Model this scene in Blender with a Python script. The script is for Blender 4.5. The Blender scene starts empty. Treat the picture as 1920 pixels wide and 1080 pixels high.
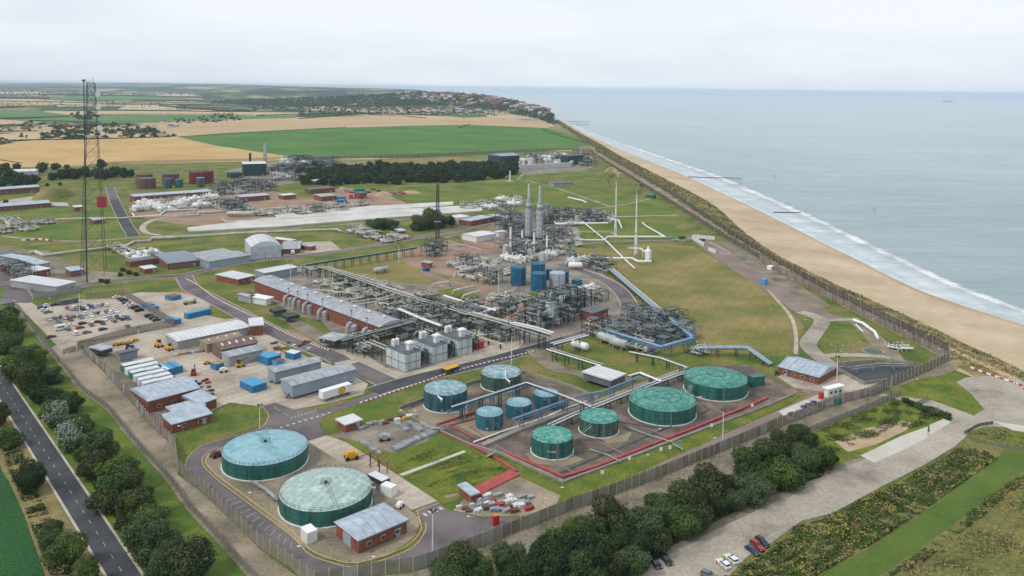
import bpy, math, random
import numpy as np
from mathutils import Vector, Matrix
R = math.radians
sc = bpy.context.scene
COL = sc.collection
# ------------------------------------------------------------------ camera
F = 1520.0            # focal length in photo pixels (1920 wide)
HY = 164.5                          # flat horizon in the middle of the picture
RHO = math.atan(0.01197)
PIT = R(3.0)                        # the photo's uprights hardly converge: a shifted lens, nearly level
Y0 = HY + F * math.tan(PIT)         # row of the principal point
H0 = 122.0
fwd = Vector((0, math.cos(PIT), -math.sin(PIT)))
u0 = Vector((0, math.sin(PIT), math.cos(PIT)))
r0 = Vector((1, 0, 0))
RT = r0 * math.cos(RHO) + u0 * math.sin(RHO)
UP = u0 * math.cos(RHO) - r0 * math.sin(RHO)
cam = bpy.data.objects.new('camera', bpy.data.cameras.new('camera'))
COL.objects.link(cam)
cam.data.lens = F / 1920 * 36; cam.data.shift_y = -(540 - Y0) / 1920; cam.data.sensor_width = 36.0
cam.data.clip_start = 1.0; cam.data.clip_end = 90000.0
cam.matrix_world = Matrix(((RT.x, UP.x, -fwd.x, 0), (RT.y, UP.y, -fwd.y, 0), (RT.z, UP.z, -fwd.z, H0), (0, 0, 0, 1)))
sc.camera = cam
# ------------------------------------------------------------------ sky and sun (overcast)
SUN_EL, SUN_AZ = R(48), R(-115)     # azimuth from +Y clockwise: light from the left, a little behind
w = bpy.data.worlds.new("World"); sc.world = w; w.use_nodes = True
nt = w.node_tree; N = nt.nodes; L = nt.links
for n in list(N): N.remove(n)
out = N.new('ShaderNodeOutputWorld'); bg = N.new('ShaderNodeBackground')
sky = N.new('ShaderNodeTexSky'); sky.sky_type = 'NISHITA'; sky.sun_disc = False
sky.sun_elevation = SUN_EL; sky.sun_rotation = SUN_AZ; sky.air_density = 1.0; sky.dust_density = 2.0
tc = N.new('ShaderNodeTexCoord'); mp = N.new('ShaderNodeMapping'); mp.inputs['Scale'].default_value = (1, 1, 6.0)
nz = N.new('ShaderNodeTexNoise'); nz.inputs['Scale'].default_value = 1.7; nz.inputs['Detail'].default_value = 6; nz.inputs['Roughness'].default_value = .55
rp = N.new('ShaderNodeValToRGB')
rp.color_ramp.elements[0].position = .30; rp.color_ramp.elements[0].color = (5.7, 6.35, 7.3, 1)
rp.color_ramp.elements[1].position = .62; rp.color_ramp.elements[1].color = (7.9, 8.3, 8.85, 1)
mx = N.new('ShaderNodeMix'); mx.data_type = 'RGBA'; mx.inputs['Factor'].default_value = .93
L.new(tc.outputs['Generated'], mp.inputs[0]); L.new(mp.outputs[0], nz.inputs[0]); L.new(nz.outputs[0], rp.inputs[0])
L.new(sky.outputs[0], mx.inputs['A']); L.new(rp.outputs[0], mx.inputs['B'])
L.new(mx.outputs['Result'], bg.inputs[0]); bg.inputs[1].default_value = 0.10; L.new(bg.outputs[0], out.inputs[0])
sl = bpy.data.lights.new('sun', 'SUN'); sl.energy = 1.5; sl.angle = R(10); sl.color = (1.0, .95, .88)
so = bpy.data.objects.new('sun', sl); COL.objects.link(so)
sd = Vector((math.sin(SUN_AZ) * math.cos(SUN_EL), math.cos(SUN_AZ) * math.cos(SUN_EL), math.sin(SUN_EL)))
so.rotation_euler = sd.to_track_quat('Z', 'Y').to_euler()
vs = sc.view_settings; vs.view_transform = 'Standard'; vs.look = 'None'; vs.exposure = 0.25; vs.gamma = 1; vs.use_curve_mapping = False
sc.cycles.max_bounces = 5; sc.cycles.diffuse_bounces = 3; sc.cycles.glossy_bounces = 2; sc.cycles.transparent_max_bounces = 12
sc.cycles.use_denoising = True

# ------------------------------------------------------------------ picture <-> place
def ray(px, py):
    return fwd * F + RT * (px - 960) - UP * (py - Y0)
def P(px, py, z=0.0):
    d = ray(px, py)
    t = (z - H0) / d.z if d.z < -1e-6 else 1e5
    return Vector((d.x * t, d.y * t, z))
def proj(v):
    q = Vector((v[0], v[1], v[2] - H0)); f = q.dot(fwd)
    return (960 + F * q.dot(RT) / f, Y0 - F * q.dot(UP) / f)
def depth(v): return Vector((v[0], v[1], v[2] - H0)).dot(fwd)
def hgt(px, yb, yt):
    """height of a thing standing at pixel (px,yb) whose top shows at row yt"""
    b = P(px, yb); lo, hi = 0, 400
    for _ in range(40):
        m = (lo + hi) / 2
        if proj((b.x, b.y, m))[1] > yt: lo = m
        else: hi = m
    return lo

# ------------------------------------------------------------------ materials
MATS = {}
def mat(name, c1, c2=None, scale=.3, rough=.8, metal=0.0, detail=4, lo=.35, hi=.65, fine=0.0, fscale=3.0, bump=0.0, bscale=2.0, alpha=1.0, stripe=None, spec=.3, c3=None, c3pos=.5, zs=0):
    if name in MATS: return MATS[name]
    m = bpy.data.materials.new(name); m.use_nodes = True; n = m.node_tree.nodes; l = m.node_tree.links
    b = n['Principled BSDF']; b.inputs['Roughness'].default_value = rough; b.inputs['Metallic'].default_value = metal
    b.inputs['Specular IOR Level'].default_value = spec
    g = n.new('ShaderNodeNewGeometry'); pos = g.outputs['Position']
    col = None
    if c2 is not None:
        t = n.new('ShaderNodeTexNoise'); t.inputs['Scale'].default_value = scale; t.inputs['Detail'].default_value = detail; t.inputs['Roughness'].default_value = .6
        if zs:
            mz = n.new('ShaderNodeMapping'); mz.inputs['Scale'].default_value = (1, 1, zs); l.new(pos, mz.inputs[0]); l.new(mz.outputs[0], t.inputs['Vector'])
        else: l.new(pos, t.inputs['Vector'])
        r = n.new('ShaderNodeValToRGB'); e = r.color_ramp.elements
        e[0].position = lo; e[0].color = (*c1, 1); e[1].position = hi; e[1].color = (*c2, 1)
        if c3:
            k = e.new(c3pos); k.color = (*c3, 1)
        l.new(t.outputs['Fac'], r.inputs[0]); col = r.outputs[0]
    if stripe:
        ang, wid, cs, amt = stripe
        mpn = n.new('ShaderNodeMapping'); mpn.inputs['Rotation'].default_value = (0, 0, ang); l.new(pos, mpn.inputs[0])
        wv = n.new('ShaderNodeTexWave'); wv.inputs['Scale'].default_value = 1 / wid * .314 * 1.0; wv.inputs['Distortion'].default_value = 1.5; wv.inputs['Detail'].default_value = 3
        wv.inputs['Detail Scale'].default_value = 1.2
        l.new(mpn.outputs[0], wv.inputs[0])
        ml = n.new('ShaderNodeMath'); ml.operation = 'MULTIPLY'; ml.inputs[1].default_value = amt; l.new(wv.outputs['Fac'], ml.inputs[0])
        mi = n.new('ShaderNodeMix'); mi.data_type = 'RGBA'; mi.inputs['B'].default_value = (*cs, 1); l.new(ml.outputs[0], mi.inputs['Factor'])
        if col: l.new(col, mi.inputs['A'])
        else: mi.inputs['A'].default_value = (*c1, 1)
        col = mi.outputs['Result']
    if fine > 0:
        t2 = n.new('ShaderNodeTexNoise'); t2.inputs['Scale'].default_value = fscale; t2.inputs['Detail'].default_value = 3; l.new(pos, t2.inputs['Vector'])
        mr = n.new('ShaderNodeMapRange'); mr.inputs[1].default_value = .3; mr.inputs[2].default_value = .7; mr.inputs[3].default_value = 1 - fine; mr.inputs[4].default_value = 1 + fine
        l.new(t2.outputs['Fac'], mr.inputs[0])
        hs = n.new('ShaderNodeHueSaturation'); l.new(mr.outputs[0], hs.inputs['Value'])
        if col: l.new(col, hs.inputs['Color'])
        else: hs.inputs['Color'].default_value = (*c1, 1)
        col = hs.outputs[0]
    if col: l.new(col, b.inputs['Base Color'])
    else: b.inputs['Base Color'].default_value = (*c1, 1)
    if bump > 0:
        t3 = n.new('ShaderNodeTexNoise'); t3.inputs['Scale'].default_value = bscale; t3.inputs['Detail'].default_value = 4; l.new(pos, t3.inputs['Vector'])
        bp = n.new('ShaderNodeBump'); bp.inputs['Strength'].default_value = bump; bp.inputs['Distance'].default_value = .4
        l.new(t3.outputs['Fac'], bp.inputs['Height']); l.new(bp.outputs[0], b.inputs['Normal'])
    if alpha < 1: b.inputs['Alpha'].default_value = alpha
    m.diffuse_color = (*c1, 1)
    MATS[name] = m; return m
def A(name): return MATS[name]
# ground
mat('grass', (.055, .10, .016), (.12, .15, .028), .05, .95, fine=.22, fscale=.8, bump=.3)
mat('site_grass', (.07, .11, .015), (.21, .165, .055), .045, .95, detail=8, lo=.38, hi=.62, fine=.25, fscale=.6, c3=(.125, .15, .026))
mat('lawn_bright', (.06, .125, .010), (.17, .175, .03), .03, .95, fine=.18, fscale=.7)
mat('verge', (.05, .11, .012), (.15, .185, .025), .04, .95, fine=.18, fscale=.9)
mat('weedy_grass', (.06, .115, .012), (.17, .18, .02), .12, .95, fine=.3, fscale=1.2, bump=.5)
mat('dry_meadow', (.135, .145, .03), (.29, .215, .085), .022, .95, detail=9, lo=.40, hi=.62, fine=.16, fscale=.5, stripe=(R(28), 7, (.13, .135, .035), .22))
mat('rough_meadow', (.09, .115, .024), (.20, .17, .055), .07, .95, fine=.35, fscale=.9, bump=.6, bscale=.8)
mat('mown_strip', (.06, .12, .014), (.12, .165, .028), .05, .95, fine=.15, fscale=1.0, stripe=(R(-45), 1.6, (.035, .09, .01), .4))
mat('crop_green', (.012, .062, .016), (.03, .11, .025), 1.2, .95, detail=2, fine=.3, fscale=2.0, bump=.8, bscale=1.5)
mat('dry_grass_strip', (.17, .14, .05), (.26, .21, .09), .3, .95, fine=.25, fscale=1.5)
mat('wheat', (.43, .28, .105), (.57, .39, .165), .008, .95, detail=7, fine=.08, fscale=.2, stripe=(R(82), 14, (.36, .235, .09), .4))
mat('stubble', (.40, .28, .15), (.50, .36, .20), .004, .95, fine=.05, fscale=.2, stripe=(R(80), 30, (.36, .25, .14), .25))
mat('beet_green', (.045, .135, .014), (.10, .21, .03), .008, .95, detail=7, fine=.1, fscale=.15, stripe=(R(84), 16, (.035, .105, .014), .4))
mat('far_green', (.06, .15, .035), (.10, .19, .05), .003, .95)
mat('far_tan', (.44, .32, .18), (.52, .39, .23), .003, .95)
mat('far_brown', (.20, .16, .10), (.27, .21, .13), .003, .95)
mat('tarmac', (.095, .08, .08), (.185, .155, .15), .06, .9, fine=.08, fscale=1.5, c3=(.145, .125, .126))
mat('dark_tarmac', (.038, .042, .05), (.078, .083, .09), .07, .85, fine=.08, fscale=1.2)
mat('red_track', (.20, .145, .125), (.27, .205, .175), .06, .95, fine=.12)
mat('concrete', (.28, .235, .18), (.52, .455, .37), .05, .9, detail=7, fine=.12, fscale=.8, c3=(.40, .34, .265), c3pos=.45, stripe=(R(40), 4.5, (.28, .235, .18), .3))
mat('pale_concrete', (.46, .43, .37), (.56, .53, .47), .1, .9, fine=.06)
mat('white_slab', (.44, .43, .39), (.62, .60, .55), .05, .85, detail=7, fine=.06)
mat('gravel', (.16, .135, .095), (.36, .30, .21), .06, .97, detail=8, fine=.22, fscale=1.2)
mat('plant_gravel', (.15, .125, .10), (.31, .26, .20), .06, .97, fine=.22, fscale=1.0, c3=(.22, .19, .155))
mat('bund_floor', (.075, .055, .045), (.26, .185, .125), .085, .9, detail=8, fine=.2, fscale=.9, c3=(.135, .112, .092), lo=.33, hi=.68)
mat('bund_tan', (.23, .18, .125), (.32, .255, .175), .08, .9, fine=.12)
mat('gravel_road', (.22, .19, .155), (.42, .37, .30), .045, .95, detail=8, fine=.16, fscale=.9, c3=(.34, .295, .24), c3pos=.46)
mat('sand_track', (.11, .105, .055), (.27, .225, .16), .08, .97, detail=8, fine=.28, fscale=.9, c3=(.19, .16, .115), c3pos=.46)
mat('dirt_spoil', (.34, .24, .15), (.46, .34, .22), .1, .95, fine=.15)
mat('rust_ground', (.24, .15, .10), (.34, .24, .17), .05, .95, fine=.15)
mat('beach_sand', (.42, .32, .20), (.60, .475, .325), .02, .95, detail=8, fine=.06, fscale=.3, stripe=(R(32), 12, (.40, .31, .2), .18))
mat('wet_sand', (.30, .24, .17), (.38, .31, .23), .03, .6, fine=.05)
mat('dune', (.11, .11, .035), (.38, .285, .13), .07, .97, detail=6, lo=.38, hi=.6, fine=.25, fscale=.5, bump=.8, bscale=.4, c3=(.20, .17, .065))
mat('yellow_line', (.62, .44, .16)); mat('white_line', (.50, .49, .46)); mat('kerb', (.42, .36, .28), (.52, .46, .37), .3)
# buildings and equipment
mat('brick', (.17, .062, .04), (.28, .10, .06), .6, .85, detail=7, fine=.15, fscale=3)
mat('brick_dark', (.17, .07, .05), (.24, .10, .07), .5, .85, fine=.1)
mat('roof_bluegrey', (.30, .36, .42), (.45, .51, .57), .35, .5, fine=.05, spec=.4)
mat('roof_grey', (.27, .29, .31), (.44, .45, .46), .3, .6, fine=.08)
mat('roof_white', (.56, .57, .58), (.66, .67, .68), .15, .5, fine=.04)
mat('roof_dark', (.10, .11, .13), (.15, .16, .18), .2, .7)
mat('roof_tan', (.27, .20, .13), (.34, .26, .18), .3, .8, fine=.1)
mat('roof_brown', (.16, .10, .08), (.21, .135, .11), .3, .8, fine=.1)
mat('roof_seam', (.24, .28, .33)); mat('fascia', (.22, .26, .30))
mat('clad_blue', (.24, .30, .36), (.29, .35, .41), .2, .6, fine=.04)
mat('clad_pale', (.40, .45, .46), (.54, .58, .59), .3, .6, fine=.04)
mat('clad_grey', (.30, .31, .31), (.38, .39, .38), .2, .7, fine=.06)
mat('clad_dark', (.035, .055, .075)); mat('clad_green', (.025, .06, .05), (.035, .075, .06), .2)
mat('wood_tan', (.38, .28, .17)); mat('glass_dark', (.03, .04, .05), rough=.15, spec=.6); mat('door_grey', (.30, .36, .40)); mat('door_green', (.02, .10, .06))
mat('white_paint', (.74, .74, .72), (.66, .66, .63), .4, .5); mat('white_plain', (.78, .78, .77), rough=.5)
mat('cream_pipe', (.40, .38, .31), (.62, .59, .50), .25, .5); mat('grey_pipe', (.20, .22, .22), (.36, .38, .38), .3, .45)
mat('galv', (.20, .225, .235), (.32, .345, .355), .4, .5); mat('vessel', (.30, .30, .29), (.48, .48, .46), .3, .4)
mat('green_steel', (.008, .042, .04), (.018, .06, .055), .3, .6); mat('dark_steel', (.03, .038, .042), (.065, .075, .08), .4, .6)
mat('blue_steel', (.05, .15, .27), (.10, .24, .38), .4, .5); mat('pale_blue_pipe', (.20, .32, .42), (.33, .45, .54), .4, .5)
mat('tank_green', (.012, .095, .08), (.045, .165, .14), .45, .45, detail=6, fine=.1, fscale=.6, spec=.4, zs=.1)
mat('tank_green_old', (.014, .07, .058), (.11, .155, .12), .6, .55, detail=7, fine=.25, fscale=.9, zs=.15)
mat('tank_blue', (.015, .09, .135), (.045, .18, .24), .5, .5, detail=6, fine=.12, fscale=.6, zs=.15); mat('tank_bright_blue', (.006, .085, .165), (.015, .14, .245), .2, .45, fine=.08)
mat('tank_silver', (.38, .44, .47), (.52, .57, .60), .3, .4, metal=.3, fine=.1)
mat('tank_teal_dark', (.012, .06, .08), (.06, .145, .165), .5, .5, detail=6, fine=.2, fscale=.8, zs=.15)
mat('tank_rust', (.13, .055, .045), (.19, .09, .07), .25, .8, fine=.2); mat('tank_maroon', (.14, .02, .03), (.18, .035, .045), .2, .7)
mat('roof_tank_blue', (.14, .32, .36), (.27, .46, .51), .25, .6, detail=8, fine=.12, fscale=.8, c3=(.25, .42, .47))
mat('roof_tank_mint', (.36, .48, .46), (.50, .58, .58), .30, .7, detail=8, fine=.12, fscale=.9, c3=(.27, .37, .31), c3pos=.5, stripe=(R(20), 2.2, (.44, .53, .52), .45))
mat('roof_tank_green', (.04, .21, .165), (.12, .32, .26), .3, .6, detail=7, fine=.12, fscale=.6); mat('roof_tank_teal', (.03, .24, .19), (.26, .44, .39), .6, .55, lo=.45, hi=.72, fine=.15)
mat('roof_tank_weather', (.10, .27, .34), (.42, .48, .46), .45, .6, detail=5, lo=.42, hi=.62, fine=.2, stripe=(R(35), 1.6, (.30, .38, .36), .35))
mat('red_paint', (.48, .035, .035), (.38, .03, .03), .4, .5); mat('red_pipe', (.44, .085, .085), (.30, .06, .06), .5, .7, detail=6); mat('deep_red', (.40, .015, .04))
mat('orange', (.62, .20, .03)); mat('yellow_plant', (.70, .38, .02), (.60, .32, .02), .5, .6); mat('safety_yellow', (.75, .62, .03))
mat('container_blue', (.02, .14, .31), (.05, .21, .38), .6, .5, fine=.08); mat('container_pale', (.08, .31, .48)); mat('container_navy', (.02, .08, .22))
mat('container_green', (.03, .20, .13)); mat('tyre', (.02, .02, .022)); mat('rubble', (.30, .27, .22), (.5, .46, .40), .8)
mat('bark', (.09, .07, .05), (.15, .12, .09), .8); mat('timber', (.10, .085, .07), (.16, .135, .11), .4)
mat('tank_band', (.01, .07, .055)); mat('fence_post', (.33, .33, .32), (.42, .42, .40), .3)
# ------------------------------------------------------------------ mesh kit
class MB:
    def __init__(s): s.v = []; s.f = []; s.m = []; s.k = 0
    def face(s, pts):
        n = len(s.v); s.v.extend(tuple(p) for p in pts); s.f.append(tuple(range(n, n + len(pts)))); s.m.append(s.k)
    def box(s, c, d, rz=0.0, bottom=False):
        cx, cy, z0 = c; a, b, h = d[0] / 2, d[1] / 2, d[2]; ca, sa = math.cos(rz), math.sin(rz); n = len(s.v)
        for z in (z0, z0 + h):
            for x, y in ((-a, -b), (a, -b), (a, b), (-a, b)): s.v.append((cx + x * ca - y * sa, cy + x * sa + y * ca, z))
        fs = [(4, 5, 6, 7), (0, 1, 5, 4), (1, 2, 6, 5), (2, 3, 7, 6), (3, 0, 4, 7), (3, 2, 1, 0)]
        for f in fs: s.f.append(tuple(n + i for i in f)); s.m.append(s.k)
        return s
    def prism(s, pts, z0, z1):
        n = len(s.v); k = len(pts)
        s.v.extend((p[0], p[1], z0) for p in pts); s.v.extend((p[0], p[1], z1) for p in pts)
        s.f.append(tuple(n + k + i for i in range(k))); s.m.append(s.k)
        s.f.append(tuple(n + k - 1 - i for i in range(k))); s.m.append(s.k)
        for i in range(k):
            j = (i + 1) % k; s.f.append((n + i, n + j, n + k + j, n + k + i)); s.m.append(s.k)
        return s
    def tube(s, pts, r, n=6, caps=True):
        pts = [Vector(p) for p in pts]; rings = []; prev = None
        for i, p in enumerate(pts):
            a = pts[max(i - 1, 0)]; b = pts[min(i + 1, len(pts) - 1)]; t = (b - a)
            if t.length < 1e-9: t = Vector((0, 0, 1))
            t.normalize()
            ref = Vector((0, 0, 1)) if abs(t.z) < .8 else Vector((1, 0, 0))
            if prev is not None and abs(prev.dot(t)) < .95: ref = prev
            x = t.cross(ref).normalized(); y = x.cross(t).normalized(); prev = y
            sc_ = 1.0
            if 0 < i < len(pts) - 1:
                d1 = (p - pts[i - 1]).normalized(); sc_ = 1 / max(.6, d1.dot(t))
            base = len(s.v)
            rr = (r[i] if isinstance(r, (list, tuple)) else r) * (sc_ if sc_ > 1 else 1)
            for k in range(n):
                q = 2 * math.pi * k / n; v = p + x * (math.cos(q) * rr) + y * (math.sin(q) * rr); s.v.append(tuple(v))
            rings.append(base)
        for i in range(len(rings) - 1):
            a, b = rings[i], rings[i + 1]
            for k in range(n):
                j = (k + 1) % n; s.f.append((a + k, a + j, b + j, b + k)); s.m.append(s.k)
        if caps:
            s.f.append(tuple(rings[0] + k for k in range(n))[::-1]); s.m.append(s.k); s.f.append(tuple(rings[-1] + k for k in range(n))); s.m.append(s.k)
        return s
    def lathe(s, c, prof, n=24, axis='z', rz=0.0):
        """prof: (radius, height) list; axis z, or x turned by rz"""
        rings = []; ca, sa = math.cos(rz), math.sin(rz)
        for r, h in prof:
            base = len(s.v)
            for k in range(n):
                q = 2 * math.pi * k / n
                if axis == 'z': v = (c[0] + r * math.cos(q), c[1] + r * math.sin(q), c[2] + h)
                else:
                    x, y, z = h, r * math.cos(q), r * math.sin(q); v = (c[0] + x * ca - y * sa, c[1] + x * sa + y * ca, c[2] + z)
                s.v.append(v)
            rings.append(base)
        for i in range(len(rings) - 1):
            a, b = rings[i], rings[i + 1]
            for k in range(n):
                j = (k + 1) % n; s.f.append((a + k, a + j, b + j, b + k)); s.m.append(s.k)
        s.f.append(tuple(rings[-1] + k for k in range(n))); s.m.append(s.k); s.f.append(tuple(rings[0] + k for k in range(n))[::-1]); s.m.append(s.k)
        return s
    def hvessel(s, c, ln, r, rz=0.0, n=14):
        d = r * .5
        return s.lathe(c, [(r * .05, -ln / 2 - d), (r * .6, -ln / 2 - d * .75), (r * .9, -ln / 2 - d * .35), (r, -ln / 2), (r, ln / 2), (r * .9, ln / 2 + d * .35), (r * .6, ln / 2 + d * .75), (r * .05, ln / 2 + d)], n, 'x', rz)
    def mesh(s, name, mats, smooth=False):
        me = bpy.data.meshes.new(name); me.from_pydata(s.v, [], s.f)
        for m in (mats if isinstance(mats, (list, tuple)) else [mats]): me.materials.append(A(m) if isinstance(m, str) else m)
        if any(s.m): me.polygons.foreach_set('material_index', s.m)
        if smooth:
            me.polygons.foreach_set('use_smooth', [True] * len(me.polygons))
            try: me.set_sharp_from_angle(angle=R(35))
            except Exception: pass
        me.update(); return me
def link(name, data, parent=None, loc=None, rz=0):
    o = bpy.data.objects.new(name, data); COL.objects.link(o)
    if parent is not None: o.parent = parent
    if loc is not None: o.location = loc
    if rz: o.rotation_euler = (0, 0, rz)
    return o
THINGS = []
def reg(o, base, cat, group=None, share=False):
    o['category'] = cat
    if group: o['group'] = group
    o['label'] = base; THINGS.append([o, base, share]); return o
def thing(name, loc, base, cat, group=None, share=False, rz=0):
    return reg(link(name, None, None, loc, rz), base, cat, group, share)
def struct(name, me):
    o = link(name, me); o['kind'] = 'structure'; return o
def stuff(name, me, base, cat):
    o = link(name, me); o['kind'] = 'stuff'; o['label'] = base; o['category'] = cat; return o
def child(name, mb, m, par, smooth=False):
    return link(name, mb.mesh(name, m, smooth), par)
# ------------------------------------------------------------------ the ground in sheets
ZI = [0.0]
def nz(): ZI[0] += .0015; return .01 + ZI[0]
def poly_mesh(name, pts, m, z=None):
    import bmesh
    z = nz() if z is None else z
    bm = bmesh.new(); vs_ = [bm.verts.new((p[0], p[1], z)) for p in pts]; f = bm.faces.new(vs_)
    if f.normal.z < 0 or True: bmesh.ops.triangulate(bm, faces=[f])
    bmesh.ops.recalc_face_normals(bm, faces=bm.faces[:])
    me = bpy.data.meshes.new(name); bm.to_mesh(me); bm.free(); me.materials.append(A(m))
    return me
def gpoly(name, m, px, z=None):
    return struct(name, poly_mesh(name, [P(x, y) for x, y in px], m, z))
def smooth_line(pts, n=6):
    out_ = []; k = len(pts)
    for i in range(k - 1):
        p0, p1, p2, p3 = pts[max(i - 1, 0)], pts[i], pts[i + 1], pts[min(i + 2, k - 1)]
        for j in range(n):
            t = j / n
            out_.append(tuple(.5 * ((2 * p1[a]) + (-p0[a] + p2[a]) * t + (2 * p0[a] - 5 * p1[a] + 4 * p2[a] - p3[a]) * t * t + (-p0[a] + 3 * p1[a] - 3 * p2[a] + p3[a]) * t ** 3) for a in range(len(p1))))
    out_.append(tuple(pts[-1])); return out_
def offsets(W, wd):
    """left and right edges of a ribbon of width wd along world points W"""
    Lf, Rt = [], []
    for i, p in enumerate(W):
        a = W[max(i - 1, 0)]; b = W[min(i + 1, len(W) - 1)]; t = Vector((b[0] - a[0], b[1] - a[1])); t.normalize(); n_ = Vector((-t.y, t.x)) * wd / 2
        Lf.append((p[0] + n_.x, p[1] + n_.y)); Rt.append((p[0] - n_.x, p[1] - n_.y))
    return Lf, Rt
def ribbon(name, m, px, wd, z=None, sm=4, world=False):
    if name.endswith('_road') and 'tarmac' in m and name != 'public_road': ribbon('road_edging', 'kerb', px, wd + .9, None, sm, world)
    W = [tuple(P(x, y))[:2] for x, y in px] if not world else px
    if sm: W = smooth_line(W, sm)
    Lf, Rt = offsets(W, wd); z = nz() if z is None else z; mb = MB(); n = len(W)
    mb.v = [(a[0], a[1], z) for a in Lf] + [(a[0], a[1], z) for a in Rt]
    mb.f = [(i, n + i, n + i + 1, i + 1) for i in range(n - 1)]; mb.m = [0] * (n - 1)
    return struct(name, mb.mesh(name, m))
def dashes(name, m, px, wd, on, off, sm=4, h=0.0):
    W = [Vector(tuple(P(x, y))[:2]) for x, y in px]
    if sm: W = [Vector(q) for q in smooth_line([tuple(v) for v in W], sm)]
    z = nz(); mb = MB(); pos = 0; nxt = 0
    for i in range(len(W) - 1):
        a, b = W[i], W[i + 1]; ln = (b - a).length; t = (b - a) / max(ln, 1e-6); n_ = Vector((-t.y, t.x)) * wd / 2
        while nxt < pos + ln:
            s0 = nxt - pos; s1 = min(s0 + on, ln + on)
            p, q = a + t * s0, a + t * s1
            mb.face([(p.x - n_.x, p.y - n_.y, z), (q.x - n_.x, q.y - n_.y, z), (q.x + n_.x, q.y + n_.y, z), (p.x + n_.x, p.y + n_.y, z)])
            nxt += on + off
        pos += ln
    return struct(name, mb.mesh(name, m))
SEA = -13.0
# coast lines, seen in the photo, each at its own level
cliff_px = [(1040, 226), (1072, 246), (1108, 268), (1148, 291), (1190, 316), (1240, 345), (1290, 378), (1330, 402), (1370, 432), (1425, 470), (1500, 512), (1600, 562), (1690, 605), (1780, 650), (1850, 682), (1920, 716), (2050, 780)]
foot_px = [(1048, 226), (1082, 247), (1120, 267), (1160, 291), (1205, 314), (1262, 343), (1318, 372), (1352, 395), (1392, 432), (1450, 474), (1535, 518), (1632, 562), (1722, 602), (1800, 640), (1870, 672), (1945, 708), (2080, 775)]
water_px = [(1052, 225), (1090, 247), (1135, 268), (1180, 287), (1225, 305), (1290, 332), (1345, 358), (1405, 386), (1470, 418), (1545, 456), (1630, 498), (1715, 540), (1790, 568), (1860, 590), (1930, 612), (2010, 640), (2150, 690)]
cliff = smooth_line([tuple(P(x, y, 0))[:2] for x, y in cliff_px], 6)
foot = smooth_line([tuple(P(x, y, -9))[:2] for x, y in foot_px], 6)
water = smooth_line([tuple(P(x, y, SEA))[:2] for x, y in water_px], 6)
def run_on(A_, k=1):
    v = Vector(cliff0[1]) - Vector(cliff0[0]); v.normalize(); return A_ + [(A_[-1][0] + v.x * s_, A_[-1][1] + v.y * s_) for s_ in (120, 260, 420)]
cliff0 = (cliff[-14], cliff[-1]); cliff, foot, water = run_on(cliff), run_on(foot), run_on(water)
# the land: one sheet from behind the camera to the horizon, ending at the cliff
far_land = [(0, 0)] * 0
far_px = [(1040, 226), (1020, 212), (985, 203), (930, 190), (880, 180), (840, 173.5), (790, 170.5)]
FARW = [tuple(P(x, y, 0))[:2] for x, y in far_px]
land_pts = [tuple(c) for c in cliff][::-1] + FARW[1:] + [(-6000, 38000), (-42000, 38000), (-42000, -600), (cliff[-1][0] + 150, -600)]
def land_material():
    m = bpy.data.materials.new('countryside'); m.use_nodes = True; n = m.node_tree.nodes; l = m.node_tree.links; b = n['Principled BSDF']; b.inputs['Roughness'].default_value = .95
    b.inputs['Specular IOR Level'].default_value = .2
    g = n.new('ShaderNodeNewGeometry'); mpn = n.new('ShaderNodeMapping'); mpn.inputs['Scale'].default_value = (.0022, .0030, 0); mpn.inputs['Rotation'].default_value = (0, 0, .3)
    l.new(g.outputs['Position'], mpn.inputs[0])
    v = n.new('ShaderNodeTexVoronoi'); v.inputs['Scale'].default_value = 1; v.inputs['Randomness'].default_value = .8; l.new(mpn.outputs[0], v.inputs['Vector'])
    sp = n.new('ShaderNodeSeparateColor'); l.new(v.outputs['Color'], sp.inputs[0])
    r = n.new('ShaderNodeValToRGB'); r.color_ramp.interpolation = 'CONSTANT'; e = r.color_ramp.elements
    e[0].position = 0; e[0].color = (.06, .13, .03, 1); e[1].position = .28; e[1].color = (.46, .34, .19, 1)
    for p_, c_ in ((.50, (.03, .06, .022)), (.68, (.42, .31, .17)), (.82, (.09, .14, .045)), (.92, (.25, .19, .11))):
        k = e.new(p_); k.color = (*c_, 1)
    l.new(sp.outputs[0], r.inputs[0])
    t = n.new('ShaderNodeTexNoise'); t.inputs['Scale'].default_value = .0035; t.inputs['Detail'].default_value = 8; t.inputs['Roughness'].default_value = .7; l.new(g.outputs['Position'], t.inputs['Vector'])
    rr = n.new('ShaderNodeValToRGB'); rr.color_ramp.elements[0].position = .53; rr.color_ramp.elements[1].position = .56; l.new(t.outputs['Fac'], rr.inputs[0])
    mi = n.new('ShaderNodeMix'); mi.data_type = 'RGBA'; l.new(rr.outputs[0], mi.inputs['Factor']); l.new(r.outputs[0], mi.inputs['A']); mi.inputs['B'].default_value = (.022, .048, .018, 1)
    l.new(mi.outputs['Result'], b.inputs['Base Color']); MATS['countryside'] = m
land_material()
struct('land', poly_mesh('land', land_pts, 'countryside', 0.0))
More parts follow.
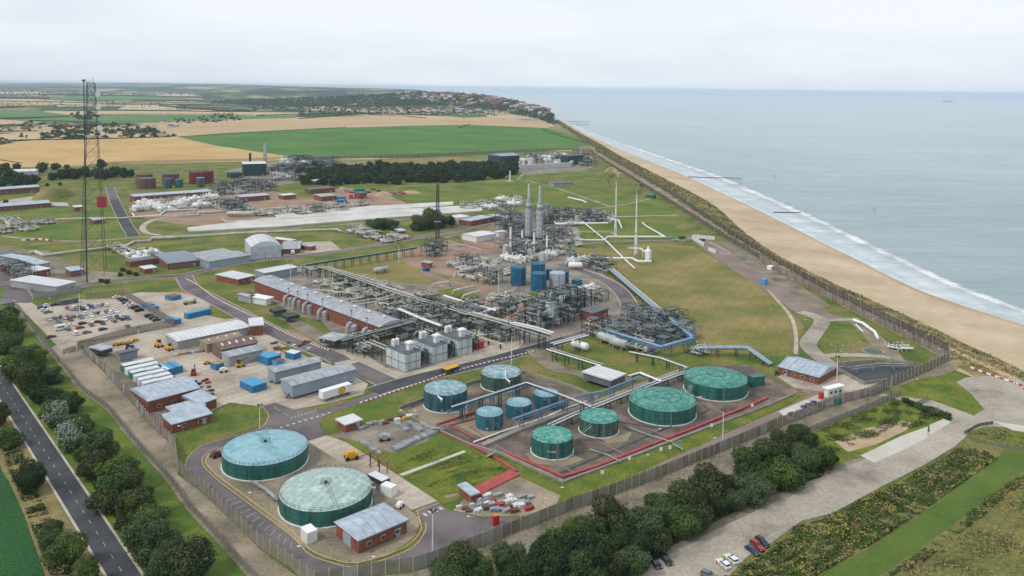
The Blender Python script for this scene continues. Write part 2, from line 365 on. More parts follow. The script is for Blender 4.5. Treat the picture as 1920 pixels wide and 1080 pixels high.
def strip(name, m, A_, za, B_, zb, rough=0.0, sub=1, seed=3):
    rnd = random.Random(seed); mb = MB(); n = len(A_); rows = sub + 1
    for r_ in range(rows):
        t = r_ / sub
        for i in range(n):
            x = A_[i][0] * (1 - t) + B_[i][0] * t; y = A_[i][1] * (1 - t) + B_[i][1] * t; z = za * (1 - t) + zb * t
            if 0 < r_ < sub: z += rnd.uniform(-1, 1) * rough; x += rnd.uniform(-1, 1) * rough; y += rnd.uniform(-1, 1) * rough
            mb.v.append((x, y, z))
    for r_ in range(sub):
        for i in range(n - 1): mb.f.append((r_ * n + i, (r_ + 1) * n + i, (r_ + 1) * n + i + 1, r_ * n + i + 1)); mb.m.append(0)
    return struct(name, mb.mesh(name, m, smooth=True))
def densify(A_, k):
    o_ = []
    for i in range(len(A_) - 1):
        for j in range(k): t = j / k; o_.append((A_[i][0] * (1 - t) + A_[i + 1][0] * t, A_[i][1] * (1 - t) + A_[i + 1][1] * t))
    o_.append(tuple(A_[-1])); return o_
strip('dune_slope', 'dune', densify(cliff, 3), 0.0, densify(foot, 3), -9.0, 1.1, 4)
strip('beach', 'beach_sand', foot, -9.0, water, SEA + .25, 0, 2)
wet = [(a[0] * .25 + b[0] * .75 + 0, a[1] * .25 + b[1] * .75) for a, b in zip(foot, water)]
# seaward lines in the world, offset from the waterline
def shift(A_, d):
    Lf, Rt = offsets(A_, 2 * d); return Rt if Rt[0][0] > A_[0][0] else Lf
w_in = shift(water, -0.01)
wl = [(a[0] + (b[0] - a[0]) * .0, a[1]) for a, b in zip(water, water)]
def toward(A_, B_, d):
    o_ = []
    for a, b in zip(A_, B_):
        v = Vector((b[0] - a[0], b[1] - a[1])); v.normalize(); o_.append((a[0] + v.x * d, a[1] + v.y * d))
    return o_
wetA = toward(water, foot, 7.0)
zA = [SEA + .25 + 3.75 * 7.0 / max(8, (Vector(a) - Vector(b)).length) for a, b in zip(water, foot)]
mb = MB(); n_ = len(water)
for i, a in enumerate(wetA): mb.v.append((a[0], a[1], zA[i] + .03))
for a in toward(water, foot, -3.0): mb.v.append((a[0], a[1], SEA + .04))
for i in range(n_ - 1): mb.f.append((i, n_ + i, n_ + i + 1, i + 1)); mb.m.append(0)
struct('wet_sand', mb.mesh('wet_sand', 'wet_sand'))
# sea
def sea_material():
    m = bpy.data.materials.new('sea_water'); m.use_nodes = True; n = m.node_tree.nodes; l = m.node_tree.links; b = n['Principled BSDF']
    g = n.new('ShaderNodeNewGeometry')
    mpn = n.new('ShaderNodeMapping'); mpn.inputs['Rotation'].default_value = (0, 0, R(-58)); mpn.inputs['Scale'].default_value = (.25, 1, 1); l.new(g.outputs['Position'], mpn.inputs[0])
    t = n.new('ShaderNodeTexNoise'); t.inputs['Scale'].default_value = .10; t.inputs['Detail'].default_value = 9; t.inputs['Roughness'].default_value = .68; l.new(mpn.outputs[0], t.inputs['Vector'])
    t2 = n.new('ShaderNodeTexNoise'); t2.inputs['Scale'].default_value = .0016; t2.inputs['Detail'].default_value = 4; l.new(g.outputs['Position'], t2.inputs['Vector'])
    r = n.new('ShaderNodeValToRGB'); r.color_ramp.elements[0].position = .35; r.color_ramp.elements[0].color = (.26, .36, .37, 1); r.color_ramp.elements[1].position = .65; r.color_ramp.elements[1].color = (.33, .425, .43, 1)
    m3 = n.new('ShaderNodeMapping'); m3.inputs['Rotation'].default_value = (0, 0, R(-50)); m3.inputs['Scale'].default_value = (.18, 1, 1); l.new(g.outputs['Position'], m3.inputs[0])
    t3 = n.new('ShaderNodeTexNoise'); t3.inputs['Scale'].default_value = .045; t3.inputs['Detail'].default_value = 6; t3.inputs['Roughness'].default_value = .7; l.new(m3.outputs[0], t3.inputs['Vector'])  # wave streaks: ripple light and shade painted into the water's base colour
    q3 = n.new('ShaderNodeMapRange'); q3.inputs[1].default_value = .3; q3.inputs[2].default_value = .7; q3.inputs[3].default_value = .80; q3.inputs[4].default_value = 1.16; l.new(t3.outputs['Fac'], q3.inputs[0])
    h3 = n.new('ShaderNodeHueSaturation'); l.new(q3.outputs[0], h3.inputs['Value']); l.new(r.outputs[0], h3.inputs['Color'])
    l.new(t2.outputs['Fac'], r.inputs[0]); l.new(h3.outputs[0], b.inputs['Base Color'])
    b.inputs['Roughness'].default_value = .15; b.inputs['IOR'].default_value = 1.33
    bp = n.new('ShaderNodeBump'); bp.inputs['Strength'].default_value = 1.0; bp.inputs['Distance'].default_value = 5.0; l.new(t.outputs['Fac'], bp.inputs['Height']); l.new(bp.outputs[0], b.inputs['Normal'])
    MATS['sea_water'] = m
    # surf: foam in ragged bands
    m = bpy.data.materials.new('surf'); m.use_nodes = True; n = m.node_tree.nodes; l = m.node_tree.links; b = n['Principled BSDF']; b.inputs['Roughness'].default_value = .6
    g = n.new('ShaderNodeNewGeometry'); uv = n.new('ShaderNodeUVMap'); uv.uv_map = 'across'
    sp = n.new('ShaderNodeSeparateXYZ'); l.new(uv.outputs[0], sp.inputs[0])
    mpn = n.new('ShaderNodeMapping'); mpn.inputs['Rotation'].default_value = (0, 0, R(-58)); mpn.inputs['Scale'].default_value = (.6, 1, 1); l.new(g.outputs['Position'], mpn.inputs[0])
    t = n.new('ShaderNodeTexNoise'); t.inputs['Scale'].default_value = .055; t.inputs['Detail'].default_value = 10; t.inputs['Roughness'].default_value = .74; l.new(mpn.outputs[0], t.inputs['Vector'])
    r = n.new('ShaderNodeValToRGB'); e = r.color_ramp.elements
    e[0].position = 0; e[0].color = (.50,) * 3 + (1,); e[1].position = 1; e[1].color = (.0,) * 3 + (1,)
    for p_, c_ in ((.03, .62), (.10, .34), (.30, .46), (.45, .36), (.56, .56), (.66, .84), (.75, .80), (.83, .48), (.92, .2)):
        k = e.new(p_); k.color = (c_, c_, c_, 1)
    l.new(sp.outputs[1], r.inputs[0])
    nr = n.new('ShaderNodeMapRange'); nr.inputs[1].default_value = .2; nr.inputs[2].default_value = .8; l.new(t.outputs['Fac'], nr.inputs[0]); ad = n.new('ShaderNodeMath'); ad.operation = 'ADD'; l.new(nr.outputs[0], ad.inputs[0]); l.new(r.outputs[0], ad.inputs[1])
    mr = n.new('ShaderNodeMapRange'); mr.inputs[1].default_value = .80; mr.inputs[2].default_value = 1.40; l.new(ad.outputs[0], mr.inputs[0])
    mi = n.new('ShaderNodeMix'); mi.data_type = 'RGBA'; mi.inputs['A'].default_value = (.40, .46, .475, 1); mi.inputs['B'].default_value = (.74, .76, .76, 1); l.new(mr.outputs[0], mi.inputs['Factor']); l.new(mi.outputs['Result'], b.inputs['Base Color'])
    al = n.new('ShaderNodeMapRange'); al.inputs[1].default_value = .85; al.inputs[2].default_value = .45; al.inputs[3].default_value = 0; al.inputs[4].default_value = 1; l.new(sp.outputs[1], al.inputs[0])
    mxm = n.new('ShaderNodeMath'); mxm.operation = 'MAXIMUM'; l.new(al.outputs[0], mxm.inputs[0]); l.new(mr.outputs[0], mxm.inputs[1]); l.new(mxm.outputs[0], b.inputs['Alpha'])
    MATS['surf'] = m
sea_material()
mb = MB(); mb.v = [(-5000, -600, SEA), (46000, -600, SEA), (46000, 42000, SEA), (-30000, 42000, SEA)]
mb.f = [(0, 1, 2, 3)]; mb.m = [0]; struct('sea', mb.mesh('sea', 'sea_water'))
outer_px = [(1062, 225), (1108, 246), (1165, 266), (1225, 284), (1290, 305), (1360, 328), (1420, 352), (1485, 380), (1560, 412), (1640, 450), (1730, 492), (1815, 530), (1890, 560), (1960, 585), (2040, 610), (2120, 640), (2260, 690)]
outer = smooth_line([tuple(P(x, y, SEA))[:2] for x, y in outer_px], 6)
outer = run_on(outer); wa = toward(water, foot, 1.5); mb = MB(); rows = 8; n_ = len(wa)
for k in range(rows + 1):
    t = k / rows
    for a, b in zip(wa, outer): mb.v.append((a[0] * (1 - t) + b[0] * t, a[1] * (1 - t) + b[1] * t, SEA + .25 - .15 * t))
uvs = []
for k in range(rows):
    for i in range(n_ - 1):
        mb.f.append((k * n_ + i, (k + 1) * n_ + i, (k + 1) * n_ + i + 1, k * n_ + i + 1)); mb.m.append(0)
        uvs += [i / n_, k / rows, i / n_, (k + 1) / rows, (i + 1) / n_, (k + 1) / rows, (i + 1) / n_, k / rows]
me = mb.mesh('surf', 'surf'); uvl = me.uv_layers.new(name='across'); uvl.data.foreach_set('uv', uvs)
o = link('surf', me); o['kind'] = 'stuff'; o['label'] = 'white surf breaking along the sandy beach'; o['category'] = 'surf'
# land behind the cliff top: dune grass belt and site base
gpoly('cliff_top_grass', 'dune', [(1030, 232), (1062, 240), (1104, 266), (1144, 290), (1184, 315), (1235, 345), (1284, 378), (1326, 404), (1366, 435), (1420, 472), (1495, 514), (1596, 566), (1686, 609), (1776, 655), (1846, 687), (1916, 721), (2046, 786), (2040, 830), (1850, 720), (1770, 672), (1640, 615), (1500, 540), (1380, 468), (1280, 405), (1180, 340), (1090, 290), (1000, 250)])
# far fields
FF = [
 ('wheat_field', 'wheat', [(0, 272), (32, 267), (110, 264), (225, 260), (332, 256), (400, 270), (480, 283), (562, 296), (462, 301), (350, 303), (250, 305), (120, 310), (-60, 316), (-60, 280)]),
 ('beet_field', 'beet_green', [(333, 257), (400, 251), (520, 245), (650, 239), (760, 236), (880, 234), (960, 237), (1025, 240), (1060, 250), (1100, 263), (1107, 272), (1060, 281), (975, 284), (880, 290), (800, 293), (700, 296), (625, 298), (565, 297), (480, 284), (400, 272)]),
 ('stubble_field', 'stubble', [(295, 235), (370, 230), (480, 224), (600, 219), (700, 217), (800, 221), (940, 224), (1025, 227), (1046, 234), (1025, 240), (960, 237), (880, 234), (760, 236), (650, 239), (520, 245), (400, 251), (333, 257), (300, 246)]),
 ('green_field', 'far_green', [(-60, 206), (0, 207), (78, 207), (125, 215), (60, 219), (0, 221), (-60, 224)]),
 ('tan_field', 'far_tan', [(78, 209), (250, 208), (470, 210), (560, 211), (560, 214), (470, 215), (125, 215)]),
 ('green_field', 'far_green', [(187, 216), (330, 215), (475, 216), (555, 216), (555, 221), (400, 225), (300, 230), (187, 231)]),
 ('green_field', 'far_green', [(-60, 232), (60, 222), (187, 217), (187, 228), (80, 230)]),
 ('tan_field', 'far_tan', [(-60, 225), (0, 224), (78, 229), (40, 232), (-60, 234)]),
 ('tan_field', 'far_tan', [(-60, 253), (0, 251), (70, 248), (78, 256), (60, 262), (0, 262), (-60, 266)]),
 ('tan_field', 'far_tan', [(-60, 186), (60, 186), (150, 190), (250, 194), (140, 196), (0, 193), (-60, 195)]),
 ('green_field', 'far_green', [(95, 182), (220, 180), (350, 184), (350, 187), (250, 188), (100, 186)]),
 ('tan_field', 'far_tan', [(370, 184), (420, 183), (470, 188), (400, 189)]), ('tan_field', 'far_tan', [(240, 196), (330, 197), (330, 206), (220, 205)]),
 ('tan_field', 'far_tan', [(400, 211), (480, 210), (560, 212), (558, 216), (470, 217), (400, 215)]),
 ('green_field', 'far_green', [(400, 203), (470, 203), (480, 208), (400, 208)]),
 ('tan_field', 'far_tan', [(600, 200), (665, 196), (670, 198), (608, 203)]), ('tan_field', 'far_tan', [(680, 184), (790, 182), (800, 186), (700, 188)]),
 ('green_field', 'far_green', [(640, 178), (750, 179), (770, 182), (660, 182)]), ('tan_field', 'far_tan', [(655, 172), (730, 171), (735, 174), (665, 175)]),
 ('tan_field', 'far_tan', [(560, 174), (610, 173), (640, 176), (570, 177)]), ('green_field', 'far_green', [(430, 176), (500, 175), (500, 179), (440, 180)]),
 ('green_field', 'far_green', [(455, 190), (520, 188), (530, 191), (470, 193)]), ('tan_field', 'far_tan', [(640, 215), (700, 214), (840, 218), (880, 222), (800, 222), (700, 218)]),
 ('tan_field', 'far_tan', [(896, 196), (940, 195), (948, 198), (902, 200)]), ('tan_field', 'far_tan', [(910, 216), (1000, 213), (1010, 219), (920, 222)]),
 ('tan_field', 'far_tan', [(820, 172.5), (828, 180), (800, 182), (770, 178)]), ('tan_field', 'far_tan', [(205, 165), (287, 166), (287, 168), (215, 168)]), ('green_field', 'far_green', [(150, 172), (260, 172), (250, 176), (160, 176)]),
 ('tan_field', 'far_tan', [(0, 172), (80, 170), (100, 175), (0, 178)]), ('tan_field', 'far_tan', [(290, 176), (360, 175), (370, 180), (300, 181)]),
]
for nm, m_, px_ in FF: gpoly(nm, m_, px_)
# the site as a whole
gpoly('near_grass', 'grass', [(-900, 560), (-2500, 1500), (-1500, 4000), (3200, 4000), (2700, 1150), (2046, 795), (1780, 690), (600, 1000), (30, 575)])
gpoly('site_grass', 'site_grass', [(-80, 330), (0, 315), (120, 312), (250, 307), (462, 303), (562, 299), (700, 299), (975, 287), (1090, 282), (1118, 292), (1180, 330), (1235, 362), (1290, 398), (1340, 432), (1400, 470), (1500, 530), (1620, 592), (1740, 650), (1790, 672), (1640, 742), (1447, 808), (1260, 886), (1075, 956), (885, 1033), (700, 1082), (600, 1120), (540, 1062), (440, 975), (330, 885), (327, 840), (244, 750), (150, 645), (30, 570), (-80, 500)])
# ------------------------------------------------------------------ ground of the site, painted region by region as real sheets
GP = [
 ('outer_track', 'gravel', [(120, 640), (150, 648), (158, 662), (187, 690), (244, 752), (280, 795), (330, 843), (333, 890), (378, 922), (441, 984), (490, 1032), (580, 1098), (660, 1130), (560, 1150), (530, 1120), (472, 1080), (409, 1010), (356, 954), (318, 900), (277, 856), (239, 812), (201, 765), (154, 732), (129, 700), (90, 655)]),
 ('outer_track', 'sand_track', [(560, 1120), (640, 1090), (700, 1082), (780, 1072), (885, 1032), (1012, 980), (1075, 955), (1155, 927), (1260, 885), (1447, 807), (1553, 763), (1630, 742), (1700, 712), (1780, 680), (1800, 690), (1730, 722), (1668, 750), (1590, 785), (1520, 812), (1440, 870), (1330, 925), (1200, 985), (1050, 1050), (900, 1120), (700, 1180), (560, 1180)]),
 ('verge', 'verge', [(-60, 560), (0, 572), (28, 575), (48, 600), (69, 627), (100, 665), (129, 700), (154, 732), (201, 765), (239, 812), (277, 856), (318, 900), (356, 954), (409, 1010), (472, 1080), (530, 1140), (310, 1160), (264, 1080), (176, 948), (104, 841), (35, 740), (0, 683), (-60, 600)]),
 ('dry_verge', 'dry_grass_strip', [(-60, 650), (0, 745), (68, 861), (138, 989), (195, 1080), (240, 1150), (100, 1150), (60, 1050), (30, 960), (0, 870), (-60, 780)]),
 ('crop_field', 'crop_green', [(-200, 700), (-60, 800), (0, 876), (18, 905), (45, 965), (85, 1080), (110, 1160), (-300, 1160)]),
 ('outside_meadow', 'rough_meadow', [(1340, 1160), (1300, 1060), (1440, 1025), (1504, 977), (1560, 966), (1734, 878), (1800, 832), (1830, 800), (1960, 800), (2200, 880), (2300, 1160)]),
 ('mown_strip', 'mown_strip', [(1400, 1140), (1536, 1080), (1635, 1025), (1754, 946), (1840, 880), (1884, 847), (1990, 835), (1990, 860), (1920, 882), (1820, 960), (1730, 1025), (1640, 1085), (1540, 1160)]),
 ('car_park', 'concrete', [(28, 568), (60, 568), (75, 578), (95, 572), (150, 562), (215, 560), (240, 553), (335, 612), (150, 640), (125, 668), (85, 625)]),
 ('office_strip', 'sand_track', [(150, 645), (330, 612), (420, 690), (400, 775), (330, 800), (325, 838), (280, 792), (244, 748), (187, 688)]),
 ('contractor_yard', 'concrete', [(238, 553), (262, 548), (345, 549), (372, 558), (395, 572), (380, 590), (420, 598), (470, 596), (498, 610), (520, 640), (580, 672), (640, 690), (690, 720), (680, 740), (620, 755), (550, 768), (515, 757), (488, 763), (440, 757), (410, 767), (398, 772), (330, 700), (150, 645), (335, 612)]),
 ('yard_margin', 'rust_ground', [(500, 612), (560, 622), (610, 655), (640, 682), (600, 672), (545, 650)]),
 ('process_ground', 'plant_gravel', [(540, 500), (640, 495), (700, 480), (760, 470), (830, 455), (900, 460), (930, 400), (1010, 390), (1120, 395), (1200, 415), (1170, 440), (1080, 440), (1060, 470), (1090, 490), (1160, 500), (1130, 512), (1165, 545), (1180, 590), (1160, 605), (1060, 640), (985, 662), (900, 685), (800, 705), (740, 718), (640, 668), (560, 620), (480, 570), (470, 545)]),
 ('process_apron', 'rust_ground', [(800, 520), (870, 505), (960, 560), (1010, 580), (960, 600), (860, 560)]),
 ('unit_ground', 'rust_ground', [(860, 440), (905, 430), (960, 440), (940, 470), (880, 475)]),
 ('plant_yard', 'rust_ground', [(735, 470), (830, 460), (880, 470), (920, 490), (850, 520), (790, 510), (735, 500)]),
 ('process_lawn', 'dry_meadow', [(590, 500), (660, 488), (735, 470), (770, 500), (850, 520), (800, 535), (740, 530), (690, 520), (620, 515)]),
 ('process_lawn', 'weedy_grass', [(815, 545), (850, 540), (905, 555), (880, 570)]), ('process_lawn', 'weedy_grass', [(968, 556), (1000, 548), (1018, 560), (985, 575)]),
 ('hall_lawn', 'site_grass', [(470, 545), (500, 560), (560, 592), (600, 600), (640, 640), (560, 600), (430, 560)]),
 ('block_apron', 'concrete', [(600, 665), (640, 655), (690, 668), (724, 690), (762, 700), (850, 672), (895, 640), (885, 605), (905, 592), (960, 620), (985, 642), (960, 662), (900, 682), (800, 706), (742, 724), (690, 700), (640, 690)]),
 ('east_lawn', 'site_grass', [(1160, 480), (1300, 480), (1300, 650), (1180, 560)]),
 ('mown_field', 'dry_meadow', [(1070, 462), (1130, 470), (1160, 460), (1250, 458), (1300, 462), (1352, 492), (1420, 535), (1490, 590), (1508, 612), (1488, 660), (1400, 662), (1310, 655), (1300, 632), (1240, 580), (1165, 510), (1090, 492)]),
 ('north_lawn', 'lawn_bright', [(640, 345), (720, 335), (960, 330), (1000, 325), (1095, 320), (1190, 345), (1280, 405), (1320, 445), (1260, 452), (1180, 448), (1110, 460), (1090, 440), (1080, 420), (1140, 412), (1010, 400), (900, 380), (850, 388), (720, 368), (690, 370), (640, 355)]),
 ('north_lawn', 'lawn_bright', [(480, 345), (560, 340), (600, 345), (580, 360), (590, 368), (540, 368)]),
 ('north_lawn', 'lawn_bright', [(0, 440), (100, 420), (220, 402), (236, 440), (100, 455), (0, 445)]), ('north_lawn', 'lawn_bright', [(0, 390), (95, 385), (230, 385), (225, 402), (90, 410), (0, 405)]),
 ('north_lawn', 'site_grass', [(340, 440), (640, 430), (700, 420), (620, 470), (540, 470), (440, 450), (420, 470), (250, 470), (250, 452)]),
 ('depot_yard', 'concrete', [(-20, 382), (0, 378), (60, 368), (95, 380), (60, 392), (-20, 394)]), ('service_yard', 'concrete', [(535, 465), (560, 455), (620, 452), (640, 468), (560, 482), (530, 486)]),
 ('far_plant_ground', 'rust_ground', [(240, 398), (250, 375), (400, 350), (480, 345), (540, 368), (600, 372), (640, 350), (720, 362), (770, 385), (700, 398), (520, 405), (420, 425), (330, 420), (270, 410)]),
 ('far_plant_ground', 'plant_gravel', [(440, 345), (420, 320), (520, 302), (700, 305), (790, 315), (640, 340), (560, 342), (500, 350)]),
 ('far_plant_ground', 'plant_gravel', [(960, 318), (1090, 300), (1115, 312), (1095, 320), (990, 328)]),
 ('dry_bank', 'dry_meadow', [(560, 302), (975, 292), (950, 302), (700, 306)]), ('dry_bank', 'dry_grass_strip', [(660, 304), (940, 297), (940, 302), (700, 312)]),
 ('depot_ground', 'sand_track', [(0, 525), (60, 545), (130, 548), (190, 530), (90, 470), (0, 465)]),
 ('helipad', 'gravel', [(150, 520), (175, 508), (230, 512), (240, 520), (170, 530)]),
 ('coast_track', 'red_track', [(1285, 442), (1310, 440), (1345, 458), (1400, 495), (1450, 520), (1520, 565), (1560, 590), (1600, 600), (1570, 608), (1530, 598), (1490, 585), (1440, 548), (1380, 510), (1330, 475)]),
 ('ruined_foundations', 'sand_track', [(1330, 452), (1375, 455), (1530, 555), (1560, 575), (1520, 580), (1440, 520), (1380, 485)]),
 ('headland_lawn', 'site_grass', [(1545, 605), (1580, 600), (1700, 650), (1740, 670), (1680, 690), (1640, 668), (1550, 665), (1535, 650)]),
 ('patch', 'gravel', [(1590, 600), (1640, 622), (1680, 655), (1700, 680), (1650, 668), (1620, 630)]),
 ('bund_floor', 'bund_floor', [(748, 770), (883, 722), (985, 702), (1080, 733), (1122, 752), (1195, 725), (1290, 690), (1400, 684), (1500, 736), (1440, 760), (1300, 812), (1180, 858), (1056, 904), (940, 852), (880, 835), (820, 808)]),
 ('bund_tank_pad', 'bund_tan', [(760, 772), (800, 755), (880, 765), (870, 790), (825, 800), (790, 790)]),
 ('bund_tank_pad', 'bund_tan', [(850, 795), (900, 775), (960, 790), (950, 812), (905, 822)]),
 ('bund_tank_pad', 'bund_tan', [(985, 850), (1040, 838), (1095, 862), (1060, 875), (1000, 870)]), ('bund_tank_pad', 'bund_tan', [(1125, 822), (1165, 805), (1185, 812), (1175, 828), (1140, 832)]),
 ('tank_yard', 'gravel', [(417, 832), (500, 800), (576, 828), (660, 868), (742, 935), (790, 975), (775, 1010), (727, 1043), (665, 1058), (610, 1048), (575, 1030), (540, 1000), (450, 928), (400, 890), (382, 868), (388, 850)]),
 ('ring_road', 'tarmac', [(345, 900), (345, 880), (352, 857), (377, 835), (435, 818), (485, 803), (500, 790), (503, 776), (490, 762), (515, 755), (550, 768), (605, 768), (700, 738), (740, 722), (760, 718), (720, 745), (625, 773), (602, 785), (600, 800), (610, 817), (576, 829), (540, 812), (500, 801), (435, 835), (417, 838), (388, 853), (380, 870), (400, 892), (450, 930), (547, 1004), (580, 1037), (615, 1052), (665, 1062), (727, 1046), (772, 1026), (793, 997), (795, 980), (777, 957), (820, 941), (842, 958), (905, 972), (985, 970), (940, 1000), (880, 1028), (780, 1068), (700, 1078), (600, 1095), (540, 1050), (440, 970), (345, 900)]),
 ('island_lawn', 'site_grass', [(332, 815), (400, 770), (430, 755), (484, 762), (500, 776), (497, 790), (484, 800), (435, 815), (376, 832), (350, 856), (343, 880), (333, 868)]),
 ('yard_lawn', 'lawn_bright', [(604, 800), (606, 787), (640, 770), (720, 750), (745, 760), (870, 835), (970, 885), (1050, 912), (1056, 935), (1000, 950), (940, 935), (895, 925), (835, 945), (780, 915), (700, 858), (650, 828), (618, 812)]),
 ('scrap_yard', 'plant_gravel', [(612, 817), (670, 806), (700, 795), (745, 784), (790, 795), (815, 812), (800, 828), (735, 850), (690, 835), (672, 828), (640, 822), (618, 826)]),
 ('weed_plot', 'weedy_grass', [(735, 882), (800, 842), (868, 838), (966, 886), (892, 920), (830, 930)]),
 ('storage_ground', 'gravel', [(880, 925), (975, 895), (1050, 930), (1045, 945), (990, 968), (905, 970), (850, 958)]),
 ('concrete_apron', 'concrete', [(576, 828), (612, 817), (650, 830), (747, 892), (820, 940), (772, 957), (740, 935), (702, 912), (660, 880)]),
 ('garden_path', 'pale_concrete', [(747, 890), (870, 845), (874, 848), (755, 893)]), ('garden_path', 'sand_track', [(830, 930), (894, 918), (900, 922), (838, 935)]),
 ('bund_bank', 'weedy_grass', [(1056, 936), (1052, 912), (1060, 907), (1180, 862), (1300, 816), (1440, 764), (1490, 745), (1500, 742), (1490, 752), (1400, 795), (1270, 850), (1180, 895), (1110, 925)]),
 ('front_road', 'red_track', [(1230, 872), (1310, 838), (1380, 805), (1470, 765), (1520, 742), (1500, 732), (1550, 722), (1580, 725), (1560, 735), (1480, 772), (1380, 820), (1290, 858), (1250, 880)]),
 ('gate_apron', 'concrete', [(1455, 705), (1470, 690), (1540, 712), (1590, 700), (1625, 712), (1660, 725), (1630, 740), (1560, 760), (1520, 765), (1500, 755), (1545, 735), (1490, 728)]),
 ('storage_pad', 'pale_concrete', [(1460, 772), (1510, 750), (1555, 762), (1480, 790)]),
 ('scrub_plot', 'weedy_grass', [(1480, 822), (1520, 812), (1620, 770), (1680, 752), (1760, 765), (1790, 778), (1740, 800), (1600, 868), (1560, 880), (1520, 855)]),
 ('sand_patch', 'dirt_spoil', [(1565, 828), (1620, 805), (1690, 790), (1720, 795), (1690, 812), (1640, 835), (1590, 848)]),
 ('turning_area', 'gravel_road', [(1793, 717), (1810, 708), (1867, 704), (1930, 718), (2050, 760), (2050, 840), (1920, 806), (1860, 800), (1820, 812), (1790, 838), (1734, 872), (1651, 914), (1560, 964), (1504, 977), (1437, 1025), (1400, 1045), (1330, 1120), (1150, 1180), (1170, 1085), (1251, 1041), (1338, 993), (1489, 926), (1595, 871), (1700, 830), (1785, 790), (1740, 762), (1647, 742), (1660, 735), (1750, 752), (1800, 768), (1826, 780), (1845, 768), (1820, 740)]),
 ('gravel_shoulder', 'sand_track', [(1251, 1043), (1338, 995), (1489, 928), (1595, 873), (1640, 855), (1600, 862), (1540, 885), (1480, 908), (1400, 940), (1300, 990), (1230, 1030)]),
 ('old_slab', 'pale_concrete', [(1613, 855), (1690, 818), (1740, 800), (1738, 822), (1700, 842), (1640, 868)]), ('old_slab', 'pale_concrete', [(1742, 798), (1770, 786), (1784, 792), (1745, 816)]),
 ('old_slab', 'pale_concrete', [(1860, 790), (1960, 805), (1960, 830), (1900, 808)]),
 ('turning_lawn', 'weedy_grass', [(1650, 738), (1720, 712), (1790, 700), (1815, 704), (1793, 717), (1822, 740), (1845, 768), (1826, 780), (1800, 770), (1750, 752)]),
 ('weedy_corner', 'weedy_grass', [(1810, 812), (1850, 800), (1930, 812), (1990, 825), (1990, 842), (1880, 835), (1820, 828)]),
]
for g_ in GP: gpoly(*g_)
# roads inside the site
gate_road = [(-60, 570), (-20, 556), (20, 555), (45, 562), (75, 572), (100, 600)]
gpoly('gate_road', 'tarmac', [(-60, 505), (0, 510), (55, 548), (60, 560), (52, 568), (20, 568), (0, 572), (-60, 580)])
gpoly('road_island', 'verge', [(-60, 525), (0, 535), (14, 548), (0, 557), (-60, 560)])
ribbon('yard_road', 'tarmac', [(345, 518), (358, 540), (400, 562), (485, 607), (547, 638), (616, 665), (640, 678)], 9.5)
ribbon('yard_road', 'tarmac', [(655, 684), (690, 700), (735, 722)], 10)
ribbon('block_road', 'dark_tarmac', [(700, 735), (740, 722), (800, 706), (905, 681), (1010, 652), (1064, 636)], 9)
ribbon('block_road', 'tarmac', [(1064, 636), (1120, 619), (1167, 602), (1182, 590), (1178, 568), (1165, 548), (1143, 530), (1111, 515), (1083, 505), (1050, 495)], 9)
ribbon('north_road', 'tarmac', [(55, 552), (110, 545), (190, 530), (290, 520), (345, 516), (400, 504), (470, 490), (555, 481), (660, 467), (760, 450), (860, 430), (930, 416), (1000, 402)], 7.5)
ribbon('side_road', 'dark_tarmac', [(250, 442), (235, 418), (222, 392), (214, 375)], 9)
ribbon('side_road', 'tarmac', [(214, 375), (209, 360), (205, 350)], 9)
ribbon('plant_road', 'red_track', [(800, 462), (870, 440), (1000, 480)], 5)
ribbon('south_lane', 'red_track', [(790, 510), (850, 535), (910, 555), (960, 580), (1000, 600)], 7)
ribbon('far_road', 'gravel', [(0, 443), (60, 448), (150, 453), (240, 447), (340, 441), (500, 432), (660, 420), (800, 408)], 5.5)
ribbon('loop_path', 'concrete', [(300, 441), (275, 437), (268, 425), (290, 412), (340, 405), (400, 402)], 5)
for q_ in ([(700, 352), (800, 347), (930, 340), (975, 338), (1040, 352), (1100, 372), (1145, 388)], [(1145, 388), (1050, 398), (990, 402), (960, 396), (900, 392)], [(1145, 388), (1200, 378), (1225, 370)], [(970, 338), (985, 322)]):
    ribbon('lawn_path', 'gravel', q_, 5)
ribbon('lawn_path', 'concrete', [(1150, 407), (1220, 405), (1270, 404)], 4)
ribbon('lawn_path', 'red_track', [(1065, 461), (1130, 455), (1190, 452), (1290, 452)], 5)
ribbon('winding_road', 'gravel_road', [(1500, 585), (1540, 600), (1528, 625), (1515, 645), (1530, 665), (1560, 685), (1600, 700), (1640, 720)], 8)
ribbon('winding_road', 'gravel_road', [(1536, 602), (1580, 600), (1610, 598)], 4)
ribbon('winding_road', 'gravel_road', [(1545, 668), (1590, 666), (1640, 668), (1670, 672)], 5)
ribbon('meadow_path', 'concrete', [(1440, 545), (1480, 590), (1492, 625), (1492, 665)], 2)
ribbon('storm_path', 'sand_track', [(1000, 655), (1040, 690), (1090, 700), (1120, 715)], 8)
# the coast patrol road between the two fences
ribbon('patrol_road', 'gravel', [(1112, 284), (1150, 308), (1200, 338), (1260, 370), (1310, 408), (1370, 447), (1430, 483), (1520, 535), (1640, 598), (1740, 648), (1782, 672)], 9)
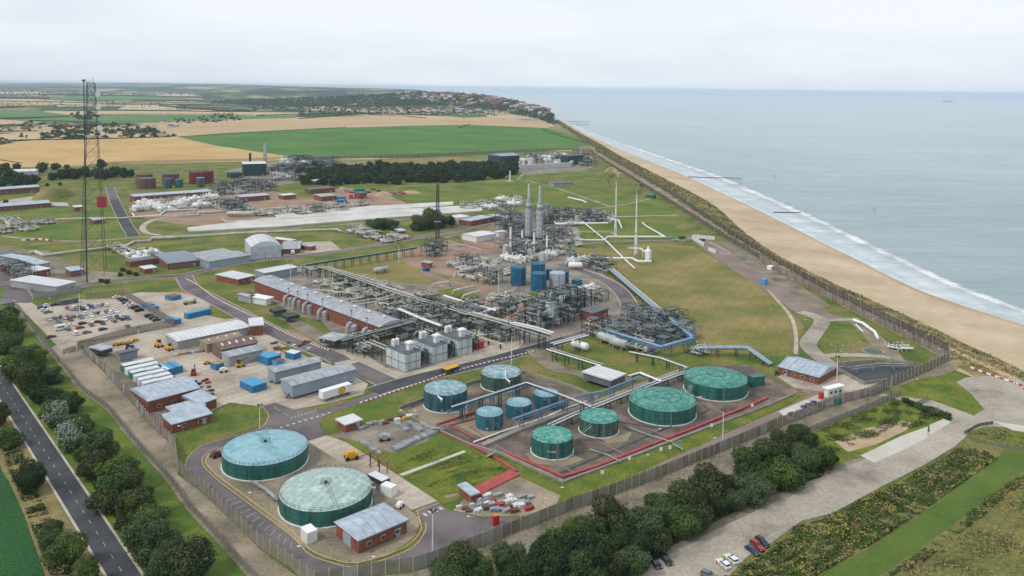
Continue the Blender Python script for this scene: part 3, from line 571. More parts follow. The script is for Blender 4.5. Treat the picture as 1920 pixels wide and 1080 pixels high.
# public road
pub = [(-120, 480), (-40, 640), (20, 755), (86, 850), (157, 968), (230, 1080), (300, 1190)]
Lw = [P(0, 745), P(68, 861), P(138, 989), P(195, 1080)]; Rw = [P(0, 683), P(35, 740), P(104, 841), P(176, 948), P(264, 1080)]
d_ = (Rw[-1] - Rw[1]); d_.z = 0; wd_road = 0
dn = Vector((-d_.y, d_.x, 0)).normalized(); wd_road = abs((Lw[1] - Rw[2]).dot(dn)); t0_ = d_.normalized()
cR = Rw[2]; ctr = cR + dn * ((Lw[1] - cR).dot(dn) / 2)
pw = [tuple((ctr + t0_ * s_)[:2]) for s_ in range(-700, 200, 25)]
ribbon('public_road', 'dark_tarmac', pw, wd_road, world=True, sm=0)
for s_ in (-1, 1):
    q_ = [(x + dn.x * s_ * (wd_road / 2 + .35), y + dn.y * s_ * (wd_road / 2 + .35)) for x, y in pw]; ribbon('road_edge', 'kerb', q_, .7, world=True, sm=0)
mb = MB(); z_ = nz(); x_ = -700
while x_ < 200:
    a = ctr + t0_ * x_; b = ctr + t0_ * (x_ + 2.4); mb.face([(a.x - dn.x * .06, a.y - dn.y * .06, z_), (b.x - dn.x * .06, b.y - dn.y * .06, z_), (b.x + dn.x * .06, b.y + dn.y * .06, z_), (a.x + dn.x * .06, a.y + dn.y * .06, z_)]); x_ += 7.2
struct('centre_line', mb.mesh('centre_line', 'white_line'))
# path strip at the foot of the outer fence
ribbon('fence_path', 'sand_track', [(30, 572), (69, 627), (100, 665), (129, 700), (154, 732), (201, 765), (239, 812), (277, 856), (318, 900), (356, 954), (409, 1010), (472, 1080), (530, 1140)], 2.2)
# painted markings
ribbon('yellow_line', 'yellow_line', [(330 + 80, 838), (388, 850), (379, 868), (398, 892), (449, 932), (545, 1005), (578, 1039), (614, 1054), (665, 1064), (728, 1048), (775, 1027), (797, 998), (798, 980)], .22)
ribbon('yellow_line', 'yellow_line', [(420, 838), (394, 852), (386, 868), (404, 889), (453, 926), (549, 998), (583, 1032), (616, 1047), (664, 1057), (726, 1041), (768, 1021), (789, 996), (788, 980), (782, 960)], .22)
ribbon('yellow_line', 'yellow_line', [(779, 960), (822, 945)], .25, sm=0); ribbon('yellow_line', 'yellow_line', [(345, 882), (353, 858), (378, 837), (436, 820), (486, 805), (500, 791), (503, 777), (492, 764)], .2)
dashes('give_way_line', 'white_line', [(525, 803), (625, 773)], 1.0, 1.1, 1.3, 0); dashes('give_way_line', 'white_line', [(545, 784), (595, 769)], .35, .8, .6, 0); dashes('give_way_line', 'white_line', [(545, 786), (595, 771)], .35, .8, .6, 0)
dashes('lane_line', 'white_line', [(515, 765), (545, 784)], .18, 4, 3, 0); dashes('stop_blocks', 'white_line', [(795, 967), (833, 952)], 1.9, .8, 1.0, 0)
mb = MB(); z_ = nz(); a, b = P(417, 942), P(545, 1031); c_, d2 = P(444, 934), P(547, 1019)
for i in range(12):
    t = i / 11; p, q = a.lerp(b, t), c_.lerp(d2, t); p = q + (p - q) * 1.0; n2 = (b - a).normalized() * .09
    mb.face([(p.x - n2.x, p.y - n2.y, z_), (p.x + n2.x, p.y + n2.y, z_), (q.x + n2.x, q.y + n2.y, z_), (q.x - n2.x, q.y - n2.y, z_)])
struct('parking_bays', mb.mesh('parking_bays', 'white_line'))
mb = MB(); z_ = nz()
for (x0, y0, x1, y1, n3, lx, ly) in ((92, 636, 122, 656, 7, 20, -5), (260, 580, 330, 612, 10, 16, -3), (200, 566, 258, 610, 10, 12, -2), (150, 590, 190, 625, 6, 12, -2)):
    for i in range(n3):
        t = i / (n3 - 1); p = P(x0 + (x1 - x0) * t, y0 + (y1 - y0) * t); q = P(x0 + (x1 - x0) * t + lx, y0 + (y1 - y0) * t + ly); n2 = Vector((-(q - p).y, (q - p).x, 0)).normalized() * .08
        mb.face([(p.x - n2.x, p.y - n2.y, z_), (p.x + n2.x, p.y + n2.y, z_), (q.x + n2.x, q.y + n2.y, z_), (q.x - n2.x, q.y - n2.y, z_)])
struct('parking_bays', mb.mesh('parking_bays', 'white_line'))
ribbon('road_line', 'white_line', [(1259, 1045), (1380, 980), (1489, 925), (1595, 872)], .16, sm=0); ribbon('road_line', 'white_line', [(1433, 1013), (1487, 985)], .14, sm=0)
ribbon('drain_channel', 'dark_steel', [(1046, 890), (1140, 850), (1245, 806)], .8, sm=0); ribbon('drain_channel', 'dark_steel', [(1160, 792), (1245, 806)], .7, sm=0); ribbon('drain_channel', 'dark_steel', [(1245, 806), (1330, 770), (1300, 745)], .7, sm=0)
for q_ in ([(985, 845), (1090, 892)], [(1100, 818), (1190, 862)], [(1050, 905), (1300, 810), (1470, 745)], [(1200, 800), (1280, 830)], [(1310, 755), (1390, 790)], [(880, 800), (960, 855)]):
    ribbon('drain_stain', 'red_track', q_, .7, sm=0)
# ------------------------------------------------------------------ haze-free helpers for objects
def frame3(a, b, c, z):
    """pixel corners at level z -> origin corner, unit axes, lengths (a->b long edge, c adjacent to a)"""
    A_, B_, C_ = P(*a, z), P(*b, z), P(*c, z); ex = (B_ - A_); ex.z = 0; w_ = ex.length; ex.normalize(); ey = Vector((-ex.y, ex.x, 0)); v = C_ - A_; d = v.dot(ey)
    if d < 0: ey = -ey; d = -d
    return A_, ex, ey, w_, d
class Fr:
    """local frame: origin at the ground centre of a footprint"""
    def __init__(s, a, b, c, z):
        A_, ex, ey, s.w, s.d = frame3(a, b, c, z); s.o = A_ + ex * s.w / 2 + ey * s.d / 2; s.o.z = 0
        s.rz = math.atan2(ex.y, ex.x); s.sy = 1 if ex.cross(ey).z > 0 else -1   # near side (row a-b) is local -y * sy
def roof_parts(mb, w, d, z, kind, rise, ov, sm=None):
    """roof solids in local coords, ridge along x"""
    W, D = w / 2 + ov, d / 2 + ov
    if kind == 'flat': mb.box((0, 0, z), (2 * W, 2 * D, .45))
    elif kind == 'gable':
        v = [(-W, -D, z), (W, -D, z), (W, D, z), (-W, D, z), (-W, 0, z + rise), (W, 0, z + rise)]
        t = .18
        mb.face([v[0], v[1], v[5], v[4]]); mb.face([v[3], v[4], v[5], v[2]]); mb.face([v[0], v[4], v[3]]); mb.face([v[1], v[2], v[5]]); mb.face([v[3], v[2], v[1], v[0]])
    elif kind == 'hip':
        r_ = max(W - D * .85, W * .12)
        v = [(-W, -D, z), (W, -D, z), (W, D, z), (-W, D, z), (-r_, 0, z + rise), (r_, 0, z + rise)]
        mb.face([v[0], v[1], v[5], v[4]]); mb.face([v[1], v[2], v[5]]); mb.face([v[2], v[3], v[4], v[5]]); mb.face([v[3], v[0], v[4]]); mb.face([v[3], v[2], v[1], v[0]])
    elif kind in ('curve', 'mono'):
        n = 8 if kind == 'curve' else 1; pr = []
        for i in range(n + 1):
            t = -1 + 2 * i / n; pr.append((t * D, z + (rise * (1 - t * t) if kind == 'curve' else rise * (1 + t) / 2)))
        for i in range(n):
            (y0, z0), (y1, z1) = pr[i], pr[i + 1]; mb.face([(-W, y0, z0), (W, y0, z0), (W, y1, z1), (-W, y1, z1)])
        mb.face([(-W, y, q) for y, q in pr][::-1] + [(-W, -D, z - .02), (-W, D, z - .02)][::1] if False else [(-W, y, q) for y, q in reversed(pr)])
        mb.face([(W, y, q) for y, q in pr])
        mb.face([(-W, D, z), (W, D, z), (W, -D, z), (-W, -D, z)])
        if kind == 'mono': mb.face([(-W, D, z), (W, D, z), (W, D, z + rise), (-W, D, z + rise)])
def building(name, base, cat, a, b, c, h, roof='flat', rise=1.5, wall='brick', rmat='roof_bluegrey', win=None, door=True, seams=True, vents=0, ov=.5, group=None, zb=0.0, swap=False, lights=0, doors2=0):
    f = Fr(a, b, c, h); w, d = f.w, f.d; rz = f.rz
    if f.sy < 0: rz = rz; ny = 1
    else: ny = -1
    if swap: rz += math.pi / 2; w, d = d, w
    t = thing(name, (f.o.x, f.o.y, 0), base, cat, group, rz=rz)
    mb = MB(); mb.box((0, 0, zb), (w, d, h - zb)); child('wall', mb, wall, t)
    mb = MB(); mb.v.clear()
    roof_parts(mb, w, d, h + .003, roof, rise, ov); rf = child('roof', mb, rmat, t)
    if seams and roof in ('gable', 'hip', 'curve', 'flat') and w > 8:
        mb = MB(); n = int(w / 2.2)
        def rh(x, y):
            W, D = w / 2 + ov, d / 2 + ov
            if roof == 'flat': return h + .45
            if roof == 'gable': return h + rise * (1 - abs(y) / D)
            if roof == 'curve': return h + rise * (1 - (y / D) ** 2)
            r_ = max(W - D * .85, W * .12)
            return h + rise * min(1 - abs(y) / D, (W - abs(x)) / (W - r_))
        for i in range(n + 1):
            x = -w / 2 + w * i / n
            ys = [-d / 2 - ov + (d + 2 * ov) * j / 6 for j in range(7)]
            mb.tube([(x, y, rh(x, y) + .03) for y in ys], .07, 4, False)
        child('standing_seam', mb, 'roof_seam' if rmat in ('roof_bluegrey', 'roof_grey') else 'clad_grey', rf)
    if roof != 'flat':
        mb = MB(); W, D = w / 2 + ov, d / 2 + ov; q = .12
        for (cx, cy, lx, ly) in ((0, -D - q / 2, 2 * W + 2 * q, q), (0, D + q / 2, 2 * W + 2 * q, q)): mb.box((cx, cy, h - .22), (lx, ly, .3))
        child('fascia', mb, 'fascia', rf)
    fy = ny * d / 2 if not swap else 0; rnd = random.Random(base)
    if swap:
        fy = -d / 2 if proj(t.matrix_basis @ Vector((0, -d / 2, 0)))[1] > proj(t.matrix_basis @ Vector((0, d / 2, 0)))[1] else d / 2
    sg = 1 if fy > 0 else -1
    if win:
        for i in range(win):
            x = -w / 2 + w * (i + .7) / (win + .4); wi = link('window', None, t, (x, fy + sg * .03, max(1.1, zb + 1)))
            mb = MB(); mb.box((0, 0, 0), (1.5, .1, 1.2)); child('frame', mb, 'white_paint', wi); mb = MB(); mb.box((0, sg * .055, .1), (1.3, .04, 1.0)); child('pane', mb, 'glass_dark', wi)
    ex = w / 2 if proj(t.matrix_basis @ Vector((w / 2, 0, 0)))[1] > proj(t.matrix_basis @ Vector((-w / 2, 0, 0)))[1] else -w / 2
    if door:
        do = link('door', None, t, (w * .32 if not swap else 0, fy + sg * .04, zb)); mb = MB(); mb.box((0, 0, 0), (1.3, .1, 2.2)); child('leaf', mb, 'door_grey', do); mb = MB(); mb.box((0, sg * .02, 2.2), (1.7, .2, .15)); child('lintel', mb, 'white_paint', do)
    if doors2:
        mb = MB(); mb.box((ex + (.05 if ex > 0 else -.05), 0, zb), (.12, min(4, d * .4), min(3.2, h * .8))); child('roller_door', mb, 'door_grey', t)
    for i in range(vents):
        x = -w / 2 + w * (i + .5) / vents; vt = link('roof_vent', None, rf, (x, 0, h + (rise * .95 if roof != 'flat' else .45)))
        vt.data = None; me = MB().box((0, 0, 0), (.9, .9, .8)); me.lathe((0, 0, .8), [(1.0, 0), (1.0, .15), (.3, .5)], 10); bpy.data.objects.remove(vt)
        link('roof_vent', me.mesh('roof_vent', 'white_paint'), rf, (x, 0, h + (rise * .95 if roof != 'flat' else .45)))
    for i in range(lights):
        x = -w / 2 + w * (i + .5) / lights
        mb = MB()
        for s_ in (-1, 1): mb.face([(x - .5, s_ * d * .12, h + rise * .8 + .06), (x + .5, s_ * d * .12, h + rise * .8 + .06), (x + .5, s_ * d * .34, h + rise * .33 + .06), (x - .5, s_ * d * .34, h + rise * .33 + .06)][::s_])
        child('skylight', mb, 'roof_white', rf)
    t['_dim'] = (w, d, h); return t
# ------------------------------------------------------------------ storage tanks
def tank(base, cx, cy, wpx, wallpx, wall, roofm, style='cone', name='storage_tank', ring=True, rail=True, stair=None, group=None, arch=False):
    # top rim ellipse centre at pixel (cx,cy): find the height so that the wall shows wallpx
    h = 6.0
    for _ in range(12):
        c = P(cx, cy, h); r = wpx / 2 * depth(c) / F / 1.01
        fx, fy = c.x, c.y; dv = Vector((-c.x, -c.y, 0)).normalized() * r
        y1 = proj((c.x + dv.x, c.y + dv.y, h))[1]; y0 = proj((c.x + dv.x, c.y + dv.y, 0))[1]
        h *= wallpx / max(1e-3, (y0 - y1))
    c = P(cx, cy, h); r = wpx / 2 * depth(c) / F / 1.01
    t = thing(name, (c.x, c.y, 0), base, 'tank', group); n = 48 if wpx > 40 else 24
    child('shell', MB().lathe((0, 0, .15), [(r, 0), (r, h - .15)], n), wall, t, True)
    mb = MB(); rise = .045 * r if style == 'cone' else .12 * r
    mb.lathe((0, 0, h + .003), [(r + .04, 0), (r + .04, .12), (r * .8, .12 + rise * .45), (r * .5, .12 + rise * .8), (r * .2, .12 + rise * .97), (.1, .12 + rise)], n); rf = child('roof', mb, roofm, t)
    if ring: child('base_ring', MB().lathe((0, 0, 0), [(r + .35, 0), (r + .35, .3), (r + .02, .34)], n), 'white_paint' if ring is True else ring, t)
    th0 = math.atan2(-c.y, -c.x)
    if wpx > 40:
        mb = MB()
        for u in (.34, .67, .97): mb.lathe((0, 0, h * u), [(r + .015, 0), (r + .06, .03), (r + .015, .12)], n)
        child('shell_seam', mb, 'tank_band', t)
        sp_ = MB().tube([(r + .12, 0, .3), (r + .12, 0, h)], .06, 4).mesh('spray_pipe', 'dark_steel')
        for i in range(10): link('spray_pipe', sp_, t, (0, 0, 0), 2 * math.pi * (i + .3) / 10)
    if rail and wpx > 20:
        mb = MB(); k = max(16, int(r * 4))
        for zz in (.55, 1.1): mb.tube([(r * .985 * math.cos(2 * math.pi * i / k), r * .985 * math.sin(2 * math.pi * i / k), h + .1 + zz) for i in range(k + 1)], .035, 4, False)
        for i in range(k):
            q = 2 * math.pi * i / k; x, y = r * .985 * math.cos(q), r * .985 * math.sin(q); mb.tube([(x, y, h), (x, y, h + 1.2)], .04, 4, False)
        child('handrail', mb, 'green_steel' if 'silver' not in wall else 'galv', t)
    if style == 'big':
        mb = MB()
        for zz in (.6, 1.15): mb.tube([(1.5 * math.cos(q), 1.5 * math.sin(q), h + rise + zz) for q in [i * math.pi / 6 for i in range(13)]], .04, 4, False)
        for i in range(8): q = i * math.pi / 4; mb.tube([(1.5 * math.cos(q), 1.5 * math.sin(q), h + rise), (1.5 * math.cos(q), 1.5 * math.sin(q), h + rise + 1.2)], .04, 4, False)
        mb.lathe((0, 0, h + rise), [(.5, 0), (.5, .7), (.1, .9)], 10); child('centre_platform', mb, 'green_steel', rf)
        q = stair if stair is not None else th0; mb = MB(); ca, sa = math.cos(q), math.sin(q)
        for s_ in (-.4, .4):
            for zz in (0.05, 1.0): mb.tube([(1.5 * ca - s_ * sa, 1.5 * sa + s_ * ca, h + rise + zz + .1), (r * .97 * ca - s_ * sa, r * .97 * sa + s_ * ca, h + zz + .15)], .045, 4, False)
        for i in range(14):
            u = 1.5 + (r * .97 - 1.5) * i / 13; zz = h + rise * (1 - u / r) + .12; mb.tube([(u * ca - .4 * sa, u * sa + .4 * ca, zz), (u * ca + .4 * sa, u * sa - .4 * ca, zz)], .05, 4, False)
        child('roof_stair', mb, 'green_steel', rf)
    elif style == 'grid':
        mb = MB()
        for rr in (.3, .55, .8): mb.tube([(r * rr * math.cos(2 * math.pi * i / 40), r * rr * math.sin(2 * math.pi * i / 40), h + .2 + rise * (1.02 - rr * rr * .95)) for i in range(41)], .05, 4, False)
        for i in range(4): q = th0 + .5 + i * math.pi / 2; mb.tube([(r * u * math.cos(q), r * u * math.sin(q), h + .2 + rise * (1.02 - u * u * .95)) for u in (.05, .3, .55, .8, 1)], .05, 4, False)
        for rr, k in ((.3, 6), (.55, 12), (.8, 18)):
            for i in range(k): q = 2 * math.pi * (i + .4) / k; x, y, z = r * rr * math.cos(q), r * rr * math.sin(q), h + .15 + rise * (1 - rr * rr); mb.tube([(x, y, z), (x, y, z + .9)], .045, 4, False)
        child('roof_pipework', mb, 'dark_steel', rf)
    if wpx > 22:
        q = th0 + .25; x, y = (r + .3) * math.cos(q), (r + .3) * math.sin(q); mb = MB()
        if style == 'big': q = th0 - .3
        for s_ in (-.25, .25): mb.tube([((r + .3) * math.cos(q + s_ / r), (r + .3) * math.sin(q + s_ / r), 0), ((r + .3) * math.cos(q + s_ / r), (r + .3) * math.sin(q + s_ / r), h + 1.1)], .05, 4, False)
        for i in range(int(h / .6)): mb.tube([((r + .3) * math.cos(q - .25 / r), (r + .3) * math.sin(q - .25 / r), .4 + i * .6), ((r + .3) * math.cos(q + .25 / r), (r + .3) * math.sin(q + .25 / r), .4 + i * .6)], .04, 4, False)
        child('ladder', mb, 'galv' if style != 'big' else 'green_steel', t)
        mb = MB(); q = th0 - .15; mb.lathe((0, 0, 0), [(.45, 0), (.45, .35)], 12, 'x', q); 
        mb.v = [(v_[0] + r * math.cos(q), v_[1] + r * math.sin(q), v_[2] + 1.0) for v_ in mb.v]; child('manhole', mb, 'tank_blue' if 'green' in wall else 'galv', t)
    if arch:   # rounded stair wrapping the shell
        mb = MB(); k = 18
        for zz in (0, .9):
            mb.tube([((r + .5) * math.cos(th0 + .9 - 1.1 * i / k), (r + .5) * math.sin(th0 + .9 - 1.1 * i / k), h * i / k + zz) for i in range(k + 1)], .07, 4, False)
        for i in range(k):
            q = th0 + .9 - 1.1 * i / k; mb.tube([((r) * math.cos(q), r * math.sin(q), h * i / k), ((r + .9) * math.cos(q), (r + .9) * math.sin(q), h * i / k)], .06, 4, False)
        child('spiral_stair', mb, 'galv', t)
    t['_r'] = r; t['_h'] = h
    return t
TK = {}
TK['a'] = tank('broad green tank with flat pale blue roof and central railed platform', 497.5, 838, 156, 29, 'tank_green', 'roof_tank_blue', 'big', stair=R(130))
TK['b'] = tank('broad green tank with weathered mint roof beside the brick pump house', 611, 916, 171, 31, 'tank_green', 'roof_tank_mint', 'big', stair=R(-65))
TK['c'] = tank('wide low green tank with a domed green roof, the nearer of the two largest in the bund', 1242, 748, 125, 27, 'tank_green', 'roof_tank_green', 'grid')
TK['d'] = tank('wide green tank with domed roof beside the small green cabin, farther right in the bund', 1342, 707, 117, 25, 'tank_green', 'roof_tank_green', 'grid')
TK['e'] = tank('medium bright green tank with mottled teal roof and small white lettering on its shell', 1035.5, 815, 79, 31, 'tank_green', 'roof_tank_teal', 'cone')
TK['f'] = tank('medium faded green tank with grey stair beside it and mottled teal roof', 1123, 780, 74, 27, 'tank_green_old', 'roof_tank_teal', 'cone')
TK['g'] = tank('dark teal tank with streaked weathered roof at the left corner of the bund', 835.5, 727, 81, 33, 'tank_teal_dark', 'roof_tank_weather', 'cone')
TK['h'] = tank('mossy green tank with streaked weathered roof below the white lamp mast', 940, 697, 76, 26, 'tank_green_old', 'roof_tank_weather', 'cone')
TK['i'] = tank('small blue tank, nearest of the three in a row', 918, 772, 51, 27, 'tank_blue', 'roof_tank_blue', 'cone', arch=True, ring=False)
TK['j'] = tank('small blue tank, middle of the three in a row', 972.5, 754, 47.5, 25, 'tank_blue', 'roof_tank_blue', 'cone', arch=True, ring=False)
TK['k'] = tank('small blue tank, farthest of the three in a row', 1024, 736, 47.5, 25, 'tank_blue', 'roof_tank_blue', 'cone', arch=True, ring=False)
tank('tall bright blue tank standing alone on the left of its cluster', 972, 501, 29, 33, 'tank_bright_blue', 'tank_bright_blue', ring=False)
tank('tall bright blue tank at the front of the cluster', 1010, 512, 30, 32, 'tank_bright_blue', 'tank_bright_blue', ring=False)
tank('tall bright blue tank half hidden at the back of the cluster', 1009, 494, 27, 30, 'tank_bright_blue', 'tank_bright_blue', ring=False)
tank('tall pale silver tank with ribbed shell beside the blue tanks', 1045, 511.5, 30, 30, 'tank_silver', 'tank_silver', ring=False)
tank('tall blue tank showing behind the silver tank', 1056, 509, 22, 26, 'tank_bright_blue', 'tank_bright_blue', ring=False)
tank('short squat blue tank beside the curving road', 1082, 524, 20, 14, 'tank_bright_blue', 'tank_bright_blue', ring=False)
tank('blue tank low behind the front blue tank', 1030, 505, 12, 18, 'tank_bright_blue', 'tank_bright_blue', ring=False, rail=False)
tank('rust brown tank, nearer of the rusty pair far left', 274, 334, 34, 19, 'tank_rust', 'tank_green_old', ring=False)
tank('rust brown tank, farther of the rusty pair far left', 270, 327, 30, 16, 'tank_rust', 'tank_rust', ring=False)
tank('brown tank with green roof behind two small dark tanks', 320, 326, 30, 20, 'tank_rust', 'tank_green_old', ring=False)
tank('small dark teal tank in front of the brown tank', 315, 335, 14, 18, 'tank_teal_dark', 'tank_teal_dark', ring=False)
tank('small green domed tank in front of the brown tank', 336, 336, 14, 16, 'tank_green', 'tank_green', ring=False)
tank('maroon tank beside the field beyond the long brick hall', 372, 322, 34, 22, 'tank_maroon', 'tank_maroon', ring=False)
tank('second maroon tank slightly right of its twin', 386, 321, 28, 22, 'tank_maroon', 'tank_maroon', ring=False)
tank('small grey green tank in front of the maroon tanks', 376, 333, 15, 18, 'tank_green_old', 'galv', ring=False)
# lettering on tank e
tb = bpy.data.curves.new('lettering', 'FONT'); tb.body = 'T-602A'; tb.size = .95; tb.align_x = 'CENTER'; tb.extrude = .02
e_ = TK['e']; q = math.atan2(-e_.location.y, -e_.location.x); tmp = link('lettering_curve', tb); bpy.context.view_layer.update()
me = bpy.data.meshes.new_from_object(tmp); me.materials.clear(); me.materials.append(A('white_plain')); bpy.data.objects.remove(tmp)
lt = link('lettering', me, e_, ((e_['_r'] + .03) * math.cos(q), (e_['_r'] + .03) * math.sin(q), e_['_h'] * .45)); lt.rotation_euler = (R(90), 0, q + R(90))
# ------------------------------------------------------------------ buildings
building('pump_house', 'brick pump house with shallow hipped blue grey metal roof beside the mint tank', 'building', (672.5, 1012), (762.5, 974), (628, 980), 3.9, 'hip', 1.6, win=3, lights=0, doors2=1, group=None)
building('control_building', 'brick building with pitched blue grey roof near the gate by the beach', 'building', (1535, 707), (1460, 687), (1568, 688), 3.4, 'gable', 2.2, win=4)
building('compressor_hall', 'very long brick hall with curved grey roof and row of exhaust stacks', 'hall', (712, 613), (477, 526), (752, 601), 6.6, 'curve', 1.8, rmat='roof_grey', vents=10, door=False, win=0)
building('warehouse', 'long white roofed steel warehouse open at its left end', 'warehouse', (333, 640), (466, 613), (305, 627), 4.0, 'curve', 1.1, 'clad_grey', 'roof_white', door=False, doors2=0)
building('brick_annex', 'square brick annex with pale roof joined to the white roofed warehouse', 'building', (469, 612), (493, 610), (447, 600), 5, 'flat', rmat='roof_white', door=False)
building('tan_shed', 'tan corrugated shed between the warehouse and the brown shed', 'shed', (388, 645), (452, 630), (377, 638), 4.2, 'gable', 1.5, 'roof_tan', 'roof_tan', door=False, seams=False, lights=4)
building('brown_shed', 'dark brown corrugated shed with skylights', 'shed', (415, 655), (482, 641), (398, 644), 4.8, 'gable', 1.8, 'roof_brown', 'roof_brown', door=False, seams=False, lights=5)
building('grey_shed', 'grey corrugated shed with pale roof in front of the brown shed', 'shed', (430, 669), (492, 655), (415, 661), 4.5, 'gable', 1.3, 'clad_grey', 'roof_grey', lights=0)
building('equipment_house', 'long blue grey clad equipment house on legs, the narrower one', 'building', (516, 698), (602, 677), (503, 690), 5.2, 'gable', .9, 'clad_blue', 'roof_grey', zb=.8)
building('equipment_house', 'large blue grey clad equipment house with double pitched roof beside the white container', 'building', (548.5, 723), (666, 692), (526, 711), 5.7, 'gable', 1.2, 'clad_blue', 'roof_grey', zb=1.0)
building('site_office', 'brick site office with curved pale blue roof by the perimeter wall', 'building', (278, 752), (373, 727), (244, 730), 4.6, 'curve', 1.4, win=3)
building('site_office', 'small brick office with pale flat roof next to the lawn', 'building', (376, 757), (406, 746), (357, 741), 3.8, 'mono', .8, door=False)
building('site_office', 'low brick office with flat ribbed roof in front of the lawn', 'building', (323, 795), (396, 775), (307, 781), 3.4, 'mono', .9, win=2)
building('office_wing', 'back wing of the low brick office with flat roof', 'building', (328, 776), (384, 761), (316, 764), 3.4, 'flat')
building('brick_hut', 'small square brick hut with white roof beside the scrap yard', 'hut', (648, 797), (677, 788), (640, 785), 2.8, 'flat', rmat='roof_white', seams=False)
building('open_shelter', 'small brick shelter with ribbed grey roof beside the red grating', 'shelter', (884, 929), (896, 925), (856, 913), 2.8, 'flat', door=False)
building('arched_hangar', 'big pale fabric hangar with rounded roof', 'hangar', (470, 464), (527, 460), (434, 451), 8.5, 'curve', 3.6, 'clad_pale', 'roof_white', door=False, win=0, ov=.1, swap=True)
building('warehouse', 'pale blue warehouse with flat roof in front of the fabric hangar', 'warehouse', (392, 491), (470, 479), (378, 481), 5.0, 'flat', 1, 'clad_blue', 'roof_grey', win=0)
building('workshop', 'low grey flat roofed workshop behind the pale blue warehouse', 'workshop', (385, 486), (450, 476), (368, 474), 4.0, 'flat', 1, 'clad_grey', 'roof_grey', door=False)
building('brick_office', 'brick office with low pitched slate grey roof near the lattice tower', 'building', (315, 494), (375, 487), (289, 476), 4.2, 'gable', 1.2, 'brick_dark', 'fascia', win=6)
building('brick_office', 'small dark roofed brick block beside the grassy bank', 'building', (244, 492), (292, 485), (240, 488), 3.5, 'flat', rmat='roof_dark', door=False)
building('brick_porch', 'tiny brick porch with white roof beside the footpath', 'hut', (272, 505), (293, 502), (266, 500), 3, 'flat', rmat='roof_white')
building('brick_office', 'brick office with notched white roof beside the kerbed road', 'building', (447, 524), (477, 517), (421, 512), 3.6, 'flat', rmat='roof_white', win=2)
building('long_store', 'long pale blue clad store behind the compressor hall', 'store', (496, 512), (557, 501), (488, 505), 4.5, 'gable', .6, 'clad_blue', 'roof_white', door=False)
building('fire_store', 'low store with sloping grey roof beside the fabric hangar', 'store', (528, 467), (562, 466), (521, 453), 3.6, 'gable', 1, 'brick_dark', 'roof_grey', door=False)
building('brick_store', 'brick store with pale roof behind the parked red fire vehicle', 'store', (545, 452), (554, 450), (522, 445), 3.6, 'flat', rmat='roof_white', door=False)
building('brick_store', 'brick shed with grey roof beside the blue skip', 'store', (581, 463), (592, 461), (564, 457), 3, 'flat', rmat='roof_grey', door=False)
building('brick_store', 'red brick store with slate roof beside the dark trees, left of the pair', 'store', (883, 415), (924, 407), (882, 408), 4.5, 'flat', rmat='roof_bluegrey', seams=False)
building('brick_store', 'red brick store with slate roof beside the twin stacks', 'store', (927, 406), (952, 403), (926, 402.5), 4.5, 'flat', rmat='roof_bluegrey', seams=False)
building('white_block', 'white windowless block raised beside the dark clump of trees', 'building', (858, 409), (881, 406), (846, 405), 6, 'flat', wall='white_paint', rmat='roof_white', seams=False)
building('white_shed', 'long low white shed on bare ground beside the process plant', 'shed', (893, 444), (930, 438), (877, 437), 4.5, 'gable', .8, 'white_paint', 'roof_white', seams=False)
building('white_shed', 'small white shed closest to the twin stacks', 'shed', (935, 436), (950, 434), (930, 434), 4, 'flat', .8, 'white_paint', 'roof_white', seams=False)
building('brick_hut', 'little brick hut with grey roof beside blue drums', 'hut', (805, 494), (812, 492), (796, 490), 3.2, 'flat', rmat='roof_grey', seams=False)
building('brick_hut', 'brick hut beside white pipework at the bend of the kerbed road', 'hut', (749, 434), (762, 433), (741, 430), 4, 'flat', rmat='roof_bluegrey', seams=False)
building('control_room', 'brick control room with dark flat roof beneath the process tower', 'building', (1112, 588), (1140, 579), (1084, 583), 4.5, 'flat', rmat='roof_dark', seams=False, win=2)
building('open_canopy', 'open sided canopy with pale ribbed roof beside the pipe bridge', 'canopy', (1145, 714), (1172, 702), (1097, 697), 4.2, 'flat', wall='roof_dark', rmat='roof_white', zb=1.5, door=False)
building('white_cabin', 'white portable cabin beside the inner gate', 'cabin', (1553, 731), (1581, 724), (1541, 729), 3.2, 'flat', wall='white_paint', rmat='white_plain', seams=False, win=3)
building('brick_hall', 'far brick hall with long pale roof and dark clerestory windows', 'hall', (252, 369), (398, 359), (248, 365), 6.5, 'flat', wall='brick_dark', rmat='roof_bluegrey', seams=False, win=9)
building('brick_hall', 'far brick block with pale roof right of the long hall', 'hall', (453, 370), (506, 366), (449, 366), 5, 'flat', wall='brick_dark', rmat='roof_bluegrey', seams=False)
building('generator_house', 'large dark green clad generator house beside the tall exhaust stack', 'building', (456, 308), (500, 307), (454, 304), 16, 'flat', wall='clad_green', rmat='roof_white', seams=False)
building('clad_store', 'low dark green store on the left of the generator house', 'store', (432, 326), (454, 325), (430, 323), 6, 'flat', wall='clad_green', rmat='clad_green', seams=False)
building('clad_hall', 'dark blue clad hall beside the dark wood', 'hall', (940, 293), (974, 291), (945, 288.5), 16, 'gable', 3, 'clad_dark', 'clad_blue', door=False, seams=False)
building('plant_hall', 'black louvred plant building at the seaward end of the far plant', 'building', (1064, 293), (1093, 291), (1062, 291), 14, 'flat', wall='clad_dark', rmat='roof_dark', seams=False, door=False)
building('depot', 'long depot with pale blue roof and open bays far left', 'depot', (-10, 356), (74, 350), (-10, 352), 6, 'gable', 1.5, 'brick_dark', 'roof_bluegrey', win=6)
building('depot', 'low brick range with pale blue roof in front of the depot', 'depot', (-8, 388), (95, 380), (-8, 382), 4.5, 'gable', 1.5, 'brick_dark', 'roof_bluegrey', win=9)
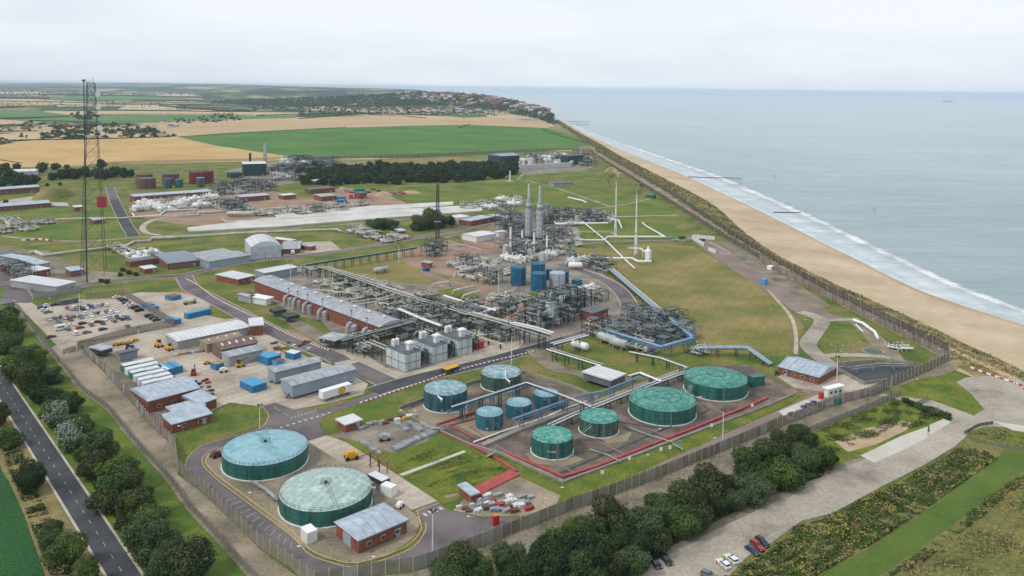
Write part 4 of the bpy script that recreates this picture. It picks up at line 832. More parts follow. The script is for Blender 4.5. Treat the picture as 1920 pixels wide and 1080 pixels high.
building('white_barn', 'pale curved barn among trees at the far left edge', 'barn', (22, 322), (66, 321), (22, 319), 6, 'curve', 2, 'clad_pale', 'roof_white', door=False, seams=False)
building('gatehouse', 'gatehouse with pale flat roof and canopy beside the mast', 'building', (106, 538), (142, 529), (85, 511), 4, 'flat', rmat='roof_white', wall='clad_grey', win=3)
building('security_block', 'long low block with pale blue roof left of the lattice tower', 'building', (70, 496), (93, 492), (30, 473), 4.5, 'gable', 1, 'clad_grey', 'roof_bluegrey')
building('security_block', 'small brick block with white roof next to the gatehouse', 'building', (68, 509), (94, 504), (57, 502), 4.2, 'flat', wall='brick', rmat='roof_white', seams=False)
building('security_block', 'dark roofed shelter at the far left edge', 'shelter', (0, 480), (32, 474), (-30, 465), 4.5, 'gable', 1, 'clad_green', 'roof_dark')
building('security_block', 'blue grey roofed block at the left edge behind the wall', 'building', (10, 498), (40, 492), (-30, 475), 4.5, 'gable', 1, 'brick_dark', 'fascia')
building('brick_hut', 'tiny brick hut with blue grey roof at the foot of the lattice tower', 'hut', (133, 509), (156, 506), (127, 502), 3.4, 'flat', rmat='roof_bluegrey', seams=False, win=2)
building('brick_hut', 'small hut with curved blue roof beside white pipes', 'hut', (176, 413), (196, 411), (175, 409), 3.6, 'curve', 1.2, 'brick_dark')
building('brick_hut', 'small red brick hut with white roof beside the crimson screen', 'hut', (140, 389), (155, 388), (139, 386), 4, 'flat', rmat='roof_white', seams=False, wall='brick_dark')
building('brick_store', 'long red brick range near the dark wood', 'store', (582, 356), (628, 352), (582, 353), 5, 'flat', rmat='roof_dark', seams=False, wall='brick')
building('brick_store', 'red brick block beside blue cabins', 'store', (603, 369), (630, 367), (600, 364), 5, 'flat', rmat='roof_grey', seams=False, wall='brick')
building('brick_store', 'tiny red brick block with its flat top beside the spoil heap', 'store', (673, 363), (688, 362), (672, 360), 6, 'flat', rmat='roof_dark', seams=False, wall='brick')
building('brick_store', 'brick hut with blue grey roof at the edge of the wood', 'store', (590, 340), (607, 338), (588, 337), 4.5, 'gable', 1.5, 'brick_dark', 'roof_bluegrey', seams=False)
building('brick_store', 'brick hut with white roof and yellow green lean-to', 'store', (532, 367), (555, 365), (531, 364), 4.5, 'flat', wall='brick_dark', rmat='roof_white', seams=False)
building('grey_store', 'low grey range ringed by a bank in the northern lawn', 'store', (1038, 344), (1074, 343), (1038, 341), 3.5, 'flat', wall='clad_grey', rmat='roof_dark', seams=False, win=6)
building('white_container', 'white windowless cabin on the lawn beside the compressor hall', 'cabin', (499, 562), (512, 558), (480, 553), 3.4, 'flat', wall='white_paint', rmat='white_plain', seams=False)
building('grey_cabin', 'weathered grey cabin behind the white windowless cabin', 'cabin', (470, 558), (478, 556), (456, 550), 3.4, 'flat', wall='clad_grey', rmat='roof_grey', seams=False)
building('white_kiosk', 'small white kiosk beside blue drums next to the mint tank', 'kiosk', (576, 1003), (595, 996), (561, 992), 2.8, 'flat', wall='white_paint', rmat='white_plain', seams=False, door=False, ov=.05)
building('green_cabin', 'dark green metal cabin beside the wide green tank', 'cabin', (1412, 710), (1434, 707), (1409, 704), 3.8, 'flat', wall='tank_green', rmat='tank_green', seams=False, door=False, ov=.05)
building('canopy_shed', 'small steel shelter with grey roof at the end of the brick hall', 'shelter', (628, 640), (652, 630), (610, 630), 4.2, 'flat', wall='dark_steel', rmat='roof_grey', seams=False, zb=2.2, door=False)
building('lean_to', 'pale flat canopy beside the perimeter wall', 'shelter', (190, 658), (211, 652), (172, 651), 3.2, 'flat', wall='dark_steel', rmat='roof_grey', seams=False, zb=1.5, door=False)
building('block_shed', 'dark panelled wall enclosure beside the portable cabins', 'enclosure', (225, 664), (258, 657), (219, 661), 3.4, 'flat', wall='fascia', rmat='roof_dark', seams=False, door=False)
# ------------------------------------------------------------------ vegetation
def leafmat(name, c1, c2):
    m = mat(name, c1, c2, .9, .75, fine=.25, fscale=4.0, spec=.25); return m
leafmat('leaf_dark', (.016, .036, .009), (.034, .064, .015)); leafmat('leaf_mid', (.034, .070, .013), (.062, .110, .022)); leafmat('leaf_light', (.075, .125, .020), (.12, .17, .034))
leafmat('leaf_olive', (.06, .07, .02), (.10, .10, .03)); leafmat('leaf_silver', (.20, .25, .18), (.28, .33, .25)); leafmat('leaf_black', (.010, .024, .010), (.020, .040, .014)); leafmat('leaf_grey', (.055, .085, .035), (.09, .125, .05)); leafmat('leaf_far', (.018, .042, .016), (.034, .062, .022))
leafmat('straw', (.22, .17, .07), (.32, .26, .12)); leafmat('ragwort', (.45, .36, .02), (.55, .44, .03))
def quads_mesh(name, C_, Nn, S_, mi, mats, asp=1.6):
    """C_: centres, Nn: normals, S_: sizes -> mesh of leaf quads"""
    n = len(C_); rng = np.random.default_rng(len(C_))
    r_ = rng.normal(size=(n, 3)); t = np.cross(Nn, r_); t /= np.linalg.norm(t, axis=1)[:, None] + 1e-9; b = np.cross(Nn, t)
    a = S_[:, None] * .5; V = np.stack([C_ - t * a * asp - b * a * .2, C_ - b * a, C_ + t * a * asp + b * a * .1, C_ + b * a], 1).reshape(-1, 3)
    me = bpy.data.meshes.new(name); me.vertices.add(4 * n); me.vertices.foreach_set('co', V.astype(np.float32).ravel())
    me.loops.add(4 * n); me.loops.foreach_set('vertex_index', np.arange(4 * n, dtype=np.int32)); me.polygons.add(n)
    me.polygons.foreach_set('loop_start', np.arange(0, 4 * n, 4, dtype=np.int32)); me.polygons.foreach_set('loop_total', np.full(n, 4, dtype=np.int32))
    for m_ in mats: me.materials.append(A(m_))
    me.polygons.foreach_set('material_index', mi.astype(np.int32)); me.update(calc_edges=True); return me
def crown(seed, n, leaf, mats, lobes=11, flat=.8, low=.15):
    """unit crown: radius about 1, bottom at z=low, top about 1.7"""
    rng = np.random.default_rng(seed); L_ = []
    for i in range(lobes):
        q = rng.uniform(0, 6.28); rr = rng.uniform(.1, .68) ** .8; zz = rng.uniform(low + .25, 1.25) if i > 2 else rng.uniform(.9, 1.3)
        rad = rng.uniform(.22, .50) * (1 - .25 * max(0, zz - .9)); L_.append((rr * math.cos(q) * (1 - .35 * max(0, zz - .8)), rr * math.sin(q) * (1 - .35 * max(0, zz - .8)), zz, rad))
    L_.append((0, 0, .75, .62)); L_.append((0, 0, .5, .55))
    Lm = np.array(L_); C_ = []; Nn = []; M_ = []
    per = n // len(L_)
    for i, (x, y, z, r_) in enumerate(L_):
        k = int(per * (r_ / .42) ** 2); v = rng.normal(size=(k, 3)); v /= np.linalg.norm(v, axis=1)[:, None]
        wob = 1 + .16 * np.sin(v[:, 0] * 7 + i) * np.cos(v[:, 1] * 6 - i) + .12 * np.sin(v[:, 2] * 13 + 2 * i) + .10 * np.sin(v[:, 0] * 17 + v[:, 1] * 15) + rng.normal(size=k) * .11
        p = np.stack([x + v[:, 0] * r_ * wob, y + v[:, 1] * r_ * wob, z + v[:, 2] * r_ * wob * flat], 1)
        inside = np.zeros(k, bool)
        for j, (x2, y2, z2, r2) in enumerate(L_):
            if j != i: inside |= ((p[:, 0] - x2) ** 2 + (p[:, 1] - y2) ** 2 + ((p[:, 2] - z2) / flat) ** 2) < (r2 * .86) ** 2
        keep = ~inside | (rng.uniform(size=k) < .08); p = p[keep]; v = v[keep]
        nn = v * 1.0 + rng.normal(size=v.shape) * .55; nn[:, 2] += .25; nn /= np.linalg.norm(nn, axis=1)[:, None]
        C_.append(p); Nn.append(nn); base = rng.integers(0, len(mats)); mm = np.where(rng.uniform(size=len(p)) < .68, base, rng.integers(0, len(mats), size=len(p))); M_.append(mm)
    C_ = np.concatenate(C_); Nn = np.concatenate(Nn); M_ = np.concatenate(M_); S_ = rng.uniform(.7, 1.3, len(C_)) * leaf
    return quads_mesh('crown', C_, Nn, S_, M_, mats)
def trunk_mesh(seed):
    rnd = random.Random(seed); mb = MB(); mb.tube([(0, 0, -.1), (.02, 0, .3), (0, .03, .8)], [.075, .06, .035], 6)
    for i in range(5):
        q = i * 1.26 + rnd.random(); mb.tube([(0, 0, .25 + .08 * i), (.25 * math.cos(q), .25 * math.sin(q), .5 + .08 * i), (.5 * math.cos(q), .5 * math.sin(q), .75 + .1 * i)], [.035, .022, .01], 5)
    return mb.mesh('trunk', 'bark')
TR = {
 'near': [(crown(10 + i, 15000, .062, ms, 11 + i), trunk_mesh(i)) for i, ms in enumerate([['leaf_dark', 'leaf_mid', 'leaf_dark', 'leaf_light'], ['leaf_mid', 'leaf_mid', 'leaf_light'], ['leaf_black', 'leaf_dark', 'leaf_dark'], ['leaf_grey', 'leaf_mid', 'leaf_grey'], ['leaf_dark', 'leaf_olive', 'leaf_mid'], ['leaf_black', 'leaf_black', 'leaf_olive', 'leaf_dark'], ['leaf_light', 'leaf_mid', 'leaf_mid', 'leaf_light']])],
 'silver': [(crown(30 + i, 9000, .08, ['leaf_silver', 'leaf_silver', 'leaf_mid', 'leaf_olive'], 12), trunk_mesh(i + 7)) for i in range(2)],
 'far': [(crown(50 + i, 1500, .15, ms, 8), trunk_mesh(i + 20)) for i, ms in enumerate([['leaf_far', 'leaf_dark'], ['leaf_far', 'leaf_far', 'leaf_mid'], ['leaf_dark', 'leaf_far', 'leaf_olive']])],
}
rt = random.Random(5)
def tree(px, py, rpx, kind='near', base='', group=None, share=False, var=None, name='tree', sq=1.0):
    """crown centre at pixel (px,py), crown radius rpx pixels"""
    hc = 3.0
    for _ in range(4):
        c = P(px, py, hc); r = rpx * depth(c) / F; hc = .85 * r * sq
    T_ = TR[kind]; cm, tm = T_[rt.randrange(len(T_)) if var is None else var % len(T_)]
    t = thing(name, (c.x, c.y, 0), base, 'tree', group, share, rz=rt.uniform(0, 6.28)); t.scale = (r * rt.uniform(.94, 1.06), r * rt.uniform(.94, 1.06), r * sq * rt.uniform(.82, 1.22))
    t['_c'] = (c.x, c.y, hc)
    link('crown', cm, t); link('trunk', tm, t); return t
left_row = [(-8, 600, 26), (12, 612, 26), (20, 640, 30), (45, 662, 24), (32, 690, 28), (68, 668, 24), (58, 712, 26), (92, 700, 26), (75, 738, 24), (104, 745, 28), (132, 750, 24), (98, 760, 22), (156, 790, 26), (186, 834, 27), (176, 872, 34), (222, 882, 36), (236, 912, 32), (208, 925, 36), (258, 941, 32), (245, 966, 32), (278, 975, 38), (270, 1010, 36), (315, 1022, 32), (346, 1050, 38), (300, 1062, 30), (150, 812, 20), (160, 845, 22), (20, 590, 18)]
for x, y, r in left_row: tree(x, y, r * rt.uniform(.8, 1.2), 'near', 'dark rounded verge tree', 'trees along the public road verge')
for x, y, r in ((104, 778, 29), (133, 815, 32)): tree(x, y, r, 'silver', 'silvery grey leaved verge tree', 'trees along the public road verge')
for x, y, r in ((16, 819, 26), (60, 894, 29), (126, 1026, 38), (163, 1074, 30), (92, 1010, 22), (102, 990, 20), (-5, 780, 22)): tree(x, y, r, 'near', 'dark tree beside crop field', 'trees on the field side of the public road')
front_belt = [(872, 1062, 38), (905, 1078, 30), (952, 1050, 30), (985, 1075, 26), (1027, 1037, 42), (1095, 1037, 45), (1130, 1030, 38), (1160, 972, 36), (1108, 998, 33), (1068, 1008, 30), (1177, 1012, 38), (1217, 985, 36), (1232, 942, 30), (1035, 1068, 34), (1085, 1075, 36), (1190, 1050, 30), (1231, 1000, 34), (1285, 946, 36), (1306, 966, 34), (1330, 914, 34), (1366, 908, 30), (1405, 868, 34), (1409, 912, 34), (1461, 845, 30), (1473, 888, 36), (1516, 859, 36), (1492, 818, 24), (1546, 860, 24), (1445, 852, 28), (1279, 980, 32), (1350, 945, 30), (1380, 935, 28), (1440, 900, 30), (840, 1085, 30), (1520, 830, 20), (1145, 1060, 30), (1250, 965, 30)]
for x, y, r in front_belt: tree(x + rt.uniform(-5, 5), y - 3, r * rt.uniform(.85, 1.3), 'near', 'bushy dark tree in belt', 'tree belt beside the concrete parking area')
# trees inside and around the site
for x, y, r in ((700, 419, 15), (716, 417, 14), (735, 420, 13), (790, 414, 20), (806, 408, 22), (826, 412, 18), (780, 421, 13), (843, 413, 10)): tree(x, y, r, 'near', 'dark rounded tree in clump', 'clumps of dark trees in the middle of the site')
for x, y, r in ((99, 328, 11), (115, 325, 12), (128, 323, 13), (143, 325, 12), (182, 325, 12), (195, 328, 11), (217, 322, 11), (232, 324, 11), (246, 324, 9), (78, 312, 13), (103, 310, 10), (125, 312, 6), (32, 312, 8), (10, 312, 12), (20, 330, 14), (40, 335, 12), (5, 338, 14), (55, 338, 14), (66, 334, 10), (188, 308, 10), (205, 325, 10), (160, 322, 12), (30, 343, 12), (-6, 325, 12), (10, 380, 6), (113, 345, 4), (88, 346, 4)):
    tree(x, y, r, 'far', 'rounded dark tree', 'scattered trees on the western edge of the site')
for x, y, r in ((190, 525, 9), (200, 527, 9), (230, 505, 8), (242, 510, 9), (255, 513, 9), (225, 515, 7)): tree(x, y, r * .8, 'far', 'low green shrub beside the footpath', 'shrubs near the lattice tower', name='shrub', sq=.7)
for i in range(9): tree(1700 + i * 9 + rt.uniform(-4, 4), 755 + i * 3 + rt.uniform(-5, 5), 9, 'near', 'low dark bush on scrubby plot', 'bushes beside the turning area', name='bush', sq=.6)
# the dark wood north of the site: individual trees
_t = ['', 'twenty ', 'thirty ']
ONUM = ['first', 'second', 'third', 'fourth', 'fifth', 'sixth', 'seventh', 'eighth', 'ninth', 'tenth', 'eleventh', 'twelfth', 'thirteenth', 'fourteenth', 'fifteenth', 'sixteenth', 'seventeenth', 'eighteenth', 'nineteenth', 'twentieth'] + ['twenty-' + q for q in ('first', 'second', 'third', 'fourth', 'fifth', 'sixth', 'seventh', 'eighth', 'ninth')] + ['thirtieth', 'thirty-first', 'thirty-second', 'thirty-third']
rows = [(0, 342), (1, 335), (2, 328), (3, 322), (4, 317)]
k_ = 0
for r_, y0 in rows:
    n = 33
    for i in range(n):
        u = (i + rt.uniform(-.35, .35) + .5 * (r_ % 2)) / n; x = 562 + u * 408; yy = y0 - u * (12 if r_ < 3 else 5) + rt.uniform(-1.5, 1.5) - (2 if x > 900 else 0)
        if r_ == 0 and (x > 960 or x < 600 and rt.random() < .3): continue
        tree(x, yy - 3, rt.uniform(8, 12.5), 'far', 'dark tree of the dense northern wood, %s row of depth, %s from the left' % (['front', 'second', 'middle', 'fourth', 'back'][r_], ONUM[i]), 'trees of the dark wood'); k_ += 1
# hedges, copses and far woods: masses nobody could count
def mass(name, base, lines, seed, mats=('leaf_far', 'leaf_dark', 'leaf_far'), zb=0.0, quad=1.0):
    rng = np.random.default_rng(seed); CC, NN, SS, MM = [], [], [], []
    for pts, rpx, dens in lines:
        W = [P(x, y, zb) for x, y in pts]
        for a, b in zip(W[:-1], W[1:]):
            dm = (depth(a) + depth(b)) / 2; r = rpx * dm / F; ln = (b - a).length; n = max(1, int(ln / r * dens))
            for i in range(n):
                t = rng.uniform(); c = a.lerp(b, t); r2 = r * rng.uniform(.6, 1.25); k = 34
                v = rng.normal(size=(k, 3)); v /= np.linalg.norm(v, axis=1)[:, None]; v[:, 2] = np.abs(v[:, 2])
                CC.append(np.array([c.x + rng.normal() * r * .5, c.y + rng.normal() * r * .5, zb]) + v * np.array([r2, r2, r2 * 1.1]) * rng.uniform(.7, 1.05, (k, 1))); nn = v + rng.normal(size=v.shape) * .3; NN.append(nn / np.linalg.norm(nn, axis=1)[:, None])
                SS.append(np.full(k, r2 * .62 * quad)); MM.append(np.full(k, rng.integers(0, len(mats))))
    if not CC: return
    me = quads_mesh(name, np.concatenate(CC), np.concatenate(NN), np.concatenate(SS), np.concatenate(MM), mats, 1.2); return stuff(name, me, base, 'woodland')
head_trees = []
def area(poly, rpx, n, seed):
    rng = random.Random(seed); xs = [p[0] for p in poly]; ys = [p[1] for p in poly]; out_ = []
    def ins(x, y):
        c = False; j = len(poly) - 1
        for i in range(len(poly)):
            if (poly[i][1] > y) != (poly[j][1] > y) and x < (poly[j][0] - poly[i][0]) * (y - poly[i][1]) / (poly[j][1] - poly[i][1]) + poly[i][0]: c = not c
            j = i
        return c
    while len(out_) < n:
        x, y = rng.uniform(min(xs), max(xs)), rng.uniform(min(ys), max(ys))
        if ins(x, y): out_.append(([(x, y), (x + .6, y)], rpx, 1.0))
    return out_
HL = [([(0, 190), (120, 192), (260, 196)], 1.2, 2), ([(250, 188), (360, 190), (470, 193)], 1.5, 3), ([(0, 178), (120, 178), (300, 181), (420, 184)], 1.2, 3), ([(560, 223), (640, 217)], 1.2, 2), ([(190, 207), (300, 207), (400, 210), (470, 210)], 1.0, 1.6), ([(0, 247), (70, 246)], 1.5, 3), ([(60, 262), (0, 264)], 1.2, 3), ([(480, 217), (620, 213), (700, 214)], 1.4, 2.5), ([(0, 267), (60, 263), (120, 262), (220, 260), (320, 257)], 1.6, 3), ([(333, 257), (400, 252), (520, 245), (650, 239)], .7, 2), ([(0, 222), (60, 221), (128, 219)], 1.2, 2.5), ([(35, 237), (60, 226), (190, 230)], 1.2, 2),
      ([(0, 203), (45, 201)], 2, 3), ([(80, 206), (105, 207)], 1.3, 3), ([(0, 184), (90, 186)], 2, 3), ([(200, 196), (300, 195), (480, 208)], 1.0, 1.4), ([(190, 215), (300, 214), (380, 214), (475, 216)], .8, 1.2),
      ([(300, 199), (420, 208), (470, 209)], 2.0, 3), ([(560, 216), (700, 216), (760, 218), (800, 222)], 1.0, 1.5), ([(625, 212), (690, 214), (715, 217)], 1.2, 2), ([(860, 240), (880, 234)], 1.0, 1), ([(1015, 242), (1060, 258), (1100, 268)], .6, 1), ([(0, 300), (40, 306)], 1, 1)]
mass('hedgerow', 'dark hedgerows and tree lines dividing the distant fields', HL, 3)
WL = area([(70, 262), (80, 245), (140, 238), (230, 232), (280, 240), (322, 252), (320, 258), (220, 260), (120, 262)], 4.5, 150, 1) + area([(0, 236), (50, 230), (110, 232), (180, 235), (250, 233), (240, 240), (110, 243), (60, 245), (0, 247)], 3.0, 90, 2) + area([(130, 225), (135, 212), (185, 212), (186, 224)], 4.5, 26, 3) + area([(0, 270), (0, 261), (20, 260), (18, 270)], 3, 8, 4) + area([(36, 258), (38, 250), (54, 251), (52, 259)], 3, 6, 14) \
  + area([(320, 230), (330, 222), (365, 225), (364, 231)], 2.5, 16, 5) + area([(370, 230), (372, 220), (450, 218), (455, 226), (400, 230)], 2.8, 40, 6) + area([(400, 222), (400, 214), (440, 213), (455, 222)], 2.6, 20, 7)
mass('woodland', 'dark copses and hedged gardens around the farm cottages', WL, 5)
W2 = area([(460, 200), (480, 190), (560, 182), (640, 186), (700, 190), (760, 192), (800, 188), (860, 190), (900, 196), (960, 205), (1000, 212), (960, 212), (880, 214), (800, 216), (700, 213), (640, 216), (560, 210), (480, 208)], 2.3, 950, 8) + area([(370, 180), (400, 172), (440, 172), (455, 180), (430, 184), (380, 184)], 2.0, 90, 9) + area([(530, 190), (560, 180), (690, 180), (720, 186), (640, 190)], 2.0, 150, 10) + area([(640, 205), (700, 200), (1000, 212), (1035, 224), (1000, 222), (900, 216), (700, 214)], 1.6, 160, 11)
mass('woodland', 'dark distant woods around the seaside village', W2, 6)
W3 = area([(0, 183), (0, 168), (200, 168), (400, 169), (600, 172), (780, 174), (800, 178), (600, 180), (400, 178), (200, 180)], 1.5, 900, 12) + area([(0, 200), (0, 188), (400, 188), (480, 196), (420, 206)], 1.3, 260, 13)
mass('woodland', 'faint far woods and hedges near the horizon', W3, 7)
# hills on the skyline
def hills(name, base, pts, zdip, m_, seed):
    rng = random.Random(seed); mb = MB(); n = len(pts); W = []
    for (x, y, D) in pts:        # crest shows at pixel (x,y) at distance D
        d = ray(x, y); t = D / d.dot(fwd); W.append(Vector((d.x * t, d.y * t, max(8, H0 + d.z * t))))
    W = [Vector(q) for q in smooth_line([tuple(v) for v in W], 8)]; n = len(W)
    rows_ = ((.86, 0), (.90, .4), (.95, .8), (1.0, 1), (1.1, .6), (1.2, 0))
    for k, hh in rows_:
        for p in W: mb.v.append((p.x * k, p.y * k, p.z * hh * (rng.uniform(.92, 1.06) if 0 < hh < 1 else 1) - (1 if hh == 0 else 0)))
    for r_ in range(len(rows_) - 1):
        for i in range(n - 1): mb.f.append((r_ * n + i, r_ * n + i + 1, (r_ + 1) * n + i + 1, (r_ + 1) * n + i)); mb.m.append(0)
    return struct(name, mb.mesh(name, m_, True))
mat('hill_cover', (.018, .042, .030), (.36, .29, .17), .0016, .95, detail=9, lo=.47, hi=.62, c3=(.07, .12, .045), c3pos=.55)
hills('hills', '', [(-120, 157, 19000), (60, 155.5, 20000), (150, 156, 20000), (260, 155.5, 20000), (360, 157, 19000), (430, 158, 17500), (520, 161, 16000), (620, 163.5, 14500), (720, 166, 13000), (790, 168.5, 12000)], 0, 'hill_cover', 1)
hills('hills', '', [(-120, 160, 12000), (0, 159.5, 12000), (180, 162, 12000), (340, 160.5, 11500), (430, 161.5, 11500), (560, 164, 10500), (700, 167, 10500), (780, 169.5, 10500)], 0, 'hill_cover', 2)
hills('hills', '', [(380, 174, 7600), (420, 168, 7800), (520, 165.5, 8200), (600, 167.5, 8300), (650, 171, 8300)], 0, 'hill_cover', 3)
mat('headland_cover', (.02, .045, .02), (.36, .28, .17), .004, .95, detail=8, lo=.5, hi=.64, c3=(.10, .11, .05), c3pos=.56)
HLD = [(380, 189, 6000), (470, 186, 5800), (560, 184, 5600), (640, 181, 5500), (700, 177.5, 5400), (745, 174.5, 5350), (795, 172, 5300), (845, 174, 5200), (895, 177, 5000), (950, 186, 4500), (990, 195, 4000), (1020, 204, 3500), (1040, 214, 3100)]
hills('hills', '', HLD, 0, 'headland_cover', 4)
hc_ = []
for (x, y, D) in HLD: d = ray(x, y); t = D / d.dot(fwd); hc_.append((x, D, H0 + d.z * t))
def on_headland(x, y):
    """where the sight line through (x,y) meets the headland slope"""
    D = float(np.interp(x, [q[0] for q in hc_], [q[1] for q in hc_])); Z = float(np.interp(x, [q[0] for q in hc_], [q[2] for q in hc_])); d = ray(x, y)
    for k in range(60):
        s_ = .86 + .14 * k / 60; t = D * s_ / d.dot(fwd); z = H0 + d.z * t; hh = float(np.interp(s_, [.86, .90, .95, 1.0], [0, .4, .8, 1])) * Z
        if z <= hh: return Vector((d.x * t, d.y * t, hh))
    return None
# scrub, weeds and dune grass
def inpoly(poly, n, seed):
    rng = np.random.default_rng(seed); W = np.array([tuple(P(x, y))[:2] for x, y in poly]); lo, hi = W.min(0), W.max(0); out_ = np.zeros((0, 2))
    while len(out_) < n:
        p = rng.uniform(lo, hi, (n * 2, 2)); ins = np.zeros(len(p), bool); j = len(W) - 1
        for i in range(len(W)):
            c = ((W[i, 1] > p[:, 1]) != (W[j, 1] > p[:, 1])) & (p[:, 0] < (W[j, 0] - W[i, 0]) * (p[:, 1] - W[i, 1]) / (W[j, 1] - W[i, 1] + 1e-12) + W[i, 0]); ins ^= c; j = i
        out_ = np.concatenate([out_, p[ins]])
    return out_[:n]
def scrub(name, base, poly, n, size, height, mats, seed, clump=.25, z0=0.0, thr=.5):
    p = inpoly(poly, n, seed); rng = np.random.default_rng(seed + 1)
    wx = p[:, 0] + 5 * np.sin(p[:, 1] * .13 + seed); wy = p[:, 1] + 5 * np.sin(p[:, 0] * .11); f = np.sin(wx * clump + seed) * np.cos(wy * clump * 1.3 + seed) + .35 * np.sin(wx * clump * 2.7) * np.cos(wy * clump * 3.1) + .35 * np.sin(wx * .9 - wy * 1.1); f = (f + 1.6) / 3.2
    keep = f > thr * rng.uniform(.6, 1.4, n); p = p[keep]; f = f[keep]; n = len(p)
    z = z0 + rng.uniform(.1, 1, n) * height * np.clip(f * 1.6 - .4, .15, 1); C_ = np.column_stack([p, z]); v = rng.normal(size=(n, 3)); v[:, 2] = np.abs(v[:, 2]) + .8; v /= np.linalg.norm(v, axis=1)[:, None]
    cell = (np.floor(p[:, 0] * .35) * 7 + np.floor(p[:, 1] * .35) * 13).astype(int) % len(mats); cm = [i for i, q in enumerate(mats) if q != 'ragwort']; cx_, cy_ = np.floor(p[:, 0] * .4 + .8 * np.sin(p[:, 1] * .5)).astype(int), np.floor(p[:, 1] * .4 + .8 * np.sin(p[:, 0] * .6)).astype(int); cell = np.array(cm)[np.abs((cx_ * 73856093) ^ (cy_ * 19349663)) % len(cm)]; mi = np.where(rng.uniform(size=n) < .55, cell, np.array(cm)[rng.integers(0, len(cm), n)])
    if 'ragwort' in mats: g2 = np.sin(p[:, 0] * .21 + 1) * np.sin(p[:, 1] * .17 + 2) + .5 * np.sin(p[:, 0] * .6) * np.sin(p[:, 1] * .7); mi = np.where(rng.uniform(size=n) < np.where(g2 > .5, .09, .006), mats.index('ragwort'), mi)
    return stuff(name, quads_mesh(name, C_, v, rng.uniform(.6, 1.4, n) * size, mi, mats), base, 'scrub')
scrub('scrub', 'tall weedy scrub with yellow ragwort between the parking road and the mown strip', [(1345, 1100), (1400, 1062), (1440, 1040), (1504, 985), (1570, 966), (1650, 926), (1734, 882), (1790, 845), (1850, 850), (1870, 862), (1840, 880), (1750, 945), (1640, 1018), (1530, 1080), (1480, 1120)], 60000, .42, 2.0, ['leaf_mid', 'leaf_olive', 'straw', 'leaf_light', 'leaf_olive', 'leaf_mid', 'leaf_mid', 'leaf_light', 'straw', 'ragwort'], 21, .32, thr=.2)
scrub('scrub', 'dense weeds along the edge of the brown meadow', [(1640, 1100), (1750, 1015), (1850, 935), (1925, 885), (1935, 892), (1860, 955), (1760, 1030), (1680, 1100)], 12000, .35, 1.0, ['leaf_mid', 'straw', 'leaf_olive', 'leaf_light'], 22, .5)
scrub('scrub', 'weeds and flowers on the abandoned plot', [(1480, 835), (1520, 815), (1620, 772), (1680, 754), (1760, 765), (1785, 778), (1740, 796), (1640, 822), (1560, 850)], 22000, .32, .9, ['leaf_mid', 'leaf_light', 'ragwort', 'leaf_olive', 'leaf_dark'], 23, .35, thr=.55)
scrub('scrub', 'rough hedge bank beside the public road', [(0, 800), (30, 830), (60, 905), (100, 985), (135, 1080), (95, 1080), (60, 990), (35, 920), (10, 870)], 26000, .4, 1.7, ['leaf_mid', 'leaf_dark', 'leaf_olive', 'straw'], 24, .25, thr=.45)
scrub('scrub', 'dry grass and weeds on the meadow', [(1650, 1110), (1760, 1035), (1930, 892), (2100, 900), (2100, 1140)], 26000, .35, .5, ['straw', 'leaf_olive', 'straw', 'leaf_light'], 25, .2, thr=.6)
scrub('scrub', 'yellow flowers in the fenced corner of the turning area', [(1820, 815), (1860, 803), (1990, 826), (1985, 838), (1880, 832)], 7000, .3, .6, ['leaf_light', 'ragwort', 'leaf_olive', 'straw'], 26, .5, thr=.3)
scrub('weeds', 'rank weeds in the garden plot behind the scrap yard', [(735, 882), (800, 842), (868, 838), (960, 884), (892, 918), (830, 928)], 14000, .3, .5, ['leaf_light', 'leaf_mid', 'ragwort', 'leaf_light', 'leaf_light'], 27, .3, thr=.62)
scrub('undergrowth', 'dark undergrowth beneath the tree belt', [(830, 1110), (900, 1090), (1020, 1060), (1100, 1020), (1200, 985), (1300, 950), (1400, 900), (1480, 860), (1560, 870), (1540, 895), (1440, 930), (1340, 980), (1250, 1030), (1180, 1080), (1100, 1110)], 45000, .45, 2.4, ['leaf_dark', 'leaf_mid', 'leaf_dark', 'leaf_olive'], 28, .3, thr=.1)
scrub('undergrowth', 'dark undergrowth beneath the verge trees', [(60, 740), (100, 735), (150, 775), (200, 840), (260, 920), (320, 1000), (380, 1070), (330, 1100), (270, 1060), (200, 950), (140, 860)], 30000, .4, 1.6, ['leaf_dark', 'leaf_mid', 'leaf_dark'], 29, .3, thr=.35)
dl = list(zip(cliff, foot))
